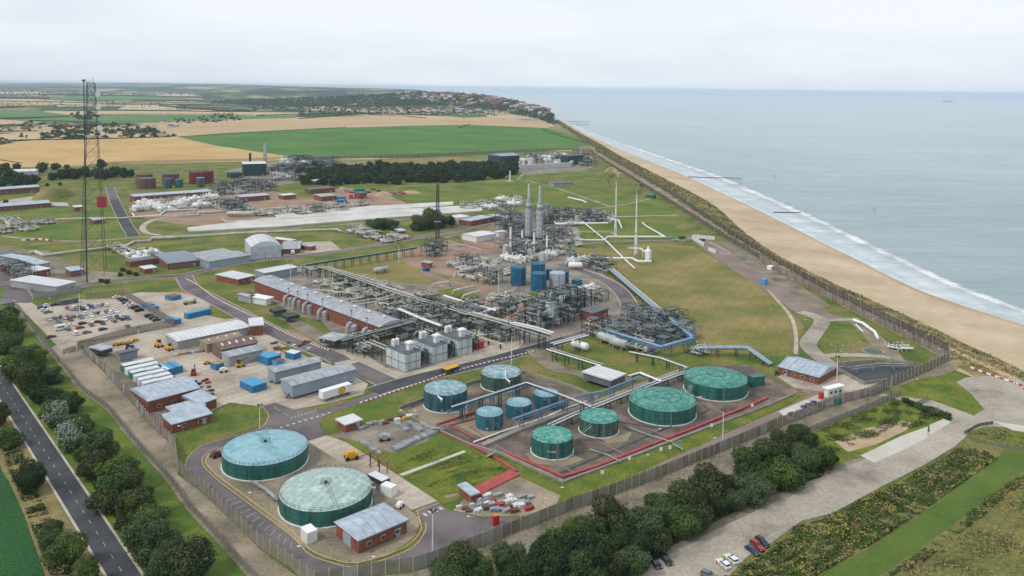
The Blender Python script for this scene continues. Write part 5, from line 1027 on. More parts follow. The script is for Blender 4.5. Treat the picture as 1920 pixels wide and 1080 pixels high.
def dunegrass():
    rng = np.random.default_rng(4); C_ = []
    for i in range(len(dl) - 1):
        (a, b), (c, d) = dl[i], dl[i + 1]; ln = math.dist(a, c); k = int(min(1500, ln * 26))
        u, v = rng.uniform(size=k), rng.uniform(-.3, .95, k); ax = a[0] * (1 - u) + c[0] * u; ay = a[1] * (1 - u) + c[1] * u; bx = b[0] * (1 - u) + d[0] * u; by = b[1] * (1 - u) + d[1] * u
        C_.append(np.column_stack([ax + (bx - ax) * v, ay + (by - ay) * v, np.where(v > 0, -9 * v, 0) + rng.uniform(0.1, .9, k)]))
    C_ = np.concatenate(C_); n = len(C_); f = np.sin(C_[:, 0] * .11) * np.cos(C_[:, 1] * .13) + .5 * np.sin(C_[:, 0] * .31 + C_[:, 1] * .2); keep = f > rng.uniform(-.9, .5, n); C_ = C_[keep]; n = len(C_)
    v = rng.normal(size=(n, 3)); v[:, 2] = np.abs(v[:, 2]) + .6; v /= np.linalg.norm(v, axis=1)[:, None]
    mats = ['leaf_olive', 'straw', 'leaf_light', 'straw', 'straw']; cell = (np.floor(C_[:, 0] * .12) * 7 + np.floor(C_[:, 1] * .12) * 13).astype(int) % 5
    stuff('dune_grass', quads_mesh('dune_grass', C_, v, rng.uniform(.35, .8, n) * (1 + np.maximum(0, C_[:, 1] - 300) / 900), np.where(rng.uniform(size=n) < .7, cell, rng.integers(0, 5, n)), mats), 'marram grass and bushes along the top of the sandy cliff', 'dune grass')
dunegrass()

rng = np.random.default_rng(9); CC, NN, SS, MM = [], [], [], []
for i in range(3200):
    x = rng.uniform(400, 1036)
    if x > 800 and rng.uniform() < .55: continue
    yc = float(np.interp(x, [q[0] for q in HLD], [q[1] for q in HLD])); p = on_headland(x, yc + rng.uniform(.3, 24))
    if p is None: continue
    k = 16; v = rng.normal(size=(k, 3)); v /= np.linalg.norm(v, axis=1)[:, None]; v[:, 2] = np.abs(v[:, 2]); r2 = rng.uniform(5, 11)
    CC.append(np.array(p) + v * r2); NN.append(v); SS.append(np.full(k, r2 * .8)); MM.append(np.full(k, rng.integers(0, 2)))
stuff('woodland', quads_mesh('woodland', np.concatenate(CC), np.concatenate(NN), np.concatenate(SS), np.concatenate(MM), ['leaf_far', 'leaf_dark'], 1.2), 'trees scattered over the distant headland', 'woodland')
# ------------------------------------------------------------------ far village
def house_mesh(w, d, h, rise, seed):
    mb = MB(); mb.box((0, 0, 0), (w, d, h)); wall = mb; r = MB(); roof_parts(r, w, d, h + .01, 'gable', rise, .3); return wall, r
mat('far_roof_red', (.15, .075, .06), (.21, .105, .085), .05, .9); mat('far_roof_brown', (.15, .10, .08)); mat('far_wall', (.40, .33, .27)); mat('far_wall_white', (.50, .47, .44))
HT = []
for i in range(5):
    wl, rf = house_mesh(11 + 2 * i, 8, 4.5 + (i % 2) * 1.5, 3.2, i)
    ch = MB(); ch.box((3, 0, 6), (.9, .9, 4))
    HT.append((wl.mesh('wall', ['far_wall', 'far_wall_white', 'brick'][i % 3]), rf.mesh('roof', ['far_roof_red', 'far_roof_brown', 'far_roof_red', 'roof_bluegrey', 'far_roof_red'][i]), ch.mesh('chimney', 'brick')))
rh = random.Random(11)
def house(x, y, base, group, v=None, share=True, sc_=1.0):
    t = thing('house', P(x, y), base, 'house', group, share, rz=rh.uniform(-.4, .4)); wl, rf, ch = HT[rh.randrange(5) if v is None else v]
    link('wall', wl, t); r_ = link('roof', rf, t); link('chimney', ch, r_); t.scale = (sc_,) * 3; return t
for i in range(150):
    u = rh.random() ** .8; x = 690 + u * 320; y = 198 + rh.random() * 12 + u * 4 - max(0, (x - 880)) * .02
    if x > 960: y = 200 + (x - 960) * .22 + rh.random() * 6
    house(x, y, 'small red roofed house in the distant seaside village', 'houses of the distant seaside village', sc_=1.25)
for i in range(150):
    x = 740 + rh.random() * 290; yc = float(np.interp(x, [q[0] for q in HLD], [q[1] for q in HLD])); p_ = on_headland(x, yc + .6 + rh.random() * 14)
    if p_ is not None: h_ = house(x, yc, 'tiny house on the slope above the distant cliffs', 'houses on the distant headland', sc_=1.5); h_.location = p_
for x, y, v in ((12, 243, 0), (24, 243, 1), (50, 243, 2), (100, 237, 0), (122, 237, 2), (145, 235, 4), (205, 243, 1), (232, 239, 1), (180, 234, 0), (305, 231, 1), (320, 240, 1), (328, 238, 3), (535, 205, 1), (575, 213, 1)):
    house(x, y, 'farm cottage among trees', 'cottages beyond the wheat field', v, False, 1.1)
for i in range(26):
    x = 925 + rh.random() * 75; t = thing('caravan', P(x, 221.5 + rh.random() * 3.5), 'static caravan in row', 'caravan', 'static caravans near the cliff', False, rz=rh.uniform(-.3, .3))
    b = MB(); b.box((0, 0, .6), (11, 3.6, 2.6)); child('body', b, 'white_paint', t); b = MB(); b.box((0, 0, 3.203), (11.4, 4, .25)); child('roof', b, 'roof_grey', t)
t = thing('windmill', P(721, 214), 'white sailed windmill at the edge of the distant village', 'windmill'); child('tower', MB().lathe((0, 0, 0), [(5, 0), (3.2, 13)], 12), 'far_roof_brown', t); child('cap', MB().lathe((0, 0, 13.01), [(3.4, 0), (2.6, 2), (.2, 3.6)], 12), 'white_paint', t)
mb = MB()
for k in range(4): q = R(45 + 90 * k); mb.tube([(0, -4.2, 14), (11 * math.cos(q), -4.2, 14 + 11 * math.sin(q))], .7, 4)
child('sail', mb, 'white_plain', t)
# ------------------------------------------------------------------ groynes and ship
for gx in ((1290, 333, 1392, 335.5, 'long dark timber groyne running into the surf'), (1450, 400, 1502, 400, 'short dark timber groyne in the surf'), (1062, 228, 1105, 229, 'distant dark groyne by the headland'), (1068, 233, 1105, 234, 'second distant dark groyne by the headland')):
    a, b = P(gx[0], gx[1], SEA), P(gx[2], gx[3], SEA); t = thing('groyne', (a.x, a.y, SEA), gx[4], 'groyne'); n = int((b - a).length / 3); n = min(n, 90); mb = MB()
    for i in range(n): p = (b - a) * (i / max(1, n)); link('post', None, t) if False else mb.tube([(p.x, p.y, -1), (p.x, p.y, 1.6)], .25, 5)
    child('piles', mb, 'timber', t); mb = MB(); v = b - a; mb.tube([(0, 0, 1.0), (v.x, v.y, 1.0)], .4, 4); mb.tube([(0, 0, 1.7), (v.x, v.y, 1.3)], .2, 4); child('planking', mb, 'timber', t)
for x, y in ((1452, 335), (1639, 398)):
    a = P(x, y, SEA); t = thing('marker_post', (a.x, a.y, SEA), 'thin dark marker post standing in the sea', 'post', 'marker posts off the beach'); child('pole', MB().tube([(0, 0, -1), (0, 0, 5.5)], .18, 6), 'dark_steel', t); child('top_mark', MB().box((0, 0, 4.8), (.7, .7, .8)), 'dark_steel', t)
a = P(1777, 190.5, SEA); t = thing('ship', (a.x, a.y, SEA), 'faint cargo ship near the horizon', 'ship')
child('hull', MB().prism([(-70, -8), (60, -8), (75, 0), (60, 8), (-70, 8)], 0, 9), 'clad_dark', t); child('bridge', MB().box((-55, 0, 9), (16, 14, 14)), 'clad_grey', t)
# ------------------------------------------------------------------ fences
def fence(name, base, px, h, bay, postr=.1, panel='fence_mesh', world=None, lean=0, group=None, cap=95, rails=True, share=False):
    W = [P(x, y) for x, y in px] if world is None else [Vector(p) for p in world]; t = thing(name, (W[0].x, W[0].y, 0), base, 'fence', group, share)
    tot = sum((b - a).length for a, b in zip(W[:-1], W[1:])); n = min(cap, max(2, int(tot / bay))); step = tot / n; pts = []; k = 0; acc = 0; seg = 0
    for i in range(n + 1):
        s_ = i * step
        while seg < len(W) - 2 and s_ > acc + (W[seg + 1] - W[seg]).length: acc += (W[seg + 1] - W[seg]).length; seg += 1
        a, b = W[seg], W[seg + 1]; u = min(1, (s_ - acc) / max(1e-6, (b - a).length)); pts.append(a.lerp(b, u) - W[0])
    pm = MB().box((0, 0, 0), (postr * 2, postr * 2, h + .5)).mesh('post', 'fence_post')
    for p in pts: link('post', pm, t, p)
    rnd = random.Random(base)
    for a, b in zip(pts[:-1], pts[1:]):
        v = b - a; q = math.atan2(v.y, v.x); c = (a + b) / 2; pmn = panel if isinstance(panel, str) else rnd.choice(panel)
        key = (pmn, round(v.length, 2), h)
        if key not in PAN: PAN[key] = MB().box((0, 0, 0), (v.length - postr * 2.1, .05, h)).mesh('mesh_panel', pmn)
        link('mesh_panel', PAN[key], t, c, q)
    return t
PAN = {}
mat('fence_mesh', (.24, .21, .18), (.33, .29, .25), .3, .8, alpha=.62, fine=.2); mat('fence_rust', (.20, .155, .13), (.27, .21, .18), .3, .8, alpha=.66, fine=.2); mat('fence_moss', (.21, .20, .14), (.31, .29, .22), .3, .8, alpha=.72, fine=.25)
mat('fence_pale', (.31, .31, .28), (.37, .37, .34), .3, .8, alpha=.8); mat('fence_thin', (.12, .13, .13), None, alpha=.22); mat('fence_dark', (.10, .085, .07), (.17, .145, .12), .2, .9, alpha=.7, fine=.3); mat('fence_low', (.22, .20, .18), None, alpha=.5)
fence('security_fence', 'tall weathered panel fence with posts along the front of the site, right half', [(885, 1032), (1012, 980), (1075, 955), (1155, 927), (1260, 885), (1447, 807)], 3.6, 3.2, .11, ['fence_mesh', 'fence_mesh', 'fence_rust', 'fence_mesh', 'fence_rust', 'fence_pale'])
fence('security_fence', 'tall panel fence around the front corner below the brick pump house', [(590, 1100), (640, 1092), (700, 1080), (780, 1070), (885, 1032)], 3.6, 3.2, .11, ['fence_mesh', 'fence_moss', 'fence_moss', 'fence_pale'])
fence('security_fence', 'tall mossy panel wall beside the marked parking bays', [(333, 882), (378, 920), (441, 982), (490, 1030), (540, 1062), (590, 1100)], 3.6, 3.2, .11, ['fence_moss', 'fence_mesh', 'fence_moss', 'fence_moss'])
fence('security_fence', 'tall grey and rust panel wall behind the brick offices', [(158, 660), (187, 688), (244, 750), (280, 793), (328, 842), (333, 882)], 3.4, 3.2, .11, ['fence_rust', 'fence_pale', 'fence_moss', 'fence_mesh'])
fence('security_fence', 'tall see through fence from the storage pad to the inner gate', [(1447, 807), (1553, 763), (1630, 742), (1660, 728)], 3.6, 3.2, .11, ['fence_mesh', 'fence_rust'])
fence('security_fence', 'rust red panel fence climbing to the cliff corner', [(1672, 724), (1700, 712), (1780, 677)], 3.8, 3.2, .11, 'fence_rust')
fence('coast_fence', 'dark inner coastal fence beside the brown mown field', [(1780, 675), (1735, 652), (1640, 604), (1520, 543), (1425, 490)], 3.8, 4, .1, ['fence_rust', 'fence_mesh'])
fence('coast_fence', 'dark outer fence panels along the northern patrol road', [(1425, 486), (1365, 450), (1303, 410), (1250, 376), (1190, 338), (1145, 310), (1106, 284)], 4, 8, .14, 'fence_dark')
fence('coast_fence', 'dark fence on the cliff edge of the patrol road', [(1780, 662), (1745, 644), (1650, 597), (1530, 535), (1435, 480), (1375, 442), (1315, 402), (1262, 366), (1200, 330), (1155, 304), (1116, 282)], 4.2, 10, .14, 'fence_dark')
fence('perimeter_fence', 'low see through fence at the grass edge along the outer track', [(31, 575), (69, 628), (100, 666), (129, 701), (154, 733), (201, 766), (239, 813), (277, 857), (318, 901), (356, 955), (409, 1011), (472, 1082), (530, 1140)], 2.2, 4, .06, 'fence_low')
fence('perimeter_fence', 'low mesh fence outside the front track', [(1515, 812), (1590, 782), (1663, 752), (1672, 744)], 2.2, 3.5, .06, 'fence_low')
fence('car_park_fence', 'rusty brown fence between the car park and the yard', [(235, 556), (262, 572), (290, 590), (328, 612)], 3.6, 3, .09, 'fence_rust')
fence('car_park_fence', 'tall thin mesh fence along the near side of the car park', [(145, 655), (200, 640), (260, 624), (328, 612)], 3.8, 4, .09, 'fence_low')
fence('car_park_fence', 'mesh fence behind the far side of the car park', [(160, 562), (200, 557), (235, 553)], 3.4, 4, .08, 'fence_thin')
fence('wheat_fence', 'long see through fence along the edge of the wheat field', [(200, 308), (300, 305), (462, 301.5), (560, 297.5)], 4, 9, .16, 'fence_thin')
fence('wheat_fence', 'long grey fence along the edge of the green field', [(560, 298), (700, 296), (860, 291), (975, 284.5), (1085, 281)], 5, 10, .2, 'fence_mesh')
fence('gatehouse_wall', 'brick boundary wall beside the approach road', [(0, 500), (24, 520), (50, 540)], 3, 6, .1, 'brick')
fence('gatehouse_fence', 'pale mesh fence around the gatehouse court', [(50, 545), (62, 562), (100, 556), (150, 547)], 3.2, 3.5, .08, 'fence_pale')
fence('compound_wall', 'white board fence around the coastal work area', [(1297, 449), (1320, 462)], 3.2, 5, .1, 'white_paint'); fence('compound_wall', 'white board screen behind the coastal work area', [(1299, 447), (1340, 450)], 3.2, 5, .1, 'white_paint'); fence('compound_wall', 'short white board screen beside the coastal track', [(1328, 470), (1342, 476)], 3, 4, .1, 'white_paint')
fence('timber_fence', 'low timber fence around the flowery corner', [(1812, 818), (1870, 838), (1960, 848)], 1.1, 2.4, .06, 'fence_low'); fence('timber_fence', 'timber fence at the edge of the turning area', [(1808, 815), (1835, 800), (1862, 796)], 1.3, 2, .06, 'timber')
fence('yard_gate', 'dark barred gate at the end of the car park drive', [(118, 665), (142, 658)], 2.4, 2, .08, 'fence_low'); fence('yard_gate', 'dark steel gate across the coast access road', [(1722, 762), (1741, 752)], 2.2, 2, .08, 'fence_low'); fence('yard_gate', 'inner barred gate beside the white cabin', [(1632, 745), (1668, 728)], 3, 2, .08, 'fence_low'); fence('yard_gate', 'outer barred gate below the inner gate', [(1668, 752), (1690, 742)], 2.4, 2, .08, 'fence_low')
# low walls round the bund and the barrier blocks
def wall_run(name, base, cat, px, h, th, m_, z0=0.0, world=False):
    W = [P(x, y) for x, y in px]; mb = MB(); Lf, Rt = offsets([tuple(p)[:2] for p in W], th)
    o0 = W[0]; n = len(W)
    for i in range(n - 1):
        mb.prism([(Lf[i][0] - o0.x, Lf[i][1] - o0.y), (Rt[i][0] - o0.x, Rt[i][1] - o0.y), (Rt[i + 1][0] - o0.x, Rt[i + 1][1] - o0.y), (Lf[i + 1][0] - o0.x, Lf[i + 1][1] - o0.y)][::-1], z0, h)
    o = link(name, mb.mesh(name, m_), None, (o0.x, o0.y, 0)); return reg(o, base, cat)
mat('bund_wall', (.23, .21, .18), (.32, .30, .26), .3, .9, fine=.15)
wall_run('bund_wall', 'long low concrete wall behind the dark teal tank', 'wall', [(748, 768), (883, 720), (985, 700)], 1.3, .5, 'bund_wall')
wall_run('bund_wall', 'low concrete wall on the right of the mossy tank', 'wall', [(985, 700), (1080, 731), (1122, 750)], 1.3, .5, 'bund_wall')
wall_run('bund_wall', 'low concrete wall along the left edge of the bund', 'wall', [(748, 772), (820, 808), (880, 836), (940, 853), (1056, 906)], .9, .6, 'bund_wall')
wall_run('bund_wall', 'low kerb wall along the front edge of the bund', 'wall', [(1056, 906), (1180, 860), (1300, 814), (1440, 762), (1490, 740)], .7, .5, 'bund_wall')
wall_run('bund_wall', 'inner walkway wall crossing the bund', 'wall', [(905, 838), (975, 808), (1050, 780), (1110, 760), (1200, 726), (1290, 692)], 1.0, 2.2, 'bund_wall')
wall_run('bund_wall', 'grey concrete wall around the settling basin', 'wall', [(1560, 690), (1620, 722), (1690, 712)], 1.5, .5, 'bund_wall')
wall_run('red_pipe_run', 'broad red painted pipe run along the front edge of the bund', 'pipe run', [(947, 851), (1000, 872), (1056, 896), (1120, 876), (1220, 836), (1300, 805), (1380, 772), (1440, 747)], .75, 1.1, 'red_pipe', .25)
wall_run('red_pipe_run', 'red pipe run along the left edge of the bund', 'pipe run', [(815, 806), (872, 832), (915, 852), (968, 886)], .7, .8, 'red_pipe', .25)
wall_run('red_pipe_run', 'red pipe pair in front of the dark teal tank', 'pipe run', [(818, 799), (892, 774)], .8, .7, 'red_pipe', .3)
wall_run('red_pipe_run', 'red pipe loop around the nearest small blue tank', 'pipe run', [(892, 786), (842, 800), (902, 829), (908, 826)], .6, .5, 'red_pipe', .3)
wall_run('red_grating', 'wide red grated walkway leading to the storage ground', 'walkway', [(966, 887), (895, 922)], .5, 4.5, 'red_pipe', .15)
def barrier(base, px, bw=1.25, gap=1.0, h=.55, wd=.45, both=True, cat='barrier', mx=95):
    W = [Vector(q + (0,)) for q in smooth_line([tuple(P(x, y))[:2] for x, y in px], 4)]; t = thing('barrier_row', (W[0].x, W[0].y, 0), base, cat); tot = sum((b - a).length for a, b in zip(W[:-1], W[1:]))
    step = max(bw + gap, tot / mx); bw2 = bw * step / (bw + gap); mw = MB().box((0, 0, 0), (bw2, wd, h)).mesh('block', 'white_plain'); mr_ = MB().box((0, 0, 0), (step - bw2 - .05, wd, h * .96)).mesh('block', 'red_paint'); acc = 0; nxt = 0; k = 0
    seg = 0
    for i in range(int(tot / step)):
        for off, m_ in ((bw2 / 2, mw), (bw2 + (step - bw2) / 2, mr_)):
            s_ = i * step + off; sg, ac = 0, 0
            while sg < len(W) - 2 and s_ > ac + (W[sg + 1] - W[sg]).length: ac += (W[sg + 1] - W[sg]).length; sg += 1
            a, b = W[sg], W[sg + 1]; v = b - a; p = a + v.normalized() * (s_ - ac) - W[0]; link('block', m_, t, p, math.atan2(v.y, v.x))
    return t
barrier('red and white kerb blocks along the road beside the long brick hall', [(350, 524), (372, 536), (405, 560), (490, 602), (552, 633), (622, 660)])
barrier('red and white barrier blocks along the junction road by the double roofed house', [(675, 757), (720, 742), (780, 722), (850, 698), (915, 680)])
barrier('red and white barrier blocks crossing below the pipe bridge', [(915, 680), (950, 672), (985, 664), (1010, 657)])
barrier('red and white kerb blocks on the curving road beside the silver pipe bridge', [(1200, 584), (1190, 562), (1172, 541), (1150, 527), (1112, 512), (1085, 503)])
barrier('red and white kerb blocks on the road beside the fabric hangar', [(400, 505), (450, 496), (500, 489), (530, 486)])
barrier('red and white kerb blocks on the road behind the green pipe rack', [(640, 470), (680, 465), (720, 460), (760, 452), (800, 446)])
barrier('red and white kerb blocks near the slender mast', [(826, 440), (860, 436), (900, 424), (930, 418)]); barrier('red and white kerb blocks at the bend by the bare ground', [(820, 448), (850, 455), (885, 464), (905, 470)])
barrier('long red and white barrier along the cliff side of the turning area', [(1820, 690), (1860, 705), (1925, 727), (1990, 752)], 2.0, 2.0, .7, .5)
barrier('red and white barrier blocks in the coastal work area', [(1332, 455), (1360, 470), (1372, 478)]); barrier('red and white blocks scattered by the yard road', [(1352, 476), (1375, 478)])
barrier('red and white barrier blocks across the far lane left', [(40, 452), (70, 450), (100, 452)], 3, 3, 1.2, 1.2)
# ------------------------------------------------------------------ lamps and masts
def mast(base, x, yb, yt, r=.16, head=True, m_='white_paint', name='floodlight_mast', cat='mast', group='white floodlight masts'):
    h = hgt(x, yb, yt); b = P(x, yb); t = thing(name, b, base, cat, group); child('pole', MB().tube([(0, 0, 0), (0, 0, h)], [r * 1.3, r * .7], 8), m_, t); child('base', MB().box((0, 0, 0), (r * 5, r * 5, .3)), 'bund_wall', t)
    if head:
        for k in range(3):
            q = k * 2.1 + .4; l = MB(); l.box((.7 * math.cos(q), .7 * math.sin(q), h - .3), (.7, .5, .45), q); l.tube([(0, 0, h - .1), (.6 * math.cos(q), .6 * math.sin(q), h - .1)], .05, 4); child('floodlight', l, 'dark_steel', t)
    return t
for x, yb, yt, d_ in ((487, 806, 759, 'tall white floodlight mast behind the pale blue roofed tank'), (811, 1042, 957, 'tall white floodlight mast on the front corner by the painted stop blocks'), (1355, 834, 768, 'tall white floodlight mast on the bank in front of the bund'), (1569, 718, 668, 'tall white floodlight mast between the brick building and the white cabin'), (959, 684, 628, 'tall white floodlight mast behind the mossy tank'), (260, 656, 614, 'white floodlight mast beside the yellow machines'), (149, 591, 548, 'white floodlight mast in the middle of the car park'), (545, 530, 490, 'white floodlight mast beside the long pale blue store'), (748, 493, 457, 'white floodlight mast beside the green pipe rack'), (935, 545, 494, 'white floodlight mast left of the bright blue tanks'), (705, 590, 545, 'thin white mast rising from the process pipework')):
    mast(d_, x, yb, yt)
def lamp(base, x, yb, yt, side=1):
    h = hgt(x, yb, yt); t = thing('street_lamp', P(x, yb), base, 'street lamp', 'grey street lamps'); child('pole', MB().tube([(0, 0, 0), (0, 0, h), (side * 1.3, 0, h + .25)], .07, 6), 'galv', t); child('lamp_head', MB().box((side * 1.6, 0, h + .17), (.8, .3, .15)), 'white_plain', t)
for i, (x, yb, yt, s_) in enumerate([(572, 1066, 1026, -1), (458, 962, 925, 1), (688, 1080, 1045, 1), (1204, 905, 854, 1), (1330, 862, 822, 1), (1044, 925, 915, 1), (1228, 838, 805, 1), (787, 790, 771, -1), (760, 790, 770, -1), (1734, 655, 628, 1), (1754, 676, 655, 1), (1712, 730, 712, 1), (1606, 655, 642, 1), (1504, 620, 600, 1), (1440, 600, 580, 1), (1320, 775, 745, -1), (1300, 690, 655, 1), (889, 998, 970, -1), (345, 855, 800, -1), (22, 610, 565, 1), (300, 600, 575, 1), (100, 610, 560, -1), (230, 560, 530, 1), (190, 560, 535, 1), (560, 585, 560, 1), (600, 672, 640, 1), (1245, 780, 760, 1), (1575, 600, 575, 1), (1630, 625, 598, 1), (1690, 645, 620, 1), (1480, 545, 525, 1), (1400, 500, 480, 1), (1340, 450, 430, 1), (1270, 400, 380, 1), (1232, 372, 352, 1), (1190, 350, 332, 1)]):
    lamp('slim grey street lamp', x, yb, yt, s_)
def lattice(name, base, px_b, yb, yt, wb, wt, m_, leg=.22, bays=16, dishes=(), group=None):
    """square lattice tower; width wb/wt metres at foot/top"""
    h = hgt(px_b, yb, yt); t = thing(name, P(px_b, yb), base, 'tower', group, rz=.35)
    def W(z): return (wb + (wt - wb) * min(1, z / h * 1.0)) / 2
    cs = [(1, 1), (1, -1), (-1, -1), (-1, 1)]
    for sx, sy in cs: child('leg', MB().tube([(sx * W(0), sy * W(0), 0), (sx * W(h), sy * W(h), h)], leg, 5), m_, t)
    zs = [0]; z = 0
    while z < h - .5: z += max(1.6, W(z) * 2.0) if bays is None else h / bays; zs.append(min(z, h))
    for k in range(4):
        (ax, ay), (bx, by) = cs[k], cs[(k + 1) % 4]; mb = MB()
        for z0, z1 in zip(zs[:-1], zs[1:]):
            w0, w1 = W(z0), W(z1); mb.tube([(ax * w0, ay * w0, z0), (bx * w1, by * w1, z1)], leg * .45, 4, False); mb.tube([(bx * w0, by * w0, z0), (ax * w1, ay * w1, z1)], leg * .45, 4, False); mb.tube([(ax * w1, ay * w1, z1), (bx * w1, by * w1, z1)], leg * .45, 4, False)
        child('bracing', mb, m_, t)
    return t, h
t, h = lattice('lattice_tower', 'tall lattice communications tower with white dishes', 176, 514, 155, 13.5, 4.2, 'dark_steel', .14, None)
for i, (sx, zf) in enumerate(((-1, 1.0), (1, .94), (1, .875), (1, .765))):
    d = link('dish', None, t, (0, 0, h * zf)); zz = 0; W_ = (13.5 + (3 - 13.5) * zf) / 2
    m1 = MB(); q = -.35 - math.pi / 2 + .3; m1.lathe((0, 0, 0), [(1.75, -.6), (1.75, .6)], 20, 'x', q + .0); m1.v = [(v_[0] + (W_ + 1.8) * sx, v_[1] - 1.2, v_[2]) for v_ in m1.v]; bpy.data.objects.remove(d)
    link('dish', m1.mesh('dish', 'white_plain', True), t, (0, 0, h * zf))
child('top_platform', MB().box((0, 0, h), (3.6, 3.6, .2)), 'dark_steel', t); child('antenna', MB().tube([(1, 1, h), (1, 1, h + 3)], .12, 5), 'dark_steel', t); child('antenna', MB().tube([(-1, 0, h), (-1, 0, h + 2)], .3, 6), 'white_plain', t)
mb = MB(); mb.box((0, 0, h * .12), (11.6, 11.6, .15)); 
h2 = hgt(163, 531, 152); t = thing('guyed_mast', P(163, 531), 'slender black mast standing just in front of the lattice tower', 'mast'); child('shaft', MB().tube([(0, 0, 0), (0, 0, h2)], [.45, .25], 8), 'clad_dark', t); child('base', MB().box((0, 0, 0), (2.2, 2.2, .5)), 'bund_wall', t); child('head_frame', MB().box((0, 0, h2), (1.6, 1.2, 1.0)), 'dark_steel', t)
t, h = lattice('lattice_mast', 'slim dark lattice mast near the red and white kerbs', 820, 466, 346, 2.6, 1.6, 'dark_steel', .16, None); child('antenna', MB().tube([(0, 0, h), (0, 0, h + 3)], .12, 5), 'dark_steel', t); child('platform', MB().box((0, 0, h * .42), (4.5, 4.5, .25)), 'galv', t)
for x, yb, yt, d_ in ((1154, 443, 342, 'white flare stack, the left of two on the lawn'), (1192, 476, 364, 'white flare stack with stubby side tube, the right of two on the lawn')):
    h = hgt(x, yb, yt); t = thing('flare_stack', P(x, yb), d_, 'flare stack', 'flare stacks on the lawn'); child('shaft', MB().tube([(0, 0, 0), (0, 0, h * .35), (0, 0, h * .6), (0, 0, h)], [1.3, .85, .55, .5], 10), 'white_paint', t); child('tip', MB().lathe((0, 0, h), [(.8, 0), (.8, 1.5), (.5, 1.8)], 10), 'galv', t)
    for k in range(3):
        q = k * 2.09; child('leg', MB().tube([(4 * math.cos(q), 4 * math.sin(q), 0), (.8 * math.cos(q), .8 * math.sin(q), h * .18)], .18, 5), 'galv', t)
    mb = MB()
    for zz in (.35, .62, .97): mb.lathe((0, 0, h * zz), [(1.6, 0), (1.6, .3)], 10)
    child('platform', mb, 'galv', t)
# ------------------------------------------------------------------ vehicles
CARPAINT = {}
for nm, c in (('white', (.78, .78, .78)), ('silver', (.42, .44, .46)), ('grey', (.14, .16, .18)), ('black', (.012, .013, .016)), ('blue', (.03, .07, .18)), ('navy', (.015, .03, .08)), ('red', (.32, .015, .02)), ('maroon', (.16, .01, .035)), ('green', (.02, .08, .05)), ('pale blue', (.25, .36, .46))):
    CARPAINT[nm] = mat('paint_' + nm.replace(' ', '_'), c, rough=.28, spec=.6)
mat('rim', (.45, .45, .46), rough=.3, metal=.6); mat('lamp_clear', (.75, .78, .8), rough=.1); mat('lamp_red', (.45, .02, .02), rough=.2)
def car_body(kind):
    """profile along x (front at +x); returns body, windows meshes"""
    if kind == 'hatch': lo = [(-2.0, .35), (-2.05, .75), (-1.95, .95), (.75, .95), (1.75, .82), (2.02, .6), (2.02, .32)]; ca = [(-1.9, .95), (-1.5, 1.42), (-.1, 1.47), (.95, .93)]
    elif kind == 'suv': lo = [(-2.2, .4), (-2.25, .9), (-2.15, 1.08), (.85, 1.08), (2.0, 1.0), (2.25, .75), (2.25, .38)]; ca = [(-2.15, 1.08), (-1.9, 1.68), (-.1, 1.74), (.95, 1.06)]
    elif kind == 'van': lo = [(-2.4, .4), (-2.45, 1.1), (-2.4, 1.2), (1.5, 1.2), (2.2, 1.05), (2.45, .8), (2.45, .38)]; ca = [(-2.4, 1.2), (-2.35, 1.95), (.9, 1.98), (1.7, 1.15)]
    else: lo = [(-2.2, .35), (-2.25, .8), (-2.15, .98), (.85, .92), (1.95, .82), (2.22, .6), (2.22, .32)]; ca = [(-1.75, .97), (-1.2, 1.38), (.0, 1.42), (1.05, .9)]
    wd = .9
    def ext(pr, w0, w1=None):
        mb = MB(); n = len(pr); w1 = w1 or w0
        zmax = max(p[1] for p in pr); zmin = min(p[1] for p in pr)
        def ww(z): return w0 + (w1 - w0) * (z - zmin) / max(1e-6, zmax - zmin)
        mb.v = [(x, -ww(z), z) for x, z in pr] + [(x, ww(z), z) for x, z in pr]; mb.f.append(tuple(range(n))); mb.f.append(tuple(range(2 * n - 1, n - 1, -1)))
        for i in range(n): j = (i + 1) % n; mb.f.append((i, n + i, n + j, j))
        mb.m = [0] * len(mb.f); return mb
    body = ext(lo, wd, wd * .97); top = ext(ca, wd * .93, wd * .74); off = len(body.v); body.v += top.v; body.f += [tuple(i + off for i in f) for f in top.f]; body.m += top.m
    g = MB(); (x0, z0), (x1, z1), (x2, z2), (x3, z3) = ca
    def lerp(a, b, t): return a + (b - a) * t
    for s_ in (-1, 1):
        wa, wb = wd * .93 + .012, wd * .74 + .012
        xs0, xs1 = lerp(x0, x1, .22), lerp(x0, x1, .85); xe0, xe1 = lerp(x3, x2, .22), lerp(x3, x2, .85); za, zb = lerp(z0, z1, .22), lerp(z1, z0, .14); wz0, wz1 = lerp(wa, wb, .2), lerp(wa, wb, .86)
        q = [(xs0, s_ * wz0, za), (xe0, s_ * wz0, za), (xe1, s_ * wz1, zb), (xs1, s_ * wz1, zb)]; g.face(q if s_ < 0 else q[::-1])
    for (xa, za, xb, zb, sg) in ((x3, z3, x2, z2, 1), (x0, z0, x1, z1, -1)):
        p0, p1 = .18, .88; n_ = .015 * sg
        y0, y1 = lerp(wd * .93, wd * .74, p0) - .08, lerp(wd * .93, wd * .74, p1) - .06
        q = [(lerp(xa, xb, p0) + n_, -y0, lerp(za, zb, p0) + .012), (lerp(xa, xb, p0) + n_, y0, lerp(za, zb, p0) + .012), (lerp(xa, xb, p1) + n_, y1, lerp(za, zb, p1) + .012), (lerp(xa, xb, p1) + n_, -y1, lerp(za, zb, p1) + .012)]
        g.face(q if sg > 0 else q[::-1])
    return body, g, lo
CB = {}
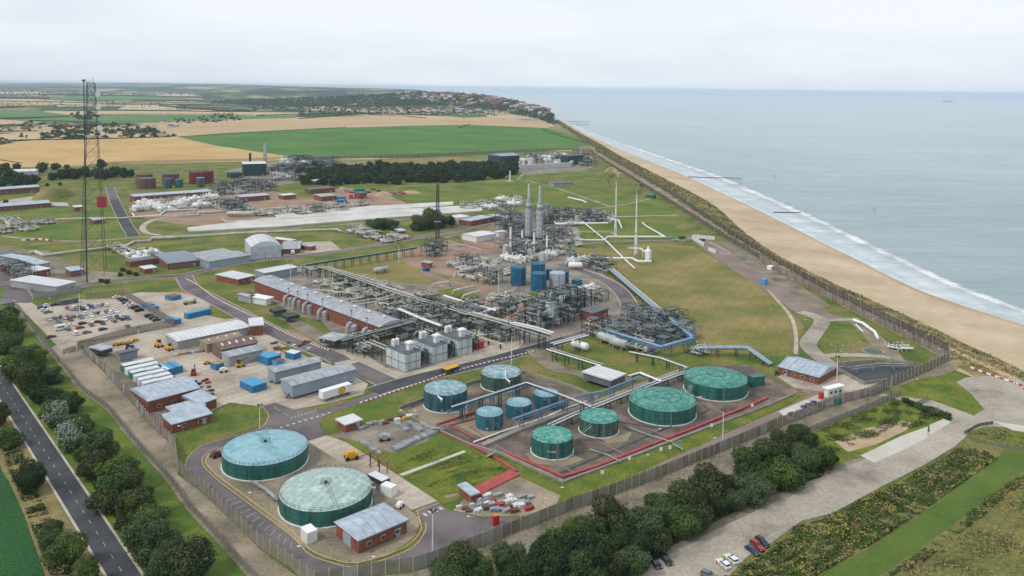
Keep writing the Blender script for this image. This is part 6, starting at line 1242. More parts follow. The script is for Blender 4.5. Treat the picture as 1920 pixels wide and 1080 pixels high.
wm = MB().lathe((0, 0, 0), [(.31, -.11), (.33, -.08), (.33, .08), (.31, .11)], 14, 'x', R(90)).mesh('tyre', 'tyre'); rm = MB().lathe((0, 0, 0), [(.19, -.125), (.19, .125)], 10, 'x', R(90)).mesh('rim', 'rim')
for k in ('hatch', 'suv', 'van', 'saloon'):
    b, g, lo = car_body(k); CB[k] = ({c: None for c in CARPAINT}, b, g.mesh('windows', 'glass_dark'), lo)
hl = MB().box((0, 0, 0), (.08, .34, .16)).mesh('headlight', 'lamp_clear'); tl = MB().box((0, 0, 0), (.08, .28, .2)).mesh('tail_light', 'lamp_red')
def car(px, py, heading, colour, kind='hatch', base=None, group='cars in the car park', near=False, loc=None):
    """heading: world angle of the bonnet"""
    t = thing('parked_car', P(px, py) if loc is None else loc, base or ('%s parked %s' % (colour, {'hatch': 'hatchback', 'suv': 'estate car', 'van': 'van', 'saloon': 'saloon'}[kind])), 'van' if kind == 'van' else 'car', group, rz=heading)
    ms, b, gm, lo = CB[kind]
    if ms[colour] is None: ms[colour] = b.mesh('body', 'paint_' + colour.replace(' ', '_'))
    link('body', ms[colour], t); link('windows', gm, t); fx = lo[-1][0]; rx = lo[0][0]
    for sx in (1, -1):
        for sy in (1, -1):
            w_ = link('wheel', wm, t, (sx * abs(fx) * .63, sy * .82, .33)); 
            if near: link('rim', rm, w_)
    for sy in (1, -1):
        link('headlight', hl, t, (fx - .02, sy * .6, .62)); link('tail_light', tl, t, (rx + .0, sy * .62, .72))
    return t
rc = random.Random(3)
aA = P(150, 640); aB = P(325, 608); ang1 = math.atan2((aB - aA).y, (aB - aA).x)      # along the near fence
aC = P(235, 556); ang2 = math.atan2((aB - aC).y, (aB - aC).x)
CARS = [  # zoomed list (x,y in photo px, colour, kind, orientation)
 (89, 574, 'white', 'hatch', 2), (103, 573, 'black', 'suv', 2), (79, 579, 'navy', 'suv', 2), (83, 583.5, 'white', 'suv', 2), (90, 587, 'grey', 'saloon', 2),
 (127, 580, 'red', 'hatch', 1), (134, 582, 'pale blue', 'hatch', 1), (137, 578.5, 'white', 'suv', 1), (144, 581.5, 'grey', 'hatch', 1), (150, 578, 'maroon', 'hatch', 1), (155, 581, 'navy', 'suv', 1), (162, 579, 'white', 'hatch', 1), (167, 575.5, 'black', 'hatch', 1), (173, 577.5, 'blue', 'suv', 1), (185, 575, 'silver', 'suv', 1), (192, 572.5, 'grey', 'hatch', 1), (199, 574, 'white', 'hatch', 1),
 (158, 590, 'white', 'suv', 1), (152, 597, 'grey', 'suv', 1), (172, 594, 'white', 'hatch', 1), (177, 588, 'silver', 'hatch', 1), (185, 588.5, 'black', 'hatch', 1), (191, 590.5, 'white', 'saloon', 1), (200, 586, 'grey', 'suv', 1), (206, 588, 'white', 'suv', 1), (211, 583, 'white', 'hatch', 1), (218, 586, 'white', 'hatch', 1),
 (92, 601, 'silver', 'hatch', 1), (103, 598, 'grey', 'hatch', 1), (110, 604, 'grey', 'saloon', 1), (115, 597, 'black', 'hatch', 1), (126, 596, 'maroon', 'hatch', 1), (132, 601, 'maroon', 'suv', 1), (138, 595, 'grey', 'hatch', 1), (121, 598, 'silver', 'hatch', 1),
 (220, 597, 'navy', 'suv', 1), (228, 600, 'black', 'hatch', 1), (233, 596, 'pale blue', 'hatch', 1), (240, 599, 'blue', 'suv', 1), (205, 597, 'silver', 'suv', 1), (214, 604, 'grey', 'suv', 1), (196, 601, 'white', 'suv', 1),
 (133, 612, 'white', 'hatch', 2), (155, 608, 'black', 'hatch', 2), (150, 616, 'red', 'hatch', 2), (171, 611, 'grey', 'suv', 1), (172, 604, 'white', 'hatch', 1), (184, 605, 'red', 'hatch', 2), (192, 608, 'black', 'suv', 1), (128, 619, 'grey', 'hatch', 1), (108, 614, 'silver', 'hatch', 1), (163, 625, 'grey', 'hatch', 2), (141, 628, 'white', 'van', 1), (193, 619, 'navy', 'hatch', 2), (96, 633, 'maroon', 'saloon', 3),
 (219, 558.5, 'white', 'saloon', 2), (226, 561.5, 'maroon', 'hatch', 2), (232, 564.5, 'black', 'suv', 2), (237, 569.5, 'navy', 'suv', 2), (242, 573, 'white', 'suv', 2), (246, 577.5, 'silver', 'saloon', 2), (254, 579, 'black', 'van', 2), (261, 584, 'black', 'van', 2), (279, 594, 'black', 'suv', 2), (287, 598, 'navy', 'suv', 2), (293, 602, 'green', 'suv', 2), (239, 613, 'grey', 'hatch', 1),
]
th_n = math.atan2((aB - aA).y, (aB - aA).x)
for x, y, c, k, o_ in CARS:
    hd = {1: ang2 + rc.choice((0, math.pi)), 2: ang1 + .12, 3: ang1 + .05}[o_] + rc.uniform(-.06, .06); car(x, y, hd, c, k)
b = P(113, 619); t = thing('caravan', b, 'white camper van parked in the nearest corner of the car park', 'camper van', rz=ang1); child('body', MB().box((0, 0, .4), (5, 2.1, 2.2)), 'white_paint', t); child('window', MB().box((0, -1.06, 1.5), (3, .04, .6)), 'glass_dark', t)
for sx in (-1, 1):
    for sy in (-1, 1): link('wheel', wm, t, (sx * 1.7, sy * .95, .33))
q = P(1251, 1041) - P(1489, 926); a_road = math.atan2(q.y, q.x); perp = a_road + R(90)
A1 = math.atan2((P(1232, 1062) - P(1218, 1046)).y, (P(1232, 1062) - P(1218, 1046)).x)
car(1229, 1060, A1, 'black', 'saloon', 'black saloon at the left end of the parking area, nearer to the trees', 'cars on the concrete parking area', True)
car(1249, 1054, A1, 'black', 'suv', 'black estate car beside the tree belt, right of the black saloon', 'cars on the concrete parking area', True)
car(1411, 1036, A1 + .1, 'navy', 'saloon', 'dark blue saloon right of the police cars', 'cars on the concrete parking area', True)
car(1420, 1028, A1 + .1, 'red', 'suv', 'bright red estate car between two dark cars', 'cars on the concrete parking area', True)
car(1429, 1021, A1 + .1, 'black', 'suv', 'black car rightmost on the concrete parking area', 'cars on the concrete parking area', True)
car(1330, 1084, A1 + .6, 'grey', 'suv', 'grey car cut off by the bottom edge of the photo', 'cars on the concrete parking area', True)
for x, y, d_ in ((1356, 1062, 'white police pickup with yellow and blue markings, nearer of the two'), (1371, 1053, 'white police pickup with yellow and blue markings, farther of the two')):
    t = car(x, y, A1 + math.pi + .08, 'white', 'suv', d_, 'police pickups', True)
    mats_ = ['safety_yellow', 'paint_blue']; mb = MB()
    for s_ in (-1, 1):
        for i in range(6):
            mb.k = i % 2; x0 = -2.0 + i * .66
            f_ = [(x0, s_ * .905, .55), (x0 + .64, s_ * .905, .55), (x0 + .64, s_ * .898, .88), (x0, s_ * .898, .88)]; mb.face(f_ if s_ < 0 else f_[::-1])
    mb.k = 0; mb.face([(1.0, -.5, 1.06), (1.8, -.5, 1.03), (1.8, .5, 1.03), (1.0, .5, 1.06)]); child('checker_marking', mb, mats_, t); mb = MB(); mb.box((-.2, 0, 1.745), (.3, 1.1, .12)); child('light_bar', mb, 'paint_blue', t); mb = MB(); mb.box((-1.5, 0, 1.70), (1.2, 1.1, .06)); child('rear_roof', mb, 'white_plain', t)
# fire vehicle, lorry, tankers and plant
def lorry(base, x, y, hd, cab, body, ln=7, bh=2.6, name='lorry', cat='lorry', z=.9):
    t = thing(name, P(x, y), base, cat, rz=hd); child('cab', MB().box((ln / 2 + .9, 0, .6), (1.8, 2.3, 2.3)), cab, t); child('windscreen', MB().box((ln / 2 + 1.82, 0, 1.8), (.04, 2.0, .8)), 'glass_dark', t); child('box_body', MB().box((-.1, 0, z), (ln, 2.4, bh)), body, t); child('chassis', MB().box((0, 0, .5), (ln + 1, 1.2, .35)), 'dark_steel', t)
    for sx in (-.3, .1, .55):
        for sy in (-1, 1): o = link('wheel', wm, t, (sx * ln, sy * 1.05, .5)); o.scale = (1.5,) * 3
    return t
aw = ang1
lorry('red fire engine parked beside the fabric hangar', 555, 474, 1.9, 'red_paint', 'red_paint', 4.5, 2.0, 'fire_engine', 'fire engine'); lorry('white and green ambulance beside the fire engine', 549, 477, 1.9, 'white_paint', 'white_paint', 4, 1.8, 'ambulance', 'ambulance')
lorry('white articulated lorry parked left of the crimson screen', 111, 388, 0, 'white_plain', 'white_plain', 15, 3.0)
def cont(base, a, b, c, h, m_, top=None, name='shipping_container', cat='container', zb=0.0, group=None, ribs=True):
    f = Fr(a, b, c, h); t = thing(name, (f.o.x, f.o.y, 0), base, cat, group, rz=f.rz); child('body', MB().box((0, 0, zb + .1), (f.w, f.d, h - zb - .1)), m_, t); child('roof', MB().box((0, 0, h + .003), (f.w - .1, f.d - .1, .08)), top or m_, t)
    mb = MB(); n = max(2, int(f.w / 1.2))
    for s_ in (-1, 1):
        for i in range(n): mb.box((-f.w / 2 + f.w * (i + .5) / n, s_ * (f.d / 2 + .03), zb + .2), (.14, .08, h - zb - .3))
    child('side_ribs', mb, m_, t) if ribs and f.w > 7 else None
    for s_ in (-1, 1): child('door', MB().box((s_ * (f.w / 2 + .03), 0, zb + .2), (.05, f.d * .92, h - zb - .35)), m_, t)
    return t, f
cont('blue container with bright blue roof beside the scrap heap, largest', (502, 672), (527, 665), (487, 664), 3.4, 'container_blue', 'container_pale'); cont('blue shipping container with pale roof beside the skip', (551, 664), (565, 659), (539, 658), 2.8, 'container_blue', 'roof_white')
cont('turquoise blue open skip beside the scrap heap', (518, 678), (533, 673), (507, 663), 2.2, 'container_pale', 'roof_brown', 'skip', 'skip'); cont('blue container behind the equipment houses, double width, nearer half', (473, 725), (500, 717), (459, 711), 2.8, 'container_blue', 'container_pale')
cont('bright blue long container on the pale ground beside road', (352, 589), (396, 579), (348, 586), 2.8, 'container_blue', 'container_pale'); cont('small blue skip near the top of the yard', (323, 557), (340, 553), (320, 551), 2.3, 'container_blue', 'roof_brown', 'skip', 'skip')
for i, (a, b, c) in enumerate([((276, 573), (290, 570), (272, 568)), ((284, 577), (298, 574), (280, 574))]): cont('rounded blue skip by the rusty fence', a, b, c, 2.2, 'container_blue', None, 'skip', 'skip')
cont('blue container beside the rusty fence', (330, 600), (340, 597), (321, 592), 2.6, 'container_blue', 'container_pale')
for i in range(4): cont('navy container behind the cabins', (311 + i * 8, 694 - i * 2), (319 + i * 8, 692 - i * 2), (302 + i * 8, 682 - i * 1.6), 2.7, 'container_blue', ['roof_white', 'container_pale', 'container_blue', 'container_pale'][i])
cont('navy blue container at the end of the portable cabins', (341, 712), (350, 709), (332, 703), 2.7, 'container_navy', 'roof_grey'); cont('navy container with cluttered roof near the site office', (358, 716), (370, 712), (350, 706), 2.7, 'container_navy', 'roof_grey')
t, f = cont('long white container lettered with a red and yellow shell emblem', (606, 735.5), (660, 719.5), (599, 731), 4.2, 'white_plain', 'white_plain', zb=1.2)
for sx in (-.42, -.1, .2, .42):
    child('leg', MB().box((f.w * sx, 0, 0), (.3, f.d * .9, 1.3)), 'galv', t)
# scalloped emblem on the near side
sy = -1 if f.sy > 0 else 1
def shellpts(r, rz=0): 
    p = []
    for i in range(15): q = R(-40 + 260 * i / 14); k = 1 + (.10 if i % 2 else 0); p.append((r * k * math.cos(q), r * k * math.sin(q) + r * .05))
    p += [(-r * .35, -r * 1.0), (r * .35, -r * 1.0)]; return p
for rr, m_, dd in ((1.45, 'red_paint', .035), (1.12, 'safety_yellow', .05)):
    mb = MB(); pts = [(f.w * .14 + x, sy * (f.d / 2 + .07 + dd), 2.75 + y) for x, y in shellpts(rr)]; mb.face(pts if sy < 0 else pts[::-1]); child('shell_emblem', mb, m_, t)
mb = MB()
for k in range(-3, 4):
    q = R(90 + k * 22); mb.tube([(f.w * .14, sy * (f.d / 2 + .13), 2.0), (f.w * .14 + 1.1 * math.cos(q), sy * (f.d / 2 + .13), 2.75 + 1.05 * math.sin(q))], .035, 4)
child('emblem_ribs', mb, 'red_paint', t)
# portable cabins, two columns
for i in range(8):
    ax, ay = 244 + i * 7.6, 689 + i * 6.6
    cont('pale roofed portable cabin, left column', (ax - 12, ay - 2), (ax + 16, ay - 8.5), (ax - 17, ay - 6.5), 2.7, ['container_green', 'lamp_clear', 'container_green', 'clad_pale'][i % 4] if i < 4 else 'clad_pale', 'roof_white', 'portable_cabin', 'cabin', group='portable cabins by the wall') if i not in (6, 7) else None
    cont('pale roofed portable cabin, right column', (ax + 17, ay - 8), (ax + 47, ay - 15), (ax + 12, ay - 12.5), 2.7, 'clad_pale', 'roof_white', 'portable_cabin', 'cabin', group='portable cabins by the wall')
def machine(base, x, y, m_, kind, hd=0.5, s=1.0):
    t = thing(kind, P(x, y), base, kind.replace('_', ' '), rz=hd); t.scale = (s,) * 3
    if kind == 'dumper' or kind == 'compressor': child('body', MB().prism([(-1.3, -.8), (1.3, -.8), (1.5, 0), (1.3, .8), (-1.3, .8)], .5, 1.5), m_, t); child('hood', MB().box((-.2, 0, 1.503), (1.4, 1.3, .35)), m_, t)
    elif kind == 'tractor': child('bonnet', MB().box((.8, 0, .8), (1.6, .8, .8)), m_, t); child('cab', MB().box((-.6, 0, .9), (1.3, 1.4, 1.7)), 'glass_dark', t); child('cab_roof', MB().box((-.6, 0, 2.603), (1.5, 1.6, .15)), m_, t)
    elif kind == 'telehandler' or kind == 'forklift': child('body', MB().box((-.5, 0, .6), (2.6, 1.8, .9)), m_, t); child('cab', MB().box((-.6, .3, 1.503), (1.2, 1.0, 1.1)), 'glass_dark', t); child('boom', MB().tube([(-1.5, -.5, 1.9), (2.8, -.5, 1.5 if kind == 'telehandler' else 3.2)], .22, 4), m_ if kind == 'telehandler' else 'dark_steel', t)
    elif kind == 'tanker': child('vessel', MB().hvessel((0, 0, 1.7), 5, 1.0), 'cream_pipe', t, True); child('chassis', MB().box((0, 0, .6), (6, 1.4, .3)), 'dark_steel', t)
    for sx in (-1, 1):
        for sy in (-1, 1): o = link('wheel', wm, t, (sx * (1.0 if kind != 'tanker' else 2), sy * .85, .45)); o.scale = (1.4,) * 3
for x, y, d_ in ((218, 648, 'yellow site machine'), (231, 646, 'large yellow site machine'), (243, 644, 'small yellow site machine'), (255, 640, 'yellow site machine')): machine(d_, x, y, 'yellow_plant', 'dumper', .3, .95)
machine('blue tractor beside the grey walled enclosure', 243, 655, 'paint_blue', 'tractor', .4, 1.2); machine('yellow telehandler in front of the white roofed warehouse', 298, 651, 'yellow_plant', 'telehandler', -.7, 1.3); machine('yellow telehandler boom unit close to the warehouse corner', 318, 657, 'yellow_plant', 'telehandler', -.7, 1.2)
machine('yellow and black forklift beside the grey corrugated shed', 451, 688, 'yellow_plant', 'forklift', .6, 1.15); machine('red forklift near the navy containers', 363, 703, 'red_paint', 'forklift', 2, 1.1); machine('white bowser in front of the grey corrugated shed', 419, 698, 'white_paint', 'compressor', .5, 1.1); machine('rusty red pump unit at the left of the pale blue roofed tank', 405, 857, 'tank_rust', 'compressor', .9, 1.1)
machine('small yellow machine beside the blue box', 388, 683, 'yellow_plant', 'compressor', .5, .9); machine('yellow generator beside the concrete apron', 659, 861, 'yellow_plant', 'compressor', .4, 1.5); machine('white tanker wagon parked near the yard road', 356, 570, 'cream_pipe', 'tanker', ang1, 1.2); machine('dark quad vehicle beside the brick building near the beach', 1457, 704, 'dark_steel', 'tractor', 1, .8)
machine('white survey vehicle in the scrap yard centre', 721, 826, 'clad_grey', 'compressor', .3, 1.3); machine('white wheeled unit beside the brick pump house', 749, 952, 'white_plain', 'compressor', 1.2, .9)
t, f = cont('white roofed generator trailer on the concrete apron', (716, 903), (731, 896), (697, 886), 3.0, 'dark_steel', 'roof_white', 'generator', 'generator', zb=1.6); t, f = cont('white trailer behind the generator trailer on the concrete apron', (734, 916), (745, 909), (721, 904), 3.0, 'white_plain', 'white_plain', 'trailer', 'trailer')
t, f = cont('orange covered black skip beside the white turbine blocks', (838, 694), (862, 686), (833, 688), 2.0, 'dark_steel', 'yellow_plant', 'skip', 'skip'); cont('red container beside the white turbine blocks', (893, 644), (908, 640), (890, 640), 3.2, 'red_paint'); cont('blue box beside the grey corrugated shed', (405, 684), (420, 680), (399, 678), 2.6, 'container_blue', 'roof_tan')
cont('blue cabin in the northern yard, left of pair', (637, 370), (648, 369), (635, 368), 4, 'container_blue'); cont('blue cabin in the northern yard, nearer of pair', (637, 376), (650, 374), (636, 374), 4, 'container_blue'); cont('green roofed cabin in northern yard', (668, 355), (684, 354), (667, 353), 4, 'container_green'); cont('red cabin in northern yard', (655, 366), (660, 366), (654, 364), 4, 'red_paint')
cont('crimson red box at the edge of the storage ground', (926, 969), (936, 967), (925, 964), 2.8, 'red_paint', 'orange'); cont('green box beside the white cabin', (1570, 750), (1578, 747), (1565, 748), 2.4, 'tank_green'); cont('orange red box left of the white cabin', (1541, 738), (1545, 736), (1537, 735), 2.6, 'red_paint')
cont('blue drums cluster beside the brick hut', (798, 504), (806, 503), (791, 502), 2.0, 'container_navy'); cont('blue portable toilet on the coastal work area', (1434, 525), (1440, 523), (1430, 522), 3.5, 'container_pale')
cont('light box beside the coastal fence', (1446, 500), (1452, 498), (1443, 497), 2.5, 'white_plain'); cont('small dark green booth, upper one beside the coast fence', (1200, 345), (1204, 344), (1197, 343), 3.5, 'tank_green'); cont('small dark green booth, lower one beside the coast fence', (1224, 366), (1230, 365), (1219, 363), 4, 'tank_green')
a = P(191, 389); hh = hgt(191, 389, 369); t = thing('crimson_screen', a, 'bright crimson square screen behind the lattice tower', 'screen'); child('sheet', MB().box((0, 0, .2), (9.5, .5, hh)), 'deep_red', t); child('post', MB().box((-4, .5, 0), (.3, .3, hh)), 'dark_steel', t); child('post', MB().box((4, .5, 0), (.3, .3, hh)), 'dark_steel', t)
# piles and pallets
def pallets(base, pts, mats_, size=(2.6, 1.6, .9), seed=1, hd=.6, group=None, cat='pallet stack'):
    rnd = random.Random(seed)
    for x, y in pts:
        t = thing('pallet_stack', P(x, y), base, cat, group, rz=hd + rnd.uniform(-.2, .2)); m_ = rnd.choice(mats_); s_ = [q * rnd.uniform(.75, 1.25) for q in size]
        child('load', MB().box((0, 0, .16), (s_[0], s_[1], s_[2])), m_, t); child('base', MB().box((0, 0, 0), (s_[0] * 1.05, s_[1] * 1.05, .15)), 'timber', t)
        mb = MB()
        for i in range(3): mb.box((s_[0] * (-.35 + .35 * i), 0, .16), (.12, s_[1] + .04, s_[2] + .03))
        child('strap', mb, 'dark_steel', t)
rp_ = random.Random(8)
pallets('grey bundled load on pallet', [(678 + i * 7.5 + rp_.uniform(-2, 2), 803 - i * 1.7 + rp_.uniform(-3, 3)) for i in range(14)], ['galv', 'roof_grey', 'white_paint', 'tank_rust', 'galv', 'clad_grey', 'yellow_plant'], (2.2, 1.5, .9), 3, .5, 'loads in the scrap yard')
pallets('long grey scaffold bundle', [(742 + i * 6.6, 843 - i * 2.9) for i in range(12)] + [(745 + i * 8, 797 + (i % 3) * 5) for i in range(9)] + [(680 + i * 5, 832 + i * 3.2) for i in range(7)], ['galv', 'roof_grey', 'galv', 'clad_grey'], (3.0, 1.5, .8), 4, -.9, 'loads in the scrap yard')
pallets('palletised load on gravel', [(900 + (i % 8) * 13 + rp_.uniform(-4, 4), 930 + (i // 8) * 9 + (i % 8) * .8 + rp_.uniform(-3, 3)) for i in range(30)], ['white_paint', 'galv', 'clad_grey', 'roof_grey', 'tank_rust', 'red_paint', 'white_plain', 'galv'], (2.4, 1.4, .9), 5, .5, 'loads on the storage ground')
pallets('small load on pallet', [(861, 952), (872, 955), (879, 960), (885, 949), (899, 958), (905, 952), (893, 962)], ['white_paint', 'orange', 'white_plain', 'tank_rust'], (1.6, 1.2, .6), 6, .2, 'loads on the storage ground')
pallets('rusty frame on storage pad', [(1508, 765), (1518, 760), (1526, 757), (1534, 760), (1540, 764), (1500, 775), (1484, 778), (1492, 782)], ['tank_rust', 'container_navy', 'roof_tan', 'dark_steel'], (2.6, 1.6, .7), 7, .4, 'loads on the storage pad')
pallets('scrap bundle in yard', [(555 + rp_.uniform(-45, 25), 655 + rp_.uniform(-13, 10)) for _ in range(16)] + [(525 + rp_.uniform(-10, 25), 655 + rp_.uniform(-4, 5)) for _ in range(8)], ['orange', 'tank_rust', 'container_green', 'dark_steel', 'yellow_plant', 'galv', 'white_paint', 'dark_steel'], (1.9, 1.3, .7), 8, .5, 'loads on the contractor yard')
pallets('small pile of oddments', [(380 + rp_.uniform(-14, 20), 725 + rp_.uniform(-12, 16)) for _ in range(14)], ['dark_steel', 'galv', 'red_paint', 'white_paint', 'tank_rust'], (1.6, 1.1, .6), 9, .5, 'loads near the site office')
pallets('low load beside warehouse', [(330 + i * 8, 667 - i * 1.2) for i in range(8)], ['dark_steel', 'galv', 'yellow_plant', 'white_paint'], (1.8, 1.2, .9), 10, .4, 'loads beside the warehouse')
pallets('rubble pile in work area', [(1255 + i * 12, 447 + (i % 2) * 5) for i in range(7)], ['dark_steel', 'white_paint', 'red_paint', 'galv'], (5, 2.5, 1.5), 11, .2, 'loads at the coastal work area'); pallets('dark crate in northern yard', [(640 + i * 10, 356 + (i % 3) * 3) for i in range(8)] + [(740 + i * 4, 362 + (i % 3) * 2) for i in range(5)], ['dark_steel', 'red_paint', 'white_paint', 'galv'], (5, 3, 2), 12, .2, 'loads in the northern yard')
# earth mounds
def mound(base, x, y, rx, ry, h, m_='dune'):
    c = P(x, y); k = depth(c) / F; a = rx * k; b = ry * k / (H0 / depth(c)); rnd = random.Random(int(x)); mb = MB(); n = 26; rr = [(1, 0), (.82, .35), (.6, .72), (.35, .95), (.05, 1.0)]
    for r_, z in rr:
        for i in range(n): q = 2 * math.pi * i / n; w_ = 1 + .08 * math.sin(3 * q + x) + rnd.uniform(-.03, .03); mb.v.append((a * r_ * w_ * math.cos(q), b * r_ * w_ * math.sin(q), h * z))
    for j in range(4):
        for i in range(n): i2 = (i + 1) % n; mb.f.append((j * n + i, j * n + i2, (j + 1) * n + i2, (j + 1) * n + i)); mb.m.append(0)
    mb.f.append(tuple(4 * n + i for i in range(n))); mb.m.append(0); o = link('mound', mb.mesh('mound', m_, True), None, (c.x, c.y, 0)); o['kind'] = 'structure'; return o
mound('', 100, 370, 34, 7, 11, 'dry_meadow'); mound('', 1147, 322, 14, 4, 6); mound('', 1160, 330, 12, 3, 5); mound('', 1290, 428, 26, 4, 4, 'rough_meadow'); mound('', 718, 366, 16, 3, 4, 'dirt_spoil'); mound('', 770, 362, 20, 1.5, 3, 'dirt_spoil')
# turf ring bank on the northern lawn
for nm_, cx, cy, rx, ry, hb, m_ in (('turf_bank', 1168, 349, 31, 16, 4, 'rough_meadow'), ('turf_bank', 1055, 342, 32, 5, 2, 'rough_meadow')):
    pts = []; c = P(cx, cy)
    for i in range(33): q = 2 * math.pi * i / 32; p = P(cx + rx * math.cos(q), cy + ry * math.sin(q) + (rx * math.cos(q)) * .25); pts.append((p.x, p.y))
    L1, R1 = offsets(pts, 9); mb = MB(); n = len(pts)
    mb.v = [(a[0], a[1], 0) for a in L1] + [(a[0], a[1], hb) for a in pts] + [(a[0], a[1], 0) for a in R1]
    for j in range(2):
        for i in range(n - 1): mb.f.append((j * n + i, (j + 1) * n + i, (j + 1) * n + i + 1, j * n + i + 1)); mb.m.append(0)
    struct(nm_, mb.mesh(nm_, m_))

for a, b, c, d_ in (((514, 584), (537, 580), (510, 578), 'green louvred cooler on legs beside the compressor hall, farther of pair'), ((539, 595), (562, 590), (536, 588), 'green louvred cooler on legs beside the compressor hall, nearer of pair')):
    cont(d_, a, b, c, 3.4, 'clad_green', 'dark_steel', 'air_cooler', 'cooler', zb=1.8)
building('cycle_shelter', 'long low dark shelter at the back of the car park', 'shelter', (113, 566), (147, 560), (112, 563), 2.3, 'flat', wall='timber', rmat='roof_dark', seams=False, door=False, ov=.2)
# ------------------------------------------------------------------ pipes and racks
PM = {}
def pipeline(base, pts, z, r=.35, m_='cream_pipe', sup=8, smat='galv', n=7, name='pipeline', up=None):
    """pts: pixels at level z (or (x,y,z) triples)"""
    W = [P(p[0], p[1], p[2] if len(p) > 2 else z) for p in pts]; o = W[0].copy(); o.z = 0; t = thing(name, o, base, 'pipeline'); child('pipe', MB().tube([p - o for p in W], r, n), m_, t, True)
    if sup:
        for a, b in zip(W[:-1], W[1:]):
            ln = (b - a).length; k = int(ln / sup); 
            if abs(a.z - b.z) > 1: continue
            for i in range(min(k, 45)):
                p = a.lerp(b, (i + .5) / k) - o; key = ('sup', round(p.z, 1), smat); 
                if key not in PM: PM[key] = MB().box((0, 0, 0), (.25, .9 if p.z < 3 else .3, max(.2, p.z - r))).mesh('support', smat)
                link('support', PM[key], t, (p.x, p.y, 0), math.atan2((b - a).y, (b - a).x))
    return t
def rack(base, pts, z, wd, pipes, bay=6.5, smat='green_steel', top=0.0, truss=False, name='pipe_rack', deck=None):
    W = [P(p[0], p[1], p[2] if len(p) > 2 else z) for p in pts]; o = W[0].copy(); o.z = 0; t = thing(name, o, base, 'pipe rack')
    def off(d, dz):
        xy = [(p.x, p.y) for p in W]; out_ = []
        for i, p in enumerate(W):
            a = W[max(i - 1, 0)]; b = W[min(i + 1, len(W) - 1)]; v = Vector((b.x - a.x, b.y - a.y, 0)); v.normalize(); out_.append(Vector((p.x - v.y * d - o.x, p.y + v.x * d - o.y, p.z + dz)))
        return out_
    for d, dz, r, m_ in pipes: child('pipe', MB().tube(off(d, dz), r, 7), m_, t, True)
    for d in (-wd / 2, wd / 2): child('beam', MB().tube(off(d, -.25), .16, 4), smat, t)
    if truss:
        for d in (-wd / 2, wd / 2): child('handrail', MB().tube(off(d, 1.1), .05, 4), smat, t)
    if deck: 
        a_, b_ = off(-wd / 2, .06), off(wd / 2, .06); mb = MB()
        for i in range(len(a_) - 1): mb.face([a_[i], b_[i], b_[i + 1], a_[i + 1]])
        child('walkway', mb, deck, t)
    for i, (a, b) in enumerate(zip(W[:-1], W[1:])):
        ln = (b - a).length; k = max(1, int(ln / bay))
        for j in range(min(k, 30)):
            p = a.lerp(b, (j + .5) / k) - o; key = ('portal', round(p.z, 1), wd, smat)
            if key not in PM:
                mb = MB()
                for s_ in (-1, 1): mb.box((0, s_ * wd / 2, 0), (.28, .28, p.z))
                mb.box((0, 0, p.z - .5), (.24, wd, .3)); mb.box((0, 0, p.z * .55), (.2, wd, .2)); mb.tube([(0, -wd / 2, .2), (0, wd / 2, p.z * .5)], .08, 4)
                PM[key] = mb.mesh('portal_frame', smat)
            link('portal_frame', PM[key], t, (p.x, p.y, 0), math.atan2((b - a).y, (b - a).x))
    return t
WP = [(-1.7, .35, .2, 'cream_pipe'), (-.75, .3, .16, 'grey_pipe'), (.1, .3, .16, 'green_steel'), (1.0, .35, .22, 'cream_pipe'), (1.75, .2, .12, 'grey_pipe')]
GPp = [(-1.0, .3, .28, 'grey_pipe'), (0, .3, .25, 'green_steel'), (1.0, .3, .3, 'cream_pipe')]
rack('green steel pipe rack crossing the dry lawn', [(566, 499), (620, 490), (700, 478), (780, 465)], 5.5, 2.6, [(-.7, .35, .45, 'green_steel'), (.6, .35, .4, 'pale_blue_pipe')])
rack('green pipe rack behind the fabric hangar road, running to the process pipework', [(566, 499), (585, 507), (612, 502), (660, 515), (700, 528)], 5.5, 2.6, GPp)
rack('long main pipe rack along the middle of the process area', [(600, 500), (655, 517), (700, 533), (745, 549), (790, 562), (840, 577), (880, 590)], 6.5, 4.5, WP)
rack('main pipe rack leading from the turbine blocks to the pipe bridge', [(880, 588), (930, 602), (975, 615), (1028, 631)], 6.5, 4, WP + [(2.4, .5, .25, 'white_paint')])
rack('upper pipe rack with bright white pipes bending down by the road', [(960, 606), (1000, 615), (1035, 626)], 9, 4, [(-1.8, .3, .2, 'white_plain'), (-.7, .3, .15, 'grey_pipe'), (.4, .3, .2, 'white_paint'), (1.6, .3, .22, 'white_plain')])
rack('pipe bridge with white pipes going right over the road', [(1035, 646), (1065, 638), (1100, 629)], 6, 3, [(-1.0, .35, .28, 'white_plain'), (0, .3, .2, 'blue_steel'), (1.0, .35, .26, 'white_paint')])
rack('broad white pipe run falling towards the open canopy', [(1028, 655), (1075, 669), (1130, 686)], 4.5, 3, [(-1.1, .35, .27, 'white_plain'), (.1, .3, .16, 'green_steel'), (1.2, .3, .2, 'cream_pipe')])
rack('green pipe rack along the near side of the brick hall', [(640, 640), (700, 624), (760, 608), (830, 590)], 6.5, 4, [(-1.3, .3, .25, 'green_steel'), (-.3, .35, .22, 'cream_pipe'), (.7, .3, .2, 'green_steel'), (1.5, .35, .2, 'grey_pipe')])
rack('short pipe rack in front of the brick hall end', [(692, 640), (715, 649), (728, 655)], 6, 3, WP)
rack('twin white pipes on a rack beside the green rack', [(748, 580), (790, 598), (828, 612)], 7, 2.5, [(-.6, .4, .42, 'white_plain'), (.6, .4, .36, 'cream_pipe')])
